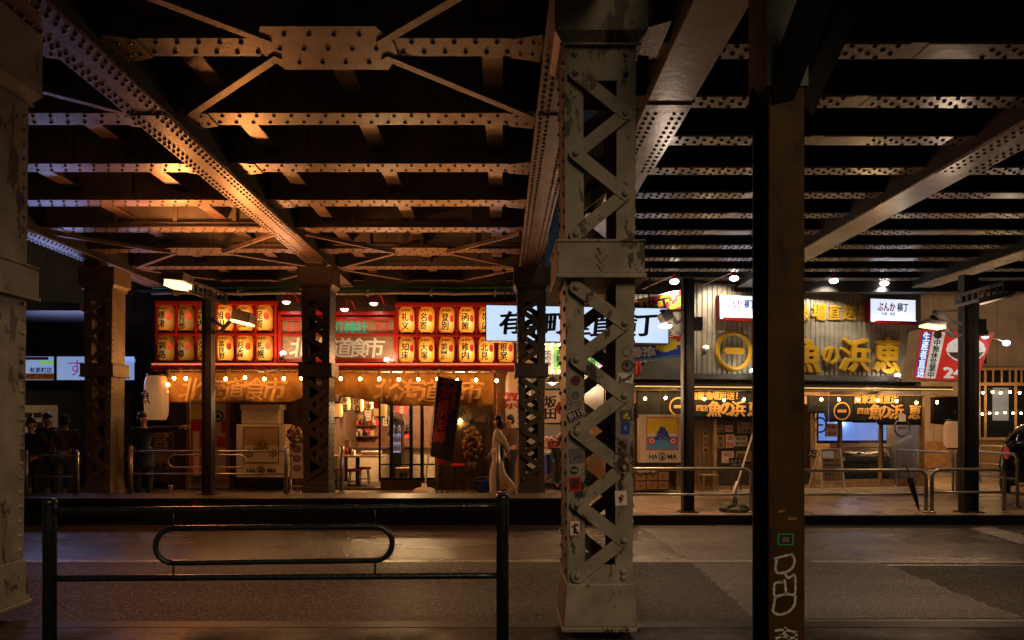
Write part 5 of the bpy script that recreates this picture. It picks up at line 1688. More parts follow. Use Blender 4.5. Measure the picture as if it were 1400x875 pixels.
t = RT('chalk_board', 'small black menu board with white handwriting leaning by the notice wall', 'chalk board', 1008, 640, -.5)
k = RP.k(1008, -.5)
build(MB().box(-11*k, 11*k, 0, .02, 0, 14*k), 'board', 'black', t, True)
build(MB().box(-11*k, 11*k, -.01, .03, 0, .5*k).box(-11*k, 11*k, -.01, .03, 13.5*k, 14*k), 'frame', 'red_paint', t, True)
build(MB().text('おかえり', 0, -.012, 10*k, .085, bold=.01, rot=.08).text('一杯いかが', 0, -.012, 4.8*k, .07, bold=.01, rot=.05), 'lettering', 'cloth_white', t, True)
build(MB().cyl((-.1, .02, 0), (-.12, .06, -.53), .012).cyl((.1, .02, 0), (.12, .06, -.53), .012), 'leg', 'wood_dark', t, True)
for px, w, m_, lab in ((972, 24, 'wood_pale', 'low wooden bench under the notice wall'), (893, 44, 'wood', 'row shelf of wooden drawers under the painted cabinet')):
    t = RT('bench' if px == 972 else 'drawer_unit', lab, 'bench' if px == 972 else 'drawers', px, 671, -.35)
    k = RP.k(px, -.35)
    if px == 972:
        build(MB().box(-12*k, 12*k, 0, .28, 20*k, 22*k), 'seat', m_, t, True)
        for a in (-11, 9.5):
            for b in (0, .24): build(MB().box(a*k, (a+1.5)*k, b, b + .04, 0, 20*k), 'leg', m_, t, True)
    else:
        build(MB().box(-28*k, 24*k, 0, .35, 0, 27*k), 'carcass', 'wood_dark', t, True)
        for i in range(3):
            for j in range(2):
                d_ = build(MB().box((-26 + i*16.5)*k, (-11 + i*16.5)*k, -.02, -.002, (2 + j*12.5)*k, (13 + j*12.5)*k), 'drawer', m_, t, True, bev=.004)
                build(MB().box((-20.5 + i*16.5)*k, (-16.5 + i*16.5)*k, -.035, -.02, (7 + j*12.5)*k, (8 + j*12.5)*k), 'handle', 'black', d_, True)
c2 = cabinet('storage_cabinet', 'cream cabinet with a colourful painted panel above the wooden drawers', 16.2, 875, 936, 567, 636, .35)
t = thing('cloth_bundle', 'crumpled pale cloth lying on the drawers beside the cabinet', 'cloth', (sx(884, 16.15), 16.15, sz(645, 16.15)))
mb = MB(); rr = random.Random(9)
for i in range(9): mb.ell((rr.uniform(-.2, .2), rr.uniform(-.05, .05), rr.uniform(.02, .07)), (rr.uniform(.06, .12), .06, rr.uniform(.03, .06)), 7, 5)
build(mb, 'folds', 'cream', t, True)
# tilted lightbox with the hours
D = 15.9
quad = [(1258.5, 450), (1360, 455), (1335, 522), (1248.5, 519.5)]
def at(u, v):
    (ax, ay), (bx_, by), (cx_, cy), (dx_, dy) = quad
    return (ax*(1-u) + bx_*u)*(1-v) + (dx_*(1-u) + cx_*u)*v, (ay*(1-u) + by*u)*(1-v) + (dy*(1-u) + cy*u)*v
def W2(u, v): a, b = at(u, v); return sx(a, D), sz(b, D)
t = thing('sign', 'tilted red lit sign with blue and white strips and large white numerals', 'lit sign', (sx(1300, D), D, sz(520, D)))
build(MB().prism([W2(0, 0), W2(1, 0), W2(1, 1), W2(0, 1)], D + .004, D + .45), 'case', 'cream', t)
def strip(name, m_, u0, u1, dy=0, v0=.02, v1=.98):
    return build(MB().prism([W2(u0, v0), W2(u1, v0), W2(u1, v1), W2(u0, v1)], D - .004 - dy, D + .003), name, m_, t)
strip('lit_face', 'sign_red', .005, .995); strip('blue_strip', 'sign_blue', .03, .15, .003, .05, .95); strip('white_strip', 'sign_cream', .17, .34, .003, .04, .96)
lb = MB()
for i, ch in enumerate('生産者直送'):
    x, z = W2(.09, .14 + i * .18); lb.text(ch, x, D - .011, z, .19, w=.15, bold=.04, rot=-.03, shear=.1)
build(lb, 'lettering', 'sign_cool', t)
lb = MB()
for i, ch in enumerate('年中無休営業中'):
    x, z = W2(.255, .12 + i * .128); lb.text(ch, x, D - .011, z, .14, bold=.025, rot=-.03, shear=.1)
build(lb, 'lettering', 'ink', t)
lb = MB(); x, z = W2(.60, .83); lb.text('24', x, D - .011, z, .30, w=.42, bold=.05); x, z = W2(.87, .83); lb.text('H', x, D - .011, z, .28, bold=.05)
build(lb, 'lettering', 'sign_cream', t)
lb = MB(); cx_, cz_ = W2(.68, .36)
for rx, rzz, mi, dy in ((.42, .27, 0, .009), (.40, .25, 1, .011)):
    lb.prism([(cx_ + rx * (1 + .02 * math.cos(14 * 2*PI*i/56)) * math.cos(2*PI*i/56), cz_ + rzz * math.sin(2*PI*i/56)) for i in range(56)], D - dy, D - .004, mi)
lb.prism([(cx_ - .385, cz_ - .06), (cx_ + .385, cz_ - .06), (cx_ + .32, cz_ - .145), (cx_ + .18, cz_ - .22), (cx_ - .18, cz_ - .22), (cx_ - .32, cz_ - .145)], D - .0135, D - .011, 4)
rr = random.Random(2)
for i in range(26):
    a = rr.uniform(0, 6.28); q = rr.uniform(.2, .85); lb.box(cx_ + .36*q*math.cos(a), cx_ + .36*q*math.cos(a) + .03, D - .013, D - .011, cz_ + .03 + .15*q*math.sin(a), cz_ + .045 + .15*q*math.sin(a), rr.choice((2, 3)))
lb.box(cx_ - .1, cx_ - .03, D - .014, D - .011, cz_ - .1, cz_ + .18, 4)
build(lb, 'picture', ['sign_cream', 'sign_cream', 'flower', 'ink', 'wood_pale'], t)
for i, (a, b) in enumerate((((1282, 459)), ((1347, 459)))):
    g = thing('gooseneck_lamp', ['brass capped lamp on the white strip of the tilted sign', 'brass capped lamp at the upper right corner of the tilted sign'][i], 'sign lamp', (sx(a, 15.6), 15.6, sz(b, 15.6)))
    build(MB().tube([(0, .2, .16), (0, .05, .18), (0, 0, .1)], .012, 6), 'arm', 'red_paint', g, True)
    build(MB().lathe([(.03, .12), (.06, .10), (.085, 0), (.07, -.02)], n=12), 'shade', 'wood_pale', g, True)
    build(MB().ell((0, 0, -.02), (.065, .065, .045), 10, 6), 'bulb', 'lamp_cool' if i else 'grey', g, True)
g = thing('spotlight', 'bright white spotlight on a thin arm right of the tilted sign', 'spotlight', (sx(1376, 15.6), 15.6, sz(469, 15.6)))
build(MB().ell((0, 0, 0), (.075, .06, .06), 12, 7), 'lens', 'lamp_cool', g, True)
build(MB().tube([(-.45, .15, .15), (-.2, .05, .10), (-.03, .04, .04)], .012, 6).cyl((0, .03, .0), (.03, .15, .06), .055, .04, 10), 'arm', 'cream', g, True)
light('POINT', 'lamp', (sx(1376, 15.6), 15.5, sz(469, 15.6)), 4, (1, .9, .8), .06)
big_lantern('warm cylindrical lantern beside the right thin post', 1306, 594, 16.6, 28, 36, 'lantern_big')
# back street on the right
rbld = thing('street_building', 'pale panelled building with timber framed windows at the right edge', 'building', (15, 21, .15))
build(MB().box(11.9, 40, 21, 21.4, .15, 12), 'wall', 'panel_wall', rbld)
D = 20.9
part('window_frame', 'wood_pale', rbld, (1338, 1410, D, D + .09, 503, 506), (1338, 1410, D, D + .09, 523, 527), (1338, 1410, D, D + .09, 598, 602), *[(x - 1.5, x + 1.5, D + .01, D + .09, 503, 602) for x in (1339, 1347.5, 1389)], *[(x - 1, x + 1, D + .01, D + .09, 503, 526) for x in (1358, 1370, 1381, 1397)])
part('window_glass', 'car_glass', rbld, (1340, 1410, D + .03, D + .05, 506, 523))
part('window_glass', 'car_glass', rbld, (1340, 1410, D + .03, D + .05, 527, 598))
part('lit_reflection', 'sign_violet', rbld, (1356, 1380, D + .02, D + .028, 530, 596)) if 0 else part('reflection_sheet', 'window_reflection', rbld, (1357, 1379, D + .02, D + .028, 530, 575))  # glowing sheet added where the window glass would reflect lit screens
part('dado', 'wood', rbld, (1262, 1410, D + .06, D + .1, 603, 640))
part('cornice', 'beige_wall', rbld, (1255, 1410, D - .2, D + .1, 372, 392))
part('sign_plate', 'white', rbld, (1322, 1336, D - .05, D, 472, 486)) if 0 else None
bulb_string('row of small bulbs along the timber windows of the pale building', [(1344, 537), (1357, 536), (1368, 537), (1381, 536), (1394, 537)], 20.6, 0, 'bulb_white', .03, .1)
bulb_string('lower row of small bulbs across the timber windows', [(1343, 566), (1353, 565), (1363, 565), (1374, 564), (1385, 565), (1396, 565)], 20.6, 0, 'bulb_white', .025, .08)
sgn = thing('sign', 'small dark framed lit panel on the pale building by the tilted sign', 'lit sign', (sx(1341, 20), 20, sz(497, 20)))
part('case', 'black', sgn, (1333, 1349, 20, 20.3, 478, 497)); part('lit_face', 'sign_cool', sgn, (1335, 1344, 19.985, 19.998, 481, 494))
# left dark building with blue signs
lb_ = thing('arch_building', 'dark brick building under the bridge behind the blue lit signs', 'building', (-11, 17.5, .15))
build(MB().box(-40, -8.05, 17.5, 17.7, .15, 12), 'wall', 'dark_wall', lb_)
build(MB().box(-22, -8.6, 17.36, 17.48, 2.55, 2.62).box(-22, -8.6, 17.36, 17.48, 3.28, 3.34), 'cornice', 'black', lb_)
build(MB().box(-9.6, -8.7, 17.42, 17.48, .15, 2.4), 'door', 'wood_dark', lb_)
build(MB().prism([(-12.8, 4.05), (-8.9, 4.05), (-8.9, 4.2), (-12.8, 4.5)], 15.6, 17.4), 'canopy', 'black', lb_)
def s1(mb, y): mb.text('有楽町店', sx(56, 17.2), y, sz(506, 17.2), .13, w=.52, bold=.03)
def s2(mb, y): mb.text('24時間 年中無休', sx(53, 17.2), y, sz(514.5, 17.2), .11, w=.68, bold=.03)
t = litbox('sign', 'small lit sign with pink, green and yellow bands at the left edge', 'lit sign', [(24, 487), (74.5, 487), (74.5, 520), (24, 520)], 17.2, .2, 'sign_violet', 'black', [('blue', s1)])
D = 17.2
part('yellow_band', 'yellow', t, (25, 74, D - .008, D - .0045, 510.5, 519)); build(MB().box(0, .001, 0, .001, 0, .001), 'x', 'black', t) if 0 else None
mb = MB(); s2(mb, D - .010); build(mb, 'lettering', 'red', t)
part('green_band', 'sign_green', t, (54, 74, D - .008, D - .0045, 493, 498)); part('pink_band', 'magenta', t, (25, 66, D - .0085, D - .0045, 488, 492))
def s3(mb, y):
    D = 17.2
    mb.text('す', sx(104, D), y, sz(503, D), .40, bold=.0).text('し', sx(160, D), y, sz(503, D), .38, bold=.0)
    return mb
litbox('sign', 'wide bluish lit sign with thin violet kana behind the yellowish column', 'lit sign', [(77.5, 487), (184.5, 487), (184.5, 520), (77.5, 520)], 17.2, .2, 'sign_violet', 'black', [('sign_magenta', s3)])
light('AREA', 'sign_fill', (sx(110, 17.0), 17.0, 2.95), 45, (.40, .48, 1), 2.4, None, aim((.1, -1, .55)), sizey=.5)  # added unseen light doubling the blue signs, tints the beams above
t = thing('poster', 'faded wall poster with dark dish pictures behind the three people', 'poster', (sx(70, 17.4), 17.4, sz(592, 17.4)))
part('sheet', 'cream', t, (30, 79, 17.4, 17.42, 554, 592))
mb = MB()
for a, b in ((33, 564), (46, 564), (60, 564), (33, 576), (48, 577), (60, 577)): bx(mb, a, a + 11, 17.39, 17.4, b, b + 7)
build(mb, 'picture', 'wood_dark', t)
# ================================================================== lamp posts on the far kerb
def post(label, px, D, wpx, ytop, z0):
    x = sx(px, D); w = wpx * D / F
    t = thing('lamp_post', label, 'lamp post', (x, D, z0))
    H = sz(ytop, D) - z0
    mb = MB().box(-w/2, w/2, -.01, .01, .02, H).box(-w/2, -w/2 + .015, -.09, .09, .02, H).box(w/2 - .015, w/2, -.09, .09, .02, H)
    build(mb, 'post', 'dark_pole', t, True)
    build(MB().box(-w/2 - .06, w/2 + .06, -.14, .14, 0, .02), 'base_plate', 'dark_pole', t, True)
    return t, H
def head(t, p, q, w, h, lit, name='lamp_head', skew=0, dep=.3):
    """box luminaire between two local points, lit underneath"""
    p, q = Vector(p), Vector(q)
    hd = build(MB().bar(p, q, dep, h, (0, 0, 1)), name, 'lamp_grey', t, True, bev=.012)
    d = (q - p); dn = Vector((0, 0, -h / 2 - .012))
    build(MB().bar(p + d * .08 + dn, q - d * .08 + dn, dep * .8, .02, (0, 0, 1)), 'lens', lit, hd, True)
    return hd
def two_bars(mb, a, b, gap, w=.035, hh=.05):
    mb.bar((a[0], a[1], a[2] + gap/2), (b[0], b[1], b[2] + gap/2), w, hh)
    mb.bar((a[0], a[1], a[2] - gap/2), (b[0], b[1], b[2] - gap/2), w, hh)
    return mb
# post by the lanterns: an upper arm with a lit warm head, a lower bracket with a smaller one
D = 12.75
t, H = post('dark lamp post with a lit warm lamp on its upper arm before the red lanterns', 285, D, 13, 400, .44)
k = D / F
def loc(px, py, dy=0): return (sx(px, D + dy) - sx(285, D), dy, sz(py, D + dy) - .44)
am = MB(); a, b = loc(308, 409, -.1), loc(258, 391, -.9)
two_bars(am, a, b, .16)
for i in range(1, 8):
    u = i / 8; am.bar((a[0]+(b[0]-a[0])*u, a[1]+(b[1]-a[1])*u, a[2]+(b[2]-a[2])*u-.08), (a[0]+(b[0]-a[0])*u, a[1]+(b[1]-a[1])*u, a[2]+(b[2]-a[2])*u+.08), .02, .02, (0, 1, 0))
am.bar((a[0], a[1], a[2] - .1), (a[0], a[1], a[2] + .1), .05, .05, (0, 1, 0))
build(am, 'arm', 'lamp_grey', t, True)
hp, hq = Vector(loc(258, 381, -.95)), Vector(loc(228, 378, -.95))
hd = build(MB().bar(hp, hq, .42, .14), 'lamp_head', 'lamp_grey', t, True, bev=.02)
pz = Vector((0, 0, -.075))
build(MB().bar(hp + pz + Vector((-.03, 0, -.05)), hq + pz + Vector((.04, 0, -.05)), .36, .10), 'lens', 'lamp_warm', hd, True)
L0 = Vector((sx(285, D), D, .44)) + (hp + hq) / 2 + Vector((0, -.05, -.3))
light('SPOT', 'street_lamp_light', tuple(L0), 260, (1, .30, .075), .18, None, aim((.5, -.2, -1)), R(150), .8)
light('SPOT', 'ceiling_fill', tuple(L0 + Vector((0, 0, .55))), 180, (1, .32, .075), .15, None, aim((.35, -.1, 1)), R(165), .5)  # added uplight at the lamp head to wash the beams; its lens faces down
bm = MB(); bm.bar(loc(290, 436), loc(303, 446, -.05), .05, .05, (0, 1, 0)); bm.bar(loc(290, 455), loc(305, 452, -.05), .05, .05, (0, 1, 0)); bm.bar(loc(303, 452, -.05), loc(328, 424, -.3), .05, .05, (0, 1, 0)); bm.bar(loc(290, 438, 0), loc(305, 446, 0), .04, .04, (0, 1, 0))
build(bm, 'bracket', 'lamp_grey', t, True)
hd = build(MB().bar(loc(320, 430, -.35), loc(345, 436, -.35), .3, .17), 'lamp_head', 'lamp_grey', t, True, bev=.015)
build(MB().bar(Vector(loc(318, 438.5, -.35)), Vector(loc(345, 444.5, -.35)), .24, .035), 'lens', 'lamp_warm', hd, True)
light('SPOT', 'street_lamp_light', (sx(333, D), D - .4, sz(449, D)), 40, (1, .62, .3), .12, None, aim((.2, -.5, -1)), R(130), .8)
light('SPOT', 'ceiling_fill', (sx(350, D), D - .5, sz(428, D)), 185, (1, .32, .075), .12, None, aim((.3, -.15, 1)), R(165), .5)  # second added uplight, by the lower head, for the orange ceiling wash
# post between the big sign and the corrugated front
D = 12.6
t, H = post('dark lamp post at the left edge of the corrugated cladding', 940, D, 15, 380, .153)
k = D / F
def loc(px, py, dy=0): return (sx(px, D + dy) - sx(940, D), dy, sz(py, D + dy) - .153)
bm = MB(); bm.bar(loc(934, 452), loc(922, 458, -.05), .05, .06, (0, 1, 0)); bm.bar(loc(922, 458, -.05), loc(905, 428, -.3), .05, .06, (0, 1, 0)); bm.bar(loc(934, 436), loc(925, 442, -.05), .05, .05, (0, 1, 0)); bm.bar(loc(925, 442, -.05), loc(914, 424, -.2), .05, .05, (0, 1, 0)); bm.bar(loc(903, 425, -.3), loc(936, 424, -.02), .04, .04, (0, 1, 0))
build(bm, 'bracket', 'lamp_grey', t, True)
hd = build(MB().bar(loc(904, 437, -.35), loc(916, 430, -.35), .34, .19), 'lamp_head', 'lamp_grey', t, True, bev=.015)
build(MB().bar(Vector(loc(903, 445, -.35)), Vector(loc(916, 447, -.35)), .26, .03), 'lens', 'lamp_white', hd, True)
build(MB().box(.1, .24, -.08, .08, sz(452, D) - .153, sz(434, D) - .153), 'junction_box', 'dark_pole', t, True)
light('SPOT', 'street_lamp_light', (sx(908, D), D - .4, sz(452, D)), 400, (1, .54, .26), .15, None, aim((-.5, .25, -1)), R(160), .8)
light('POINT', 'ceiling_fill', (sx(905, D), D - .5, sz(456, D)), 30, (1, .74, .55), .12)  # added fill near the head, brightens the right-hand cross beams
# post at the right with a long tube lamp
D = 12.6
t, H = post('dark lamp post before the tilted red sign at the right', 1324, D, 20, 376, .153)
k = D / F
def loc(px, py, dy=0): return (sx(px, D + dy) - sx(1324, D), dy, sz(py, D + dy) - .153)
am = MB(); a, b = loc(1306, 412, -.1), loc(1372, 394, -.6)
two_bars(am, a, b, .17)
for i in range(0, 9):
    u = i / 8; p_ = [a[j] + (b[j] - a[j]) * u for j in range(3)]
    am.bar((p_[0], p_[1], p_[2] - .09), (p_[0], p_[1], p_[2] + .09), .025, .025, (0, 1, 0))
am.box(loc(1306, 0)[0], loc(1313, 0)[0], -.12, .0, loc(0, 420)[2], loc(0, 402)[2])
build(am, 'arm', 'lamp_grey', t, True)
hd = build(MB().bar(Vector(loc(1338, 413, -.45)), Vector(loc(1388, 400, -.7)), .16, .06), 'lamp_head', 'black', t, True)
build(MB().cyl(Vector(loc(1340, 415.5, -.47)), Vector(loc(1385, 403.5, -.7)), .022, n=8), 'tube', 'cloth_white', hd, True)
bm = MB(); bm.bar(loc(1318, 443), loc(1304, 441, -.05), .05, .06, (0, 1, 0)); bm.bar(loc(1304, 441, -.05), loc(1278, 426, -.3), .05, .06, (0, 1, 0)); bm.bar(loc(1318, 458), loc(1302, 459, -.05), .05, .06, (0, 1, 0)); bm.bar(loc(1302, 459, -.05), loc(1274, 432, -.3), .05, .06, (0, 1, 0)); bm.bar(loc(1276, 427, -.3), loc(1318, 424), .04, .04, (0, 1, 0))
build(bm, 'bracket', 'lamp_grey', t, True)
hd = build(MB().bar(loc(1262, 440, -.3), loc(1287, 444, -.3), .3, .07), 'lamp_head', 'lamp_grey', t, True, bev=.012)
build(MB().bar(Vector(loc(1262, 445, -.3)), Vector(loc(1287, 449, -.3)), .24, .03), 'lens', 'lamp_warm', hd, True)
build(MB().box(.12, .26, -.08, .08, sz(458, D) - .153, sz(437, D) - .153), 'junction_box', 'dark_pole', t, True)
light('SPOT', 'street_lamp_light', (sx(1275, D), D - .4, sz(456, D)), 120, (1, .56, .28), .15, None, aim((-.1, -.3, -1)), R(150), .8)
light('POINT', 'ceiling_fill', (sx(1275, D), D - .5, sz(460, D)), 30, (1, .72, .5), .12)  # same added fill for the cross beams above the right post
# road signs half hidden behind the dark post
t = thing('traffic_sign', 'post with three round road signs half hidden behind the dark steel post', 'road sign', (sx(1047, 13.4), 13.4, .15))
D = 13.4
build(MB().cyl((0, 0, 0), (0, 0, 3.35), .035, n=10), 'pole', 'grey', t, True)
for py, a, b in ((454, 'blue', 'mid_grey'), (481, 'red', 'grey'), (511, 'red', 'blue')):
    z = sz(py, D) - .15; r = 15 * D / F
    m_ = MB()
    for q, y, mi in ((1, -.05, 0), (.8, -.054, 1)):
        m_.prism([(r*q*math.cos(2*PI*i/28), z + r*q*math.sin(2*PI*i/28)) for i in range(28)], y, -.045, mi)
    if py == 511: m_.bar((-r*.55, -.057, z + r*.55), (r*.55, -.057, z - r*.55), .045, .004, (0, 1, 0), 0)
    build(m_, 'sign_disc', [a, b], t, True)

# ================================================================== railings
def arc(c, r, a0, a1, n=6, ax='xz', y=0):
    return [(c[0] + r*math.cos(a0 + (a1-a0)*i/n), y, c[1] + r*math.sin(a0 + (a1-a0)*i/n)) for i in range(n + 1)]
def hoop_rail(label, p, q, h, mid, r, m='rail_steel', z0=.153, rad=.14):
    """two posts and a top bar bent from one tube, with one lower bar"""
    p, q = Vector((p[0], p[1], 0)), Vector((q[0], q[1], 0)); L_ = (q - p).length
    t = thing('guard_rail', label, 'railing', (p.x, p.y, z0), math.atan2(q.y - p.y, q.x - p.x))
    pts = [(0, 0, 0), (0, 0, h - rad)] + arc((rad, h - rad), rad, PI, PI/2)[1:] + arc((L_ - rad, h - rad), rad, PI/2, 0)[0:] + [(L_, 0, 0)]
    build(MB().tube(pts, r, 10), 'hoop', m, t, True)
    build(MB().tube([(0, 0, mid), (L_, 0, mid)], r * .7, 8), 'lower_bar', m, t, True)
    for x in (0, L_): build(MB().lathe([(r * 1.9, 0), (r * 1.9, .02), (r * 1.05, .03)], (x, 0, 0), 12), 'base_collar', m, t, True)
    return t
D = 12.5
hoop_rail('steel hoop railing on the far kerb left of the dark post', (sx(855, D), D), (sx(1027, D), D), sz(641, D) - .153, sz(676, D) - .153, .03)
hoop_rail('steel hoop railing on the far kerb before the sliding doors', (sx(1088, D), D), (sx(1266, D), D), sz(643, D) - .153, sz(676, D) - .153, .03)
hoop_rail('steel hoop railing on the far kerb under the right lamp post', (sx(1274, D), D), (sx(1373, D), D), sz(642, D) - .153, sz(673, D) - .153, .03)
hoop_rail('pinkish hoop railing on the side street beside the warm lantern', (sx(1225, 17.8), 17.8), (sx(1303, 16.0), 16.0), .88, .45, .026, 'rail_steel')
hoop_rail('pale hoop railing on the side street in front of the dark car', (sx(1308, 15.6), 15.6), (sx(1391, 13.4), 13.4), .95, .5, .028, 'rail_steel')
hoop_rail('thin hoop railing along the pale panelled building', (sx(1340, 19), 19), (sx(1378, 18), 18), .95, .5, .026, 'rail_steel')
def panel_rail(label, x0, x1, D, ytop, ybar, loop=None, z0=.44, pw=.038, m='rail_steel'):
    X0, X1 = sx(x0, D), sx(x1, D); c = (X0, D, z0)
    t = thing('guard_rail', label, 'railing', c)
    L_ = X1 - X0; zt = sz(ytop, D) - z0
    for x in (0, L_):
        build(MB().cyl((x, 0, 0), (x, 0, zt + .02), pw, n=12).ell((x, 0, zt + .02), (pw, pw, pw * .7), 12, 6), 'post', m, t, True)
    build(MB().cyl((0, 0, zt - .05), (L_, 0, zt - .05), .018, n=8), 'top_bar', m, t, True)
    build(MB().cyl((0, 0, sz(ybar, D) - z0), (L_, 0, sz(ybar, D) - z0), .016, n=8), 'lower_bar', m, t, True)
    if loop:
        a, b, u, v = loop; xa, xb, za, zb = sx(a, D) - X0, sx(b, D) - X0, sz(v, D) - z0, sz(u, D) - z0
        r = (zb - za) / 2
        pts = arc((xa + r, za + r), r, PI/2, 3*PI/2, 10) + arc((xb - r, za + r), r, -PI/2, PI/2, 10)
        mb = MB().tube(pts, .014, 8, closed=True)
        mb.cyl((xa + r, 0, zb), (xa + r, 0, zt - .05), .008, n=6).cyl((xb - r, 0, zb), (xb - r, 0, zt - .05), .008, n=6)
        build(mb, 'loop_bar', m, t, True)
    return t
panel_rail('steel railing before the pointing man with an oval loop in it', 178.5, 391, 12.9, 613, 648, (230, 336, 622, 639))
panel_rail('steel railing in front of the three people at the left edge', 35, 105, 12.9, 619, 652)
for x, lab in ((466.5, 'lone steel railing post right of the dark column'), (681, 'lone steel railing post in front of the walking woman')):
    X = sx(x, 13.1); t = thing('bollard', lab, 'post', (X, 13.1, .44)); zt = sz(610 if x < 500 else 608, 13.1) - .44
    build(MB().cyl((0, 0, 0), (0, 0, zt), .04, n=14).ell((0, 0, zt), (.04, .04, .03), 12, 6), 'post', 'rail_steel', t, True)
    build(MB().lathe([(.07, 0), (.07, .015), (.042, .03)], n=14), 'base_collar', 'rail_steel', t, True)

# the black railing right in front of the camera
t = thing('guard_rail', 'glossy black railing with an oval loop in the foreground', 'railing', (sx(68, 4.80), 4.80, .15))
P0 = Vector((0, 0, 0)); P1 = Vector((sx(687, 5.0) - sx(68, 4.80), .2, 0))
def on(u): return P0 + (P1 - P0) * u
za = sz(699, 4.8) - .15; zb = sz(692, 5.0) - .15
for u in (0, 1):
    e = on(u); zt = (sz(690, 4.8) if u == 0 else sz(683, 5.0)) - .15
    mb = MB().cyl((e.x, e.y, 0), (e.x, e.y, zt), .042, n=20).lathe([(.042, zt), (.046, zt + .004), (.046, zt + .018), (.038, zt + .034), (.015, zt + .044), (0, zt + .046)], (e.x, e.y, 0), 20)
    build(mb, 'post', 'rail_black', t, True)
    build(MB().lathe([(.075, 0), (.075, .02), (.05, .035)], (e.x, e.y, 0), 16), 'base_collar', 'rail_black', t, True)
def railbar(z0_, z1_, r, name):
    pts = [on(u / 20) + Vector((0, 0, z0_ + (z1_ - z0_) * u / 20)) for u in range(21)]
    build(MB().tube(pts, r, 12), name, 'rail_black', t, True)
railbar(za, zb, .022, 'top_bar')
railbar(sz(791, 4.8) - .15, sz(787, 5.0) - .15, .021, 'lower_bar')
Dm = 4.86
L1, R1 = sx(214, Dm) - sx(68, 4.8), sx(536, Dm + .08) - sx(68, 4.8)
zT, zB = sz(722, Dm) - .15, sz(769.5, Dm) - .15; r = (zT - zB) / 2
lp = arc((L1 + r, zB + r), r, PI/2, 3*PI/2, 12) + arc((R1 - r, zB + r), r, -PI/2, PI/2, 12)
lp = [(x, P1.y * x / P1.x, z) for x, y, z in lp]
build(MB().tube(lp, .0185, 12, closed=True), 'loop_bar', 'rail_black', t, True)
for x in (L1 + r, R1 - r):
    y = P1.y * x / P1.x
    for a, b in ((zT, za), (zB, sz(790, 4.85) - .15)): build(MB().cyl((x, y, a), (x, y, b), .007, n=8), 'tie_rod', 'rail_black', t, True)

# ================================================================== dark steel post at the right, with braces
HX, HD = sx(1076, 4.7), 4.7
t = thing('steel_post', 'tall dark H shaped steel post with white graffiti at the right', 'steel post', (HX, HD, .15))
w = .112; top = sz(118, 4.7) - .15
mb = MB().box(-w, w, 0, .022, 0, top).box(-w, w, .30, .322, 0, top)
build(mb, 'flange', 'brown_pole', t, True, bev=.003)
build(MB().box(-.012, .012, .023, .299, 0, top), 'web', 'brown_pole', t, True)
build(MB().box(-w - .02, w + .02, -.01, .335, top, 4.75 - .15), 'head', 'dark_pole', t, True)
for i in range(0): build(MB().box(-w + .005, w - .005, .024, .298, .9 + i * .9, .915 + i * .9), 'stiffener', 'brown_pole', t, True)
for a, b in (((-.12, .15, top - .15), (.35, .9, 4.78)), ((.12, .15, top - .1), (.75, .5, 4.78)), ((-.05, .1, top - .1), (.2, -1.0, 4.78))):
    build(MB().bar(a, b, .14, .16), 'brace', 'dark_pole', t, True)
build(MB().box(-.7, 1.2, .05, .3, 4.6, 4.79), 'crosshead', 'dark_pole', t, True)
# graffiti and stickers
g = thing('graffiti', 'white spray painted letters stacked down the dark steel post', 'graffiti', (HX, HD - .003, sz(860, HD)))
def gp(px, py): return (sx(px, HD), HD - .0035, sz(py, HD))
strokes = [[(1058, 764), (1072, 760), (1084, 757.5)], [(1083, 758), (1086, 766), (1083, 776), (1074, 782), (1063, 783), (1060, 776), (1062, 763)],
           [(1073, 783), (1077, 790), (1086, 786), (1087, 798), (1086, 812), (1074, 812), (1060, 815), (1058, 806), (1060, 797), (1070, 796)], [(1072, 792), (1074, 804), (1074, 812)],
           [(1060, 815), (1058, 826), (1057, 836), (1066, 840), (1078, 836), (1086, 826), (1087, 813)],
           [(1059, 862), (1073, 861), (1090, 865)], [(1074, 857), (1070, 868), (1060, 873)], [(1072, 866), (1080, 875), (1082, 890)], [(1066, 868), (1078, 872), (1090, 871)], [(1088, 864), (1089, 880)]]
mb = MB()
for s_ in strokes:
    pts = [gp(*q) for q in s_]
    sm = []
    for i in range(len(pts) - 1):
        a0, a1, a2, a3 = pts[max(0, i-1)], pts[i], pts[i+1], pts[min(len(pts)-1, i+2)]
        for j in range(6):
            u = j / 6; sm.append(tuple(.5*(2*a1[c] + (a2[c]-a0[c])*u + (2*a0[c]-5*a1[c]+4*a2[c]-a3[c])*u*u + (3*a1[c]-a0[c]-3*a2[c]+a3[c])*u**3) for c in range(3)))
    sm.append(pts[-1])
    k0_ = len(mb.v)
    for i, p_ in enumerate(sm):
        a = Vector(sm[max(0, i-1)]); b = Vector(sm[min(len(sm)-1, i+1)]); d = (b - a).normalized(); n_ = Vector((-d.z, 0, d.x)) * (.0055 + .003 * abs(math.sin(i * .7)))
        mb.v += [tuple(Vector(p_) + n_), tuple(Vector(p_) - n_)]
    for i in range(len(sm) - 1):
        mb.f.append((k0_ + 2*i, k0_ + 2*i + 1, k0_ + 2*i + 3, k0_ + 2*i + 2)); mb.m.append(0); mb.s.append(False)
build(mb, 'spray_lines', 'graffiti', g)
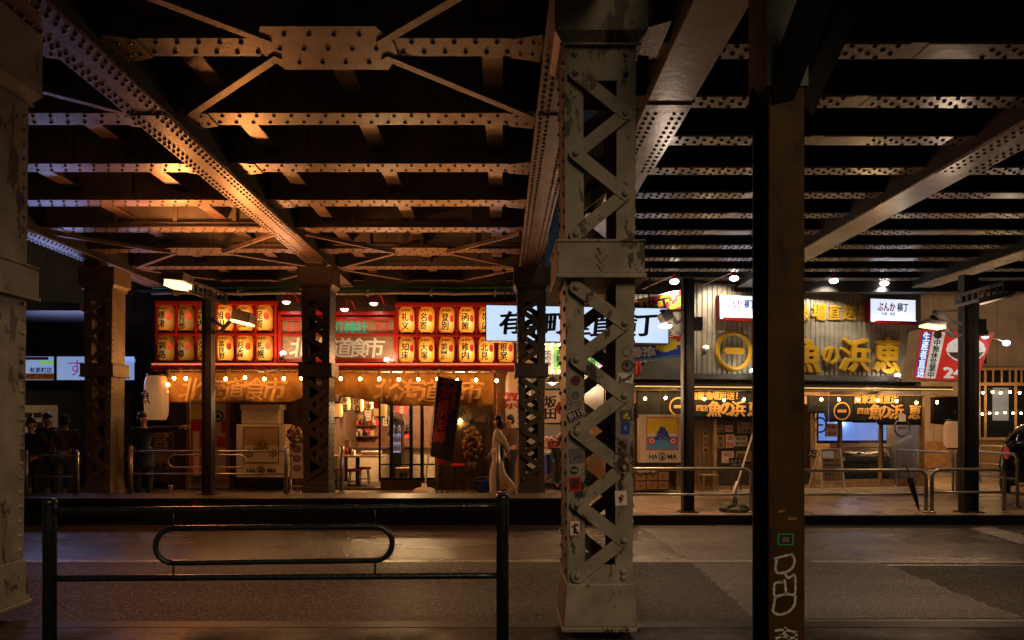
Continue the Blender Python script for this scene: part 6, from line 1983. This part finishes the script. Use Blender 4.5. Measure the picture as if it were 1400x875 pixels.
def sticker(label, px, py, w, h, D, layers, rot=0, txt=None, round_=False, tcol='white', x_off=0):
    k = D / F; w *= k; h *= k
    t = thing('sticker', label, 'sticker', (sx(px, D), D, sz(py, D)))
    cr, sr = math.cos(rot), math.sin(rot)
    def T(x, z): return (x*cr - z*sr, x*sr + z*cr)
    for i, (m_, q) in enumerate(layers):
        if round_: pts = [T(w/2*q*math.cos(2*PI*j/22), h/2*q*math.sin(2*PI*j/22)) for j in range(22)]
        else: pts = [T(a*w/2*q, b*h/2*q) for a, b in ((-1,-1), (1,-1), (1,1), (-1,1))]
        build(MB().prism(pts, -.0018 - i*.0008, -.001), 'sheet' if i == 0 else 'print', m_, t, True)
    if txt: build(MB().text(txt[0], 0, -.004, 0, h * txt[1], w=w * txt[2], bold=.03, rot=rot), 'lettering', tcol, t, True)
    return t
def blot(t, seed, w, h, m_, k, n=7):
    rr = random.Random(seed); mb = MB(); 
    for i in range(n):
        cx, cz, r = rr.uniform(-w/2, w/2)*k, rr.uniform(-h/2, h/2)*k, rr.uniform(1.2, 3)*k
        mb.prism([(cx + r*rr.uniform(.6, 1.2)*math.cos(2*PI*j/7), cz + r*rr.uniform(.6, 1.2)*math.sin(2*PI*j/7)) for j in range(7)], -.0046 - i * .0003, -.003)
    build(mb, 'print', m_, t, True)
D = 5.148; kk = D / F
sticker('black sticker with white digits stuck askew on the near column', 788, 565.5, 23, 12, D - .016, [('white', 1), ('black', .92)], .42, ('0115', .8, .85))
sticker('round dark red flower shaped sticker on the left strip of the near column', 787, 520, 14, 14, D, [('red_dark', 1), ('ink', .45)], 0, None, True)
sticker('round pale ring sticker below the dark red one on the near column', 786.5, 541, 17, 17, D, [('cloth_grey', 1), ('cloth_white', .9), ('cloth_grey', .82)], 0, ('●●', .25, .5), True, 'cloth_grey')
s_ = sticker('white sticker with a purple two legged creature shape on the near column', 788, 623, 20, 20, D, [('cloth_grey', 1)], .1); blot(s_, 4, 12, 11, 'purple', kk, 9)
sticker('round black sticker with a white word on the near column', 785, 643, 11, 11, D, [('ink', 1)], 0, ('NOB', .4, .7), True)
s_ = sticker('red square sticker with a dark face shape on the near column', 786, 662, 16, 20, D, [('red', 1), ('red_dark', .8)], .05); blot(s_, 8, 6, 7, 'ink', kk, 6)
s_ = sticker('white sticker with black scribbles and a red border low on the near column', 786, 722, 14, 22, D, [('red', 1), ('cloth_white', .88)], 0); blot(s_, 15, 8, 14, 'ink', kk, 12)
sticker('small faded round sticker on the right strip of the near column', 857, 481, 13, 13, D, [('cloth_grey', 1), ('steel_near', .8)], 0, None, True)
s_ = sticker('round dark sticker with a pale portrait on the right strip of the near column', 858, 500, 16, 16, D, [('ink', 1), ('grey', .8)], 0, None, True); blot(s_, 21, 4, 6, 'ink', kk, 5)
s_ = sticker('white sticker with jagged purple lettering on the near column', 855, 517, 21, 13, D, [('cloth_white', 1)], -.12); blot(s_, 30, 17, 6, 'purple', kk, 12)
s_ = sticker('faded sticker with a yellow shape on the right strip of the near column', 856, 568, 17, 15, D, [('mid_grey', 1)], .1); blot(s_, 33, 8, 8, 'yellow', kk, 5)
sticker('blue rectangular sticker on the right strip of the near column', 855, 585, 12, 17, D, [('blue', 1), ('sky_blue', .3)], -.08)
s_ = sticker('sticker of a dark round headed figure on the near column', 851, 609, 14, 18, D, [('cloth_grey', 1)], 0); blot(s_, 40, 7, 11, 'ink', kk, 9)
s_ = sticker('white sticker with a red and black splash on the near column', 849, 681, 16, 20, D, [('cloth_white', 1)], .04); blot(s_, 44, 8, 10, 'red', kk, 5); blot(s_, 47, 6, 8, 'ink', kk, 3)
D = HD - .001
s_ = sticker('green sticker with a pale cross shape on the dark steel post', 1074, 737.5, 22, 16, D, [('green', 1), ('ink', .8), ('cloth_grey', .42)], 0)
sticker('small faded yellow label above the green sticker on the dark post', 1068, 699, 11, 4, D, [('rust', 1), ('wood', .8)], .1)
sticker('second faded yellow label beside the first on the dark post', 1083, 709, 12, 4, D, [('wood', 1)], 0)

# ================================================================== small things on the far pavement
t = thing('weighted_pole', 'dark octagonal weight holding a leaning pole behind the railing', 'banner pole', (sx(1004, 12.7), 12.7, .15))
build(MB().lathe([(.0, 0), (.26, 0), (.27, .06), (.20, .12), (.06, .15), (.05, .22), (0, .22)], n=8, sm=False), 'weight', 'leaf', t, True)
build(MB().tube([(0, 0, .15), (.06, .0, .5), (.34, .05, 1.35)], .018, 8), 'pole', 'cream', t, True)
build(MB().tube([(-.05, -.03, .12), (-.02, -.04, .35), (.04, -.03, .52)], .022, 6).tube([(.03, .03, .12), (.03, .02, .35), (.07, .02, .5)], .018, 6), 'rope', 'cloth_white', t, True)
t = thing('umbrella', 'closed black umbrella hooked on the railing before the right door', 'umbrella', (sx(1257, 12.45), 12.45, .153))
p0, p1 = Vector((0, 0, .02)), Vector((sx(1239, 12.45) - sx(1257, 12.45), -.03, sz(640, 12.45) - .153))
d = p1 - p0
build(MB().tube([p0, p0 + d * .1, p0 + d * .3, p0 + d * .75, p0 + d * .82], [.006, .018, .035, .055, .03], 9), 'canopy', 'cloth_black', t, True)
build(MB().tube([p0 + d * .8, p0 + d * .95], .010, 6).tube([p0 + d * .93, p1, p1 + Vector((-.05, 0, .05)), p1 + Vector((-.10, 0, .01))], .014, 6), 'handle', 'black', t, True)
t = thing('paper_cup', 'small pale paper cup left on the plinth under the railing', 'cup', (sx(233, 13.2), 13.2, .44))
build(MB().lathe([(.0, 0), (.032, 0), (.043, .11), (.046, .115)], n=14), 'cup', 'cloth_white', t, True)
for i, (px, lab) in enumerate(((660, 'blue plastic bucket left of the walking woman near the wall'), (671, 'blue plastic bucket behind the walking woman'))):
    t = thing('bucket', lab, 'bucket', (sx(px, 16.3), 16.3, .15))
    build(MB().lathe([(0, 0), (.12, 0), (.15, .25), (.155, .25), (.15, .26)], n=16), 'body', 'blue', t, True)
    build(MB().tube([(.15*math.cos(PI*j/8), 0, .25 + .1*math.sin(PI*j/8)) for j in range(9)], .006, 5), 'handle', 'grey', t, True)
# ================================================================== people
def skin_mesh(chains, sub=1):
    """grow one closed surface from joints: chains = list of lists of (x,y,z,r); equal points are shared"""
    me = bpy.data.meshes.new('skin'); vs, es, rs, idx = [], [], [], {}
    for ch in chains:
        prev = None
        for p in ch:
            k = tuple(round(c, 4) for c in p[:3])
            if k not in idx: idx[k] = len(vs); vs.append(p[:3]); rs.append(p[3])
            i = idx[k]
            if prev is not None and prev != i: es.append((prev, i))
            prev = i
    me.from_pydata(vs, es, [])
    o = bpy.data.objects.new('skin', me); COL.objects.link(o)
    md = o.modifiers.new('s', 'SKIN'); md.use_smooth_shade = True
    if not me.skin_vertices: me.skin_vertices.new()
    sv = me.skin_vertices[0].data
    for i, r in enumerate(rs):
        sv[i].radius = r if isinstance(r, (tuple, list)) else (r, r)
    sv[0].use_root = True
    if sub:
        m2 = o.modifiers.new('u', 'SUBSURF'); m2.levels = sub; m2.render_levels = sub
    dg = bpy.context.evaluated_depsgraph_get(); dg.update()
    ev = o.evaluated_get(dg)
    out = bpy.data.meshes.new_from_object(ev)
    res = ([tuple(v.co) for v in out.vertices], [tuple(p.vertices) for p in out.polygons])
    bpy.data.objects.remove(o); bpy.data.meshes.remove(me); bpy.data.meshes.remove(out)
    return res
def person(label, loc, rz, pose, clothes, hair='short', scale=1.0, coat=0, wide=0, bag=None):
    """local: faces -y. pose: dict of joints; clothes = (top, trousers, shoes)"""
    t = thing('person', label, 'person', loc, rz)
    g = lambda k: Vector(pose[k]) * scale
    pel, ch, nk, hd = g('pelvis'), g('chest'), g('neck'), g('head')
    s = scale
    P = lambda v, r: (v.x, v.y, v.z, r * s)
    body = [[P(pel, .115), P((pel + ch) / 2, .11), P(ch, .125), P(nk, .055), P(nk + (hd - nk) * .35, .05), P(hd + Vector((0, 0, -.035 * s)), .078), P(hd + Vector((0, .01 * s, .05 * s)), .082)]]
    cl_top = [[P(pel + Vector((0, 0, .02)), .13 + coat * .02 + wide * .02), P((pel + ch) / 2, .128 + wide * .03), P(ch, .14 + wide * .015), P(ch + (nk - ch) * .7, .085)]]
    cl_leg = []
    for sd in ('l', 'r'):
        sh, el, wr = g('sh_' + sd), g('el_' + sd), g('wr_' + sd)
        hp, kn, an = g('hip_' + sd), g('kn_' + sd), g('an_' + sd)
        to = an + Vector(pose.get('toe_' + sd, (0, -.17, -.05))) * s
        body.append([P(ch, .125), P(sh, .055), P(el, .042), P(wr, .03)])
        body.append([P(pel, .115), P(hp, .082), P(kn, .056), P(an, .038), P(to, .030)])
        cl_top.append([P(ch, .14), P(sh, .075 + wide * .01), P((sh + el) / 2, .068 + wide * .02), P(el, .06 + wide * .02), P(wr + (el - wr) * .12, .045 + wide * .015)])
        cl_leg.append([P(pel, .13), P(hp, .105 + wide * .01), P(kn, .075 + wide * .05), P(an + (kn - an) * .12, .06 + wide * .045)] + ([P(an + Vector((0, 0, -.05)), .06 + wide * .05)] if wide > .4 else []))
    vs, fs = skin_mesh(body)
    mb = MB(); mb.add(vs, fs, 0, True)
    fc = Vector(pose.get('face', (0, -1, 0))).normalized()
    side = fc.cross(Vector((0, 0, 1))).normalized()
    # nose, ears, eyes, mouth
    mb.ell(tuple(hd + fc * .088 * s + Vector((0, 0, -.012 * s))), (.014 * s, .018 * s, .02 * s), 8, 6)
    for sg in (-1, 1):
        mb.ell(tuple(hd + side * sg * .082 * s + Vector((0, 0, 0))), (.014 * s, .018 * s, .028 * s), 8, 6)
        mb.ell(tuple(hd + fc * .079 * s + side * sg * .032 * s + Vector((0, 0, .012 * s))), (.009 * s, .007 * s, .006 * s), 6, 5, 1)
    mb.ell(tuple(hd + fc * .079 * s + Vector((0, 0, -.05 * s))), (.02 * s, .008 * s, .006 * s), 6, 5, 2)
    # hands: palm and five bent fingers grown into the same body mesh
    for sd, sg in (('l', 1), ('r', -1)):
        el, wr = g('el_' + sd), g('wr_' + sd)
        d = (wr - el).normalized()
        a = d.cross(Vector((0, 1, .2))).normalized(); b = d.cross(a).normalized()
        mb.tube([tuple(wr - d * .02 * s), tuple(wr + d * .03 * s), tuple(wr + d * .085 * s)], [.026 * s, .034 * s, .032 * s], 8)
        for i, (off, ln) in enumerate(((-.027, .075), (-.009, .085), (.010, .078), (.028, .06))):
            p0 = wr + d * .08 * s + a * off * s
            p1 = p0 + d * ln * .5 * s + b * .006 * s; p2 = p1 + (d * .8 + b * .5).normalized() * ln * .5 * s
            mb.tube([tuple(p0), tuple(p1), tuple(p2)], [.0095 * s, .0085 * s, .007 * s], 6)
        p0 = wr + d * .025 * s - a * .028 * s
        mb.tube([tuple(p0), tuple(p0 - a * .022 * s + d * .025 * s), tuple(p0 - a * .026 * s + d * .055 * s)], [.012 * s, .010 * s, .008 * s], 6)
    bd = build(mb, 'body', ['skin', 'hair', 'red_dark'], t, True)
    vs, fs = skin_mesh(cl_top); build(MB().add(vs, fs, 0, True), 'jacket', clothes[0], t, True)
    vs, fs = skin_mesh(cl_leg); build(MB().add(vs, fs, 0, True), 'trousers', clothes[1], t, True)
    if coat:
        mb = MB(); n = 18; top = pel + Vector((0, 0, .12 * s)); rows_ = []
        for j in range(6):
            z = top.z - j / 5 * coat * s
            for i in range(n):
                a_ = 2*PI*i/n; r_ = (.145 + .012 * j + .012 * math.sin(a_ * 5 + j)) * s
                rows_.append((top.x + r_ * math.cos(a_) * 1.1, top.y + r_ * math.sin(a_) * .95 + .012 * j, z))
        mb.add(rows_, [(j*n+i, j*n+(i+1) % n, (j+1)*n+(i+1) % n, (j+1)*n+i) for j in range(5) for i in range(n)], 0, True)
        c = build(mb, 'coat_skirt', clothes[0], t, True); c.modifiers.new('t', 'SOLIDIFY').thickness = .008
    for sd in ('l', 'r'):
        an = g('an_' + sd); to = an + Vector(pose.get('toe_' + sd, (0, -.17, -.05))) * s
        m_ = (an + to) / 2
        mb = MB(); dirv = (to - an); dirv.z = 0
        mb.tube([tuple(an + Vector((0, 0, -.03)) - dirv.normalized() * .05 * s), tuple(an + Vector((0, 0, -.02))), tuple(m_ + Vector((0, 0, -.015))), tuple(to), tuple(to + dirv.normalized() * .05 * s)], [.034 * s, .05 * s, .047 * s, .042 * s, .022 * s], 9)
        build(mb, 'shoe', clothes[2], t, True)
    mb = MB()
    up = hd + Vector((0, 0, .045 * s)) - fc * .026 * s
    n, m2 = 14, 9
    mb.ell(tuple(up + Vector((0, 0, .030 * s))), (.090 * s, .090 * s, .066 * s), n, m2)
    mb.ell(tuple(up - fc * .028 * s + Vector((0, 0, -.04 * s))), (.080 * s, .070 * s, .085 * s), n, m2)
    if hair == 'long':
        for sg in (-1, 0, 1):
            mb.ell(tuple(up - fc * (.05 - .02 * abs(sg)) * s + side * sg * .062 * s + Vector((0, 0, -.09 * s))), (.06 * s, .065 * s, .12 * s), 10, 7)
    rr = random.Random(hash(label) % 99 if 0 else len(label))
    for i in range(26):
        a_ = rr.uniform(0, 6.28); q = rr.uniform(.2, .9)
        mb.ell(tuple(up + Vector((.068*math.cos(a_)*q, .068*math.sin(a_)*q, .03 + .058 * math.sqrt(1 - q*q))) * s), (.022 * s, .022 * s, .018 * s), 6, 4)
    build(mb, 'hair', 'hair', t, True)
    if bag:
        a_, b_, m_ = bag
        a_, b_ = Vector(a_) * s, Vector(b_) * s
        build(MB().tube([tuple(a_), tuple((a_ + b_) / 2 + Vector((.0, -.02, 0))), tuple(b_)], .012, 6).ell(tuple(b_), (.15 * s, .06 * s, .17 * s), 12, 8), 'bag', m_, t, True)
    return t
def stand(**k):
    p = dict(pelvis=(0, 0, .93), chest=(0, 0, 1.28), neck=(0, 0, 1.47), head=(0, -.015, 1.60),
             sh_l=(.18, 0, 1.39), el_l=(.24, .02, 1.12), wr_l=(.23, -.06, .88), sh_r=(-.18, 0, 1.39), el_r=(-.24, .02, 1.12), wr_r=(-.23, -.06, .88),
             hip_l=(.09, 0, .88), kn_l=(.10, -.02, .48), an_l=(.10, .02, .08), hip_r=(-.09, 0, .88), kn_r=(-.10, -.02, .48), an_r=(-.10, .02, .08))
    p.update(k); return p
def pl(px, D, z=.15): return (sx(px, D), D, z)
# walking woman in white, heading left (-x): local -y turned to -x
person('person in a loose white jacket and wide white trousers walking past the eatery', pl(681, 15.2), R(-90),
       stand(sh_l=(.17, .0, 1.38), el_l=(.20, .16, 1.12), wr_l=(.18, .22, .90), sh_r=(-.17, 0, 1.38), el_r=(-.2, -.02, 1.10), wr_r=(-.17, -.16, .92),
             kn_l=(.08, -.10, .50), an_l=(.08, -.11, .09), kn_r=(-.08, .06, .48), an_r=(-.08, .33, .20), toe_r=(0, -.10, -.11)),
       ('cloth_white', 'cloth_white', 'cloth_white'), 'long', .97, .20, .48, ((.1, .06, 1.36), (.24, .06, .98), 'cloth_black'))
person('person in a tan shirt and dark trousers half hidden behind the woman in white', pl(697, 15.9), R(-60), stand(el_l=(.22, -.08, 1.12), wr_l=(.16, -.28, 1.0)), ('cloth_brown', 'cloth_black', 'black'), 'short', .98)
person('person in a dark coat pointing to the right beside the big pale lantern', pl(196, 14.6), R(25),
       stand(sh_l=(.19, -.02, 1.40), el_l=(.44, -.16, 1.40), wr_l=(.70, -.26, 1.44), face=(.75, -.65, 0)), ('cloth_navy', 'cloth_black', 'black'), 'short', 1.0, .42, .2)
person('person in black with light shoes sitting against the left railing', pl(43, 14.2), R(20),
       stand(pelvis=(0, .08, .80), chest=(0, .02, 1.16), neck=(0, -.02, 1.36), head=(0, -.05, 1.49), sh_l=(.18, 0, 1.27), sh_r=(-.18, 0, 1.27), el_l=(.24, -.06, 1.0), wr_l=(.12, -.24, .88), el_r=(-.24, -.04, 1.0), wr_r=(-.05, -.26, .9), hip_l=(.09, .05, .76), kn_l=(.12, -.30, .52), an_l=(.14, -.30, .09), hip_r=(-.09, .05, .76), kn_r=(-.06, -.26, .50), an_r=(-.02, -.36, .09)),
       ('cloth_black', 'cloth_black', 'cream'), 'short', 1.0, 0, 0)
person('person in a dark jacket over a pale collar in the middle of the left trio', pl(66, 14.5), R(30),
       stand(face=(.5, -.85, -.05), el_r=(-.22, -.12, 1.1), wr_r=(-.02, -.26, 1.08)), ('cloth_black', 'cloth_brown', 'cream'), 'short', .99, 0, .2)
person('person with back turned in brown jacket and light trousers right of the trio', pl(89, 14.3), R(200), stand(), ('cloth_brown', 'cloth_grey', 'cream'), 'short', .97, 0, .2)
person('person in dark clothes bending by the alley food stall', pl(765, 17.0), R(60), stand(chest=(0, -.14, 1.22), neck=(0, -.24, 1.38), head=(0, -.31, 1.48), sh_l=(.18, -.18, 1.32), sh_r=(-.18, -.18, 1.32), el_l=(.22, -.3, 1.1), wr_l=(.15, -.48, 1.0), el_r=(-.22, -.3, 1.1), wr_r=(-.15, -.48, 1.0)), ('cloth_grey', 'cloth_black', 'black'), 'short', .98)
# ================================================================== parked car at the right edge
cr_ = thing('parked_car', 'dark rounded car with a red tail lamp parked at the right edge', 'car', (sx(1432, 15.2), 15.2, .15), R(-37))
sec = [(0, .35, .52, .80), (.06, .28, .95, .84), (.3, .24, 1.28, .83), (.75, .22, 1.50, .80), (1.5, .22, 1.56, .80), (2.3, .22, 1.50, .80), (2.9, .22, 1.12, .83), (3.5, .24, .98, .82), (3.85, .30, .85, .76), (3.95, .36, .60, .70)]
mb = MB(); n = 16; vs = []
for y, zl, zh, hw in sec:
    zb_ = .92
    ring_ = []
    for i in range(n):
        a = 2*PI*i/n; c, s_ = math.cos(a), math.sin(a)
        x = hw * (abs(c) ** .45) * (1 if c > 0 else -1)
        zc_ = (zl + zh) / 2; z = zc_ + (zh - zl)/2 * (abs(s_) ** .5) * (1 if s_ > 0 else -1)
        if z > zb_: x *= 1 - .22 * (z - zb_) / max(.01, 1.55 - zb_)
        ring_.append((x, y, z))
    vs += ring_
m_ = len(sec)
mb.add(vs, [(k*n+i, k*n+(i+1) % n, (k+1)*n+(i+1) % n, (k+1)*n+i) for k in range(m_-1) for i in range(n)], 0, True)
mb.add(vs[:n], [tuple(range(n))], 0); mb.add(vs[-n:], [tuple(range(n))[::-1]], 0)
build(mb, 'body', 'car_paint', cr_, True)
build(MB().quad((-.56, .115, 1.02), (.56, .115, 1.02), (.5, .40, 1.36), (-.5, .40, 1.36)), 'rear_window', 'car_glass', cr_, True)
for sd in (-1, 1):
    build(MB().quad((sd*.80, .6, .98), (sd*.80, 2.6, .98), (sd*.665, 2.1, 1.40), (sd*.665, .9, 1.40)), 'side_window', 'car_glass', cr_, True)
    build(MB().ell((sd*.70, .07, .88), (.06, .05, .15), 10, 8), 'tail_light', 'tail_red', cr_, True)
    for y in (.75, 3.15):
        wl = build(MB().cyl((sd*.66, y, .30), (sd*.83, y, .30), .30, n=26), 'wheel', 'rubber', cr_, True)
        rm = MB().cyl((sd*.82, y, .30), (sd*.838, y, .30), .20, n=20)
        for j in range(5):
            a = 2*PI*j/5; rm.bar((sd*.84, y + .04*math.cos(a), .3 + .04*math.sin(a)), (sd*.84, y + .19*math.cos(a), .3 + .19*math.sin(a)), .012, .05, (1, 0, 0))
        build(rm, 'rim', 'rail_steel', wl, True)
build(MB().box(-.72, .72, -.05, .10, .38, .52), 'bumper', 'black', cr_, True, bev=.02)
build(MB().box(-.17, .17, -.062, -.052, .62, .78), 'number_plate', 'cream', cr_, True)
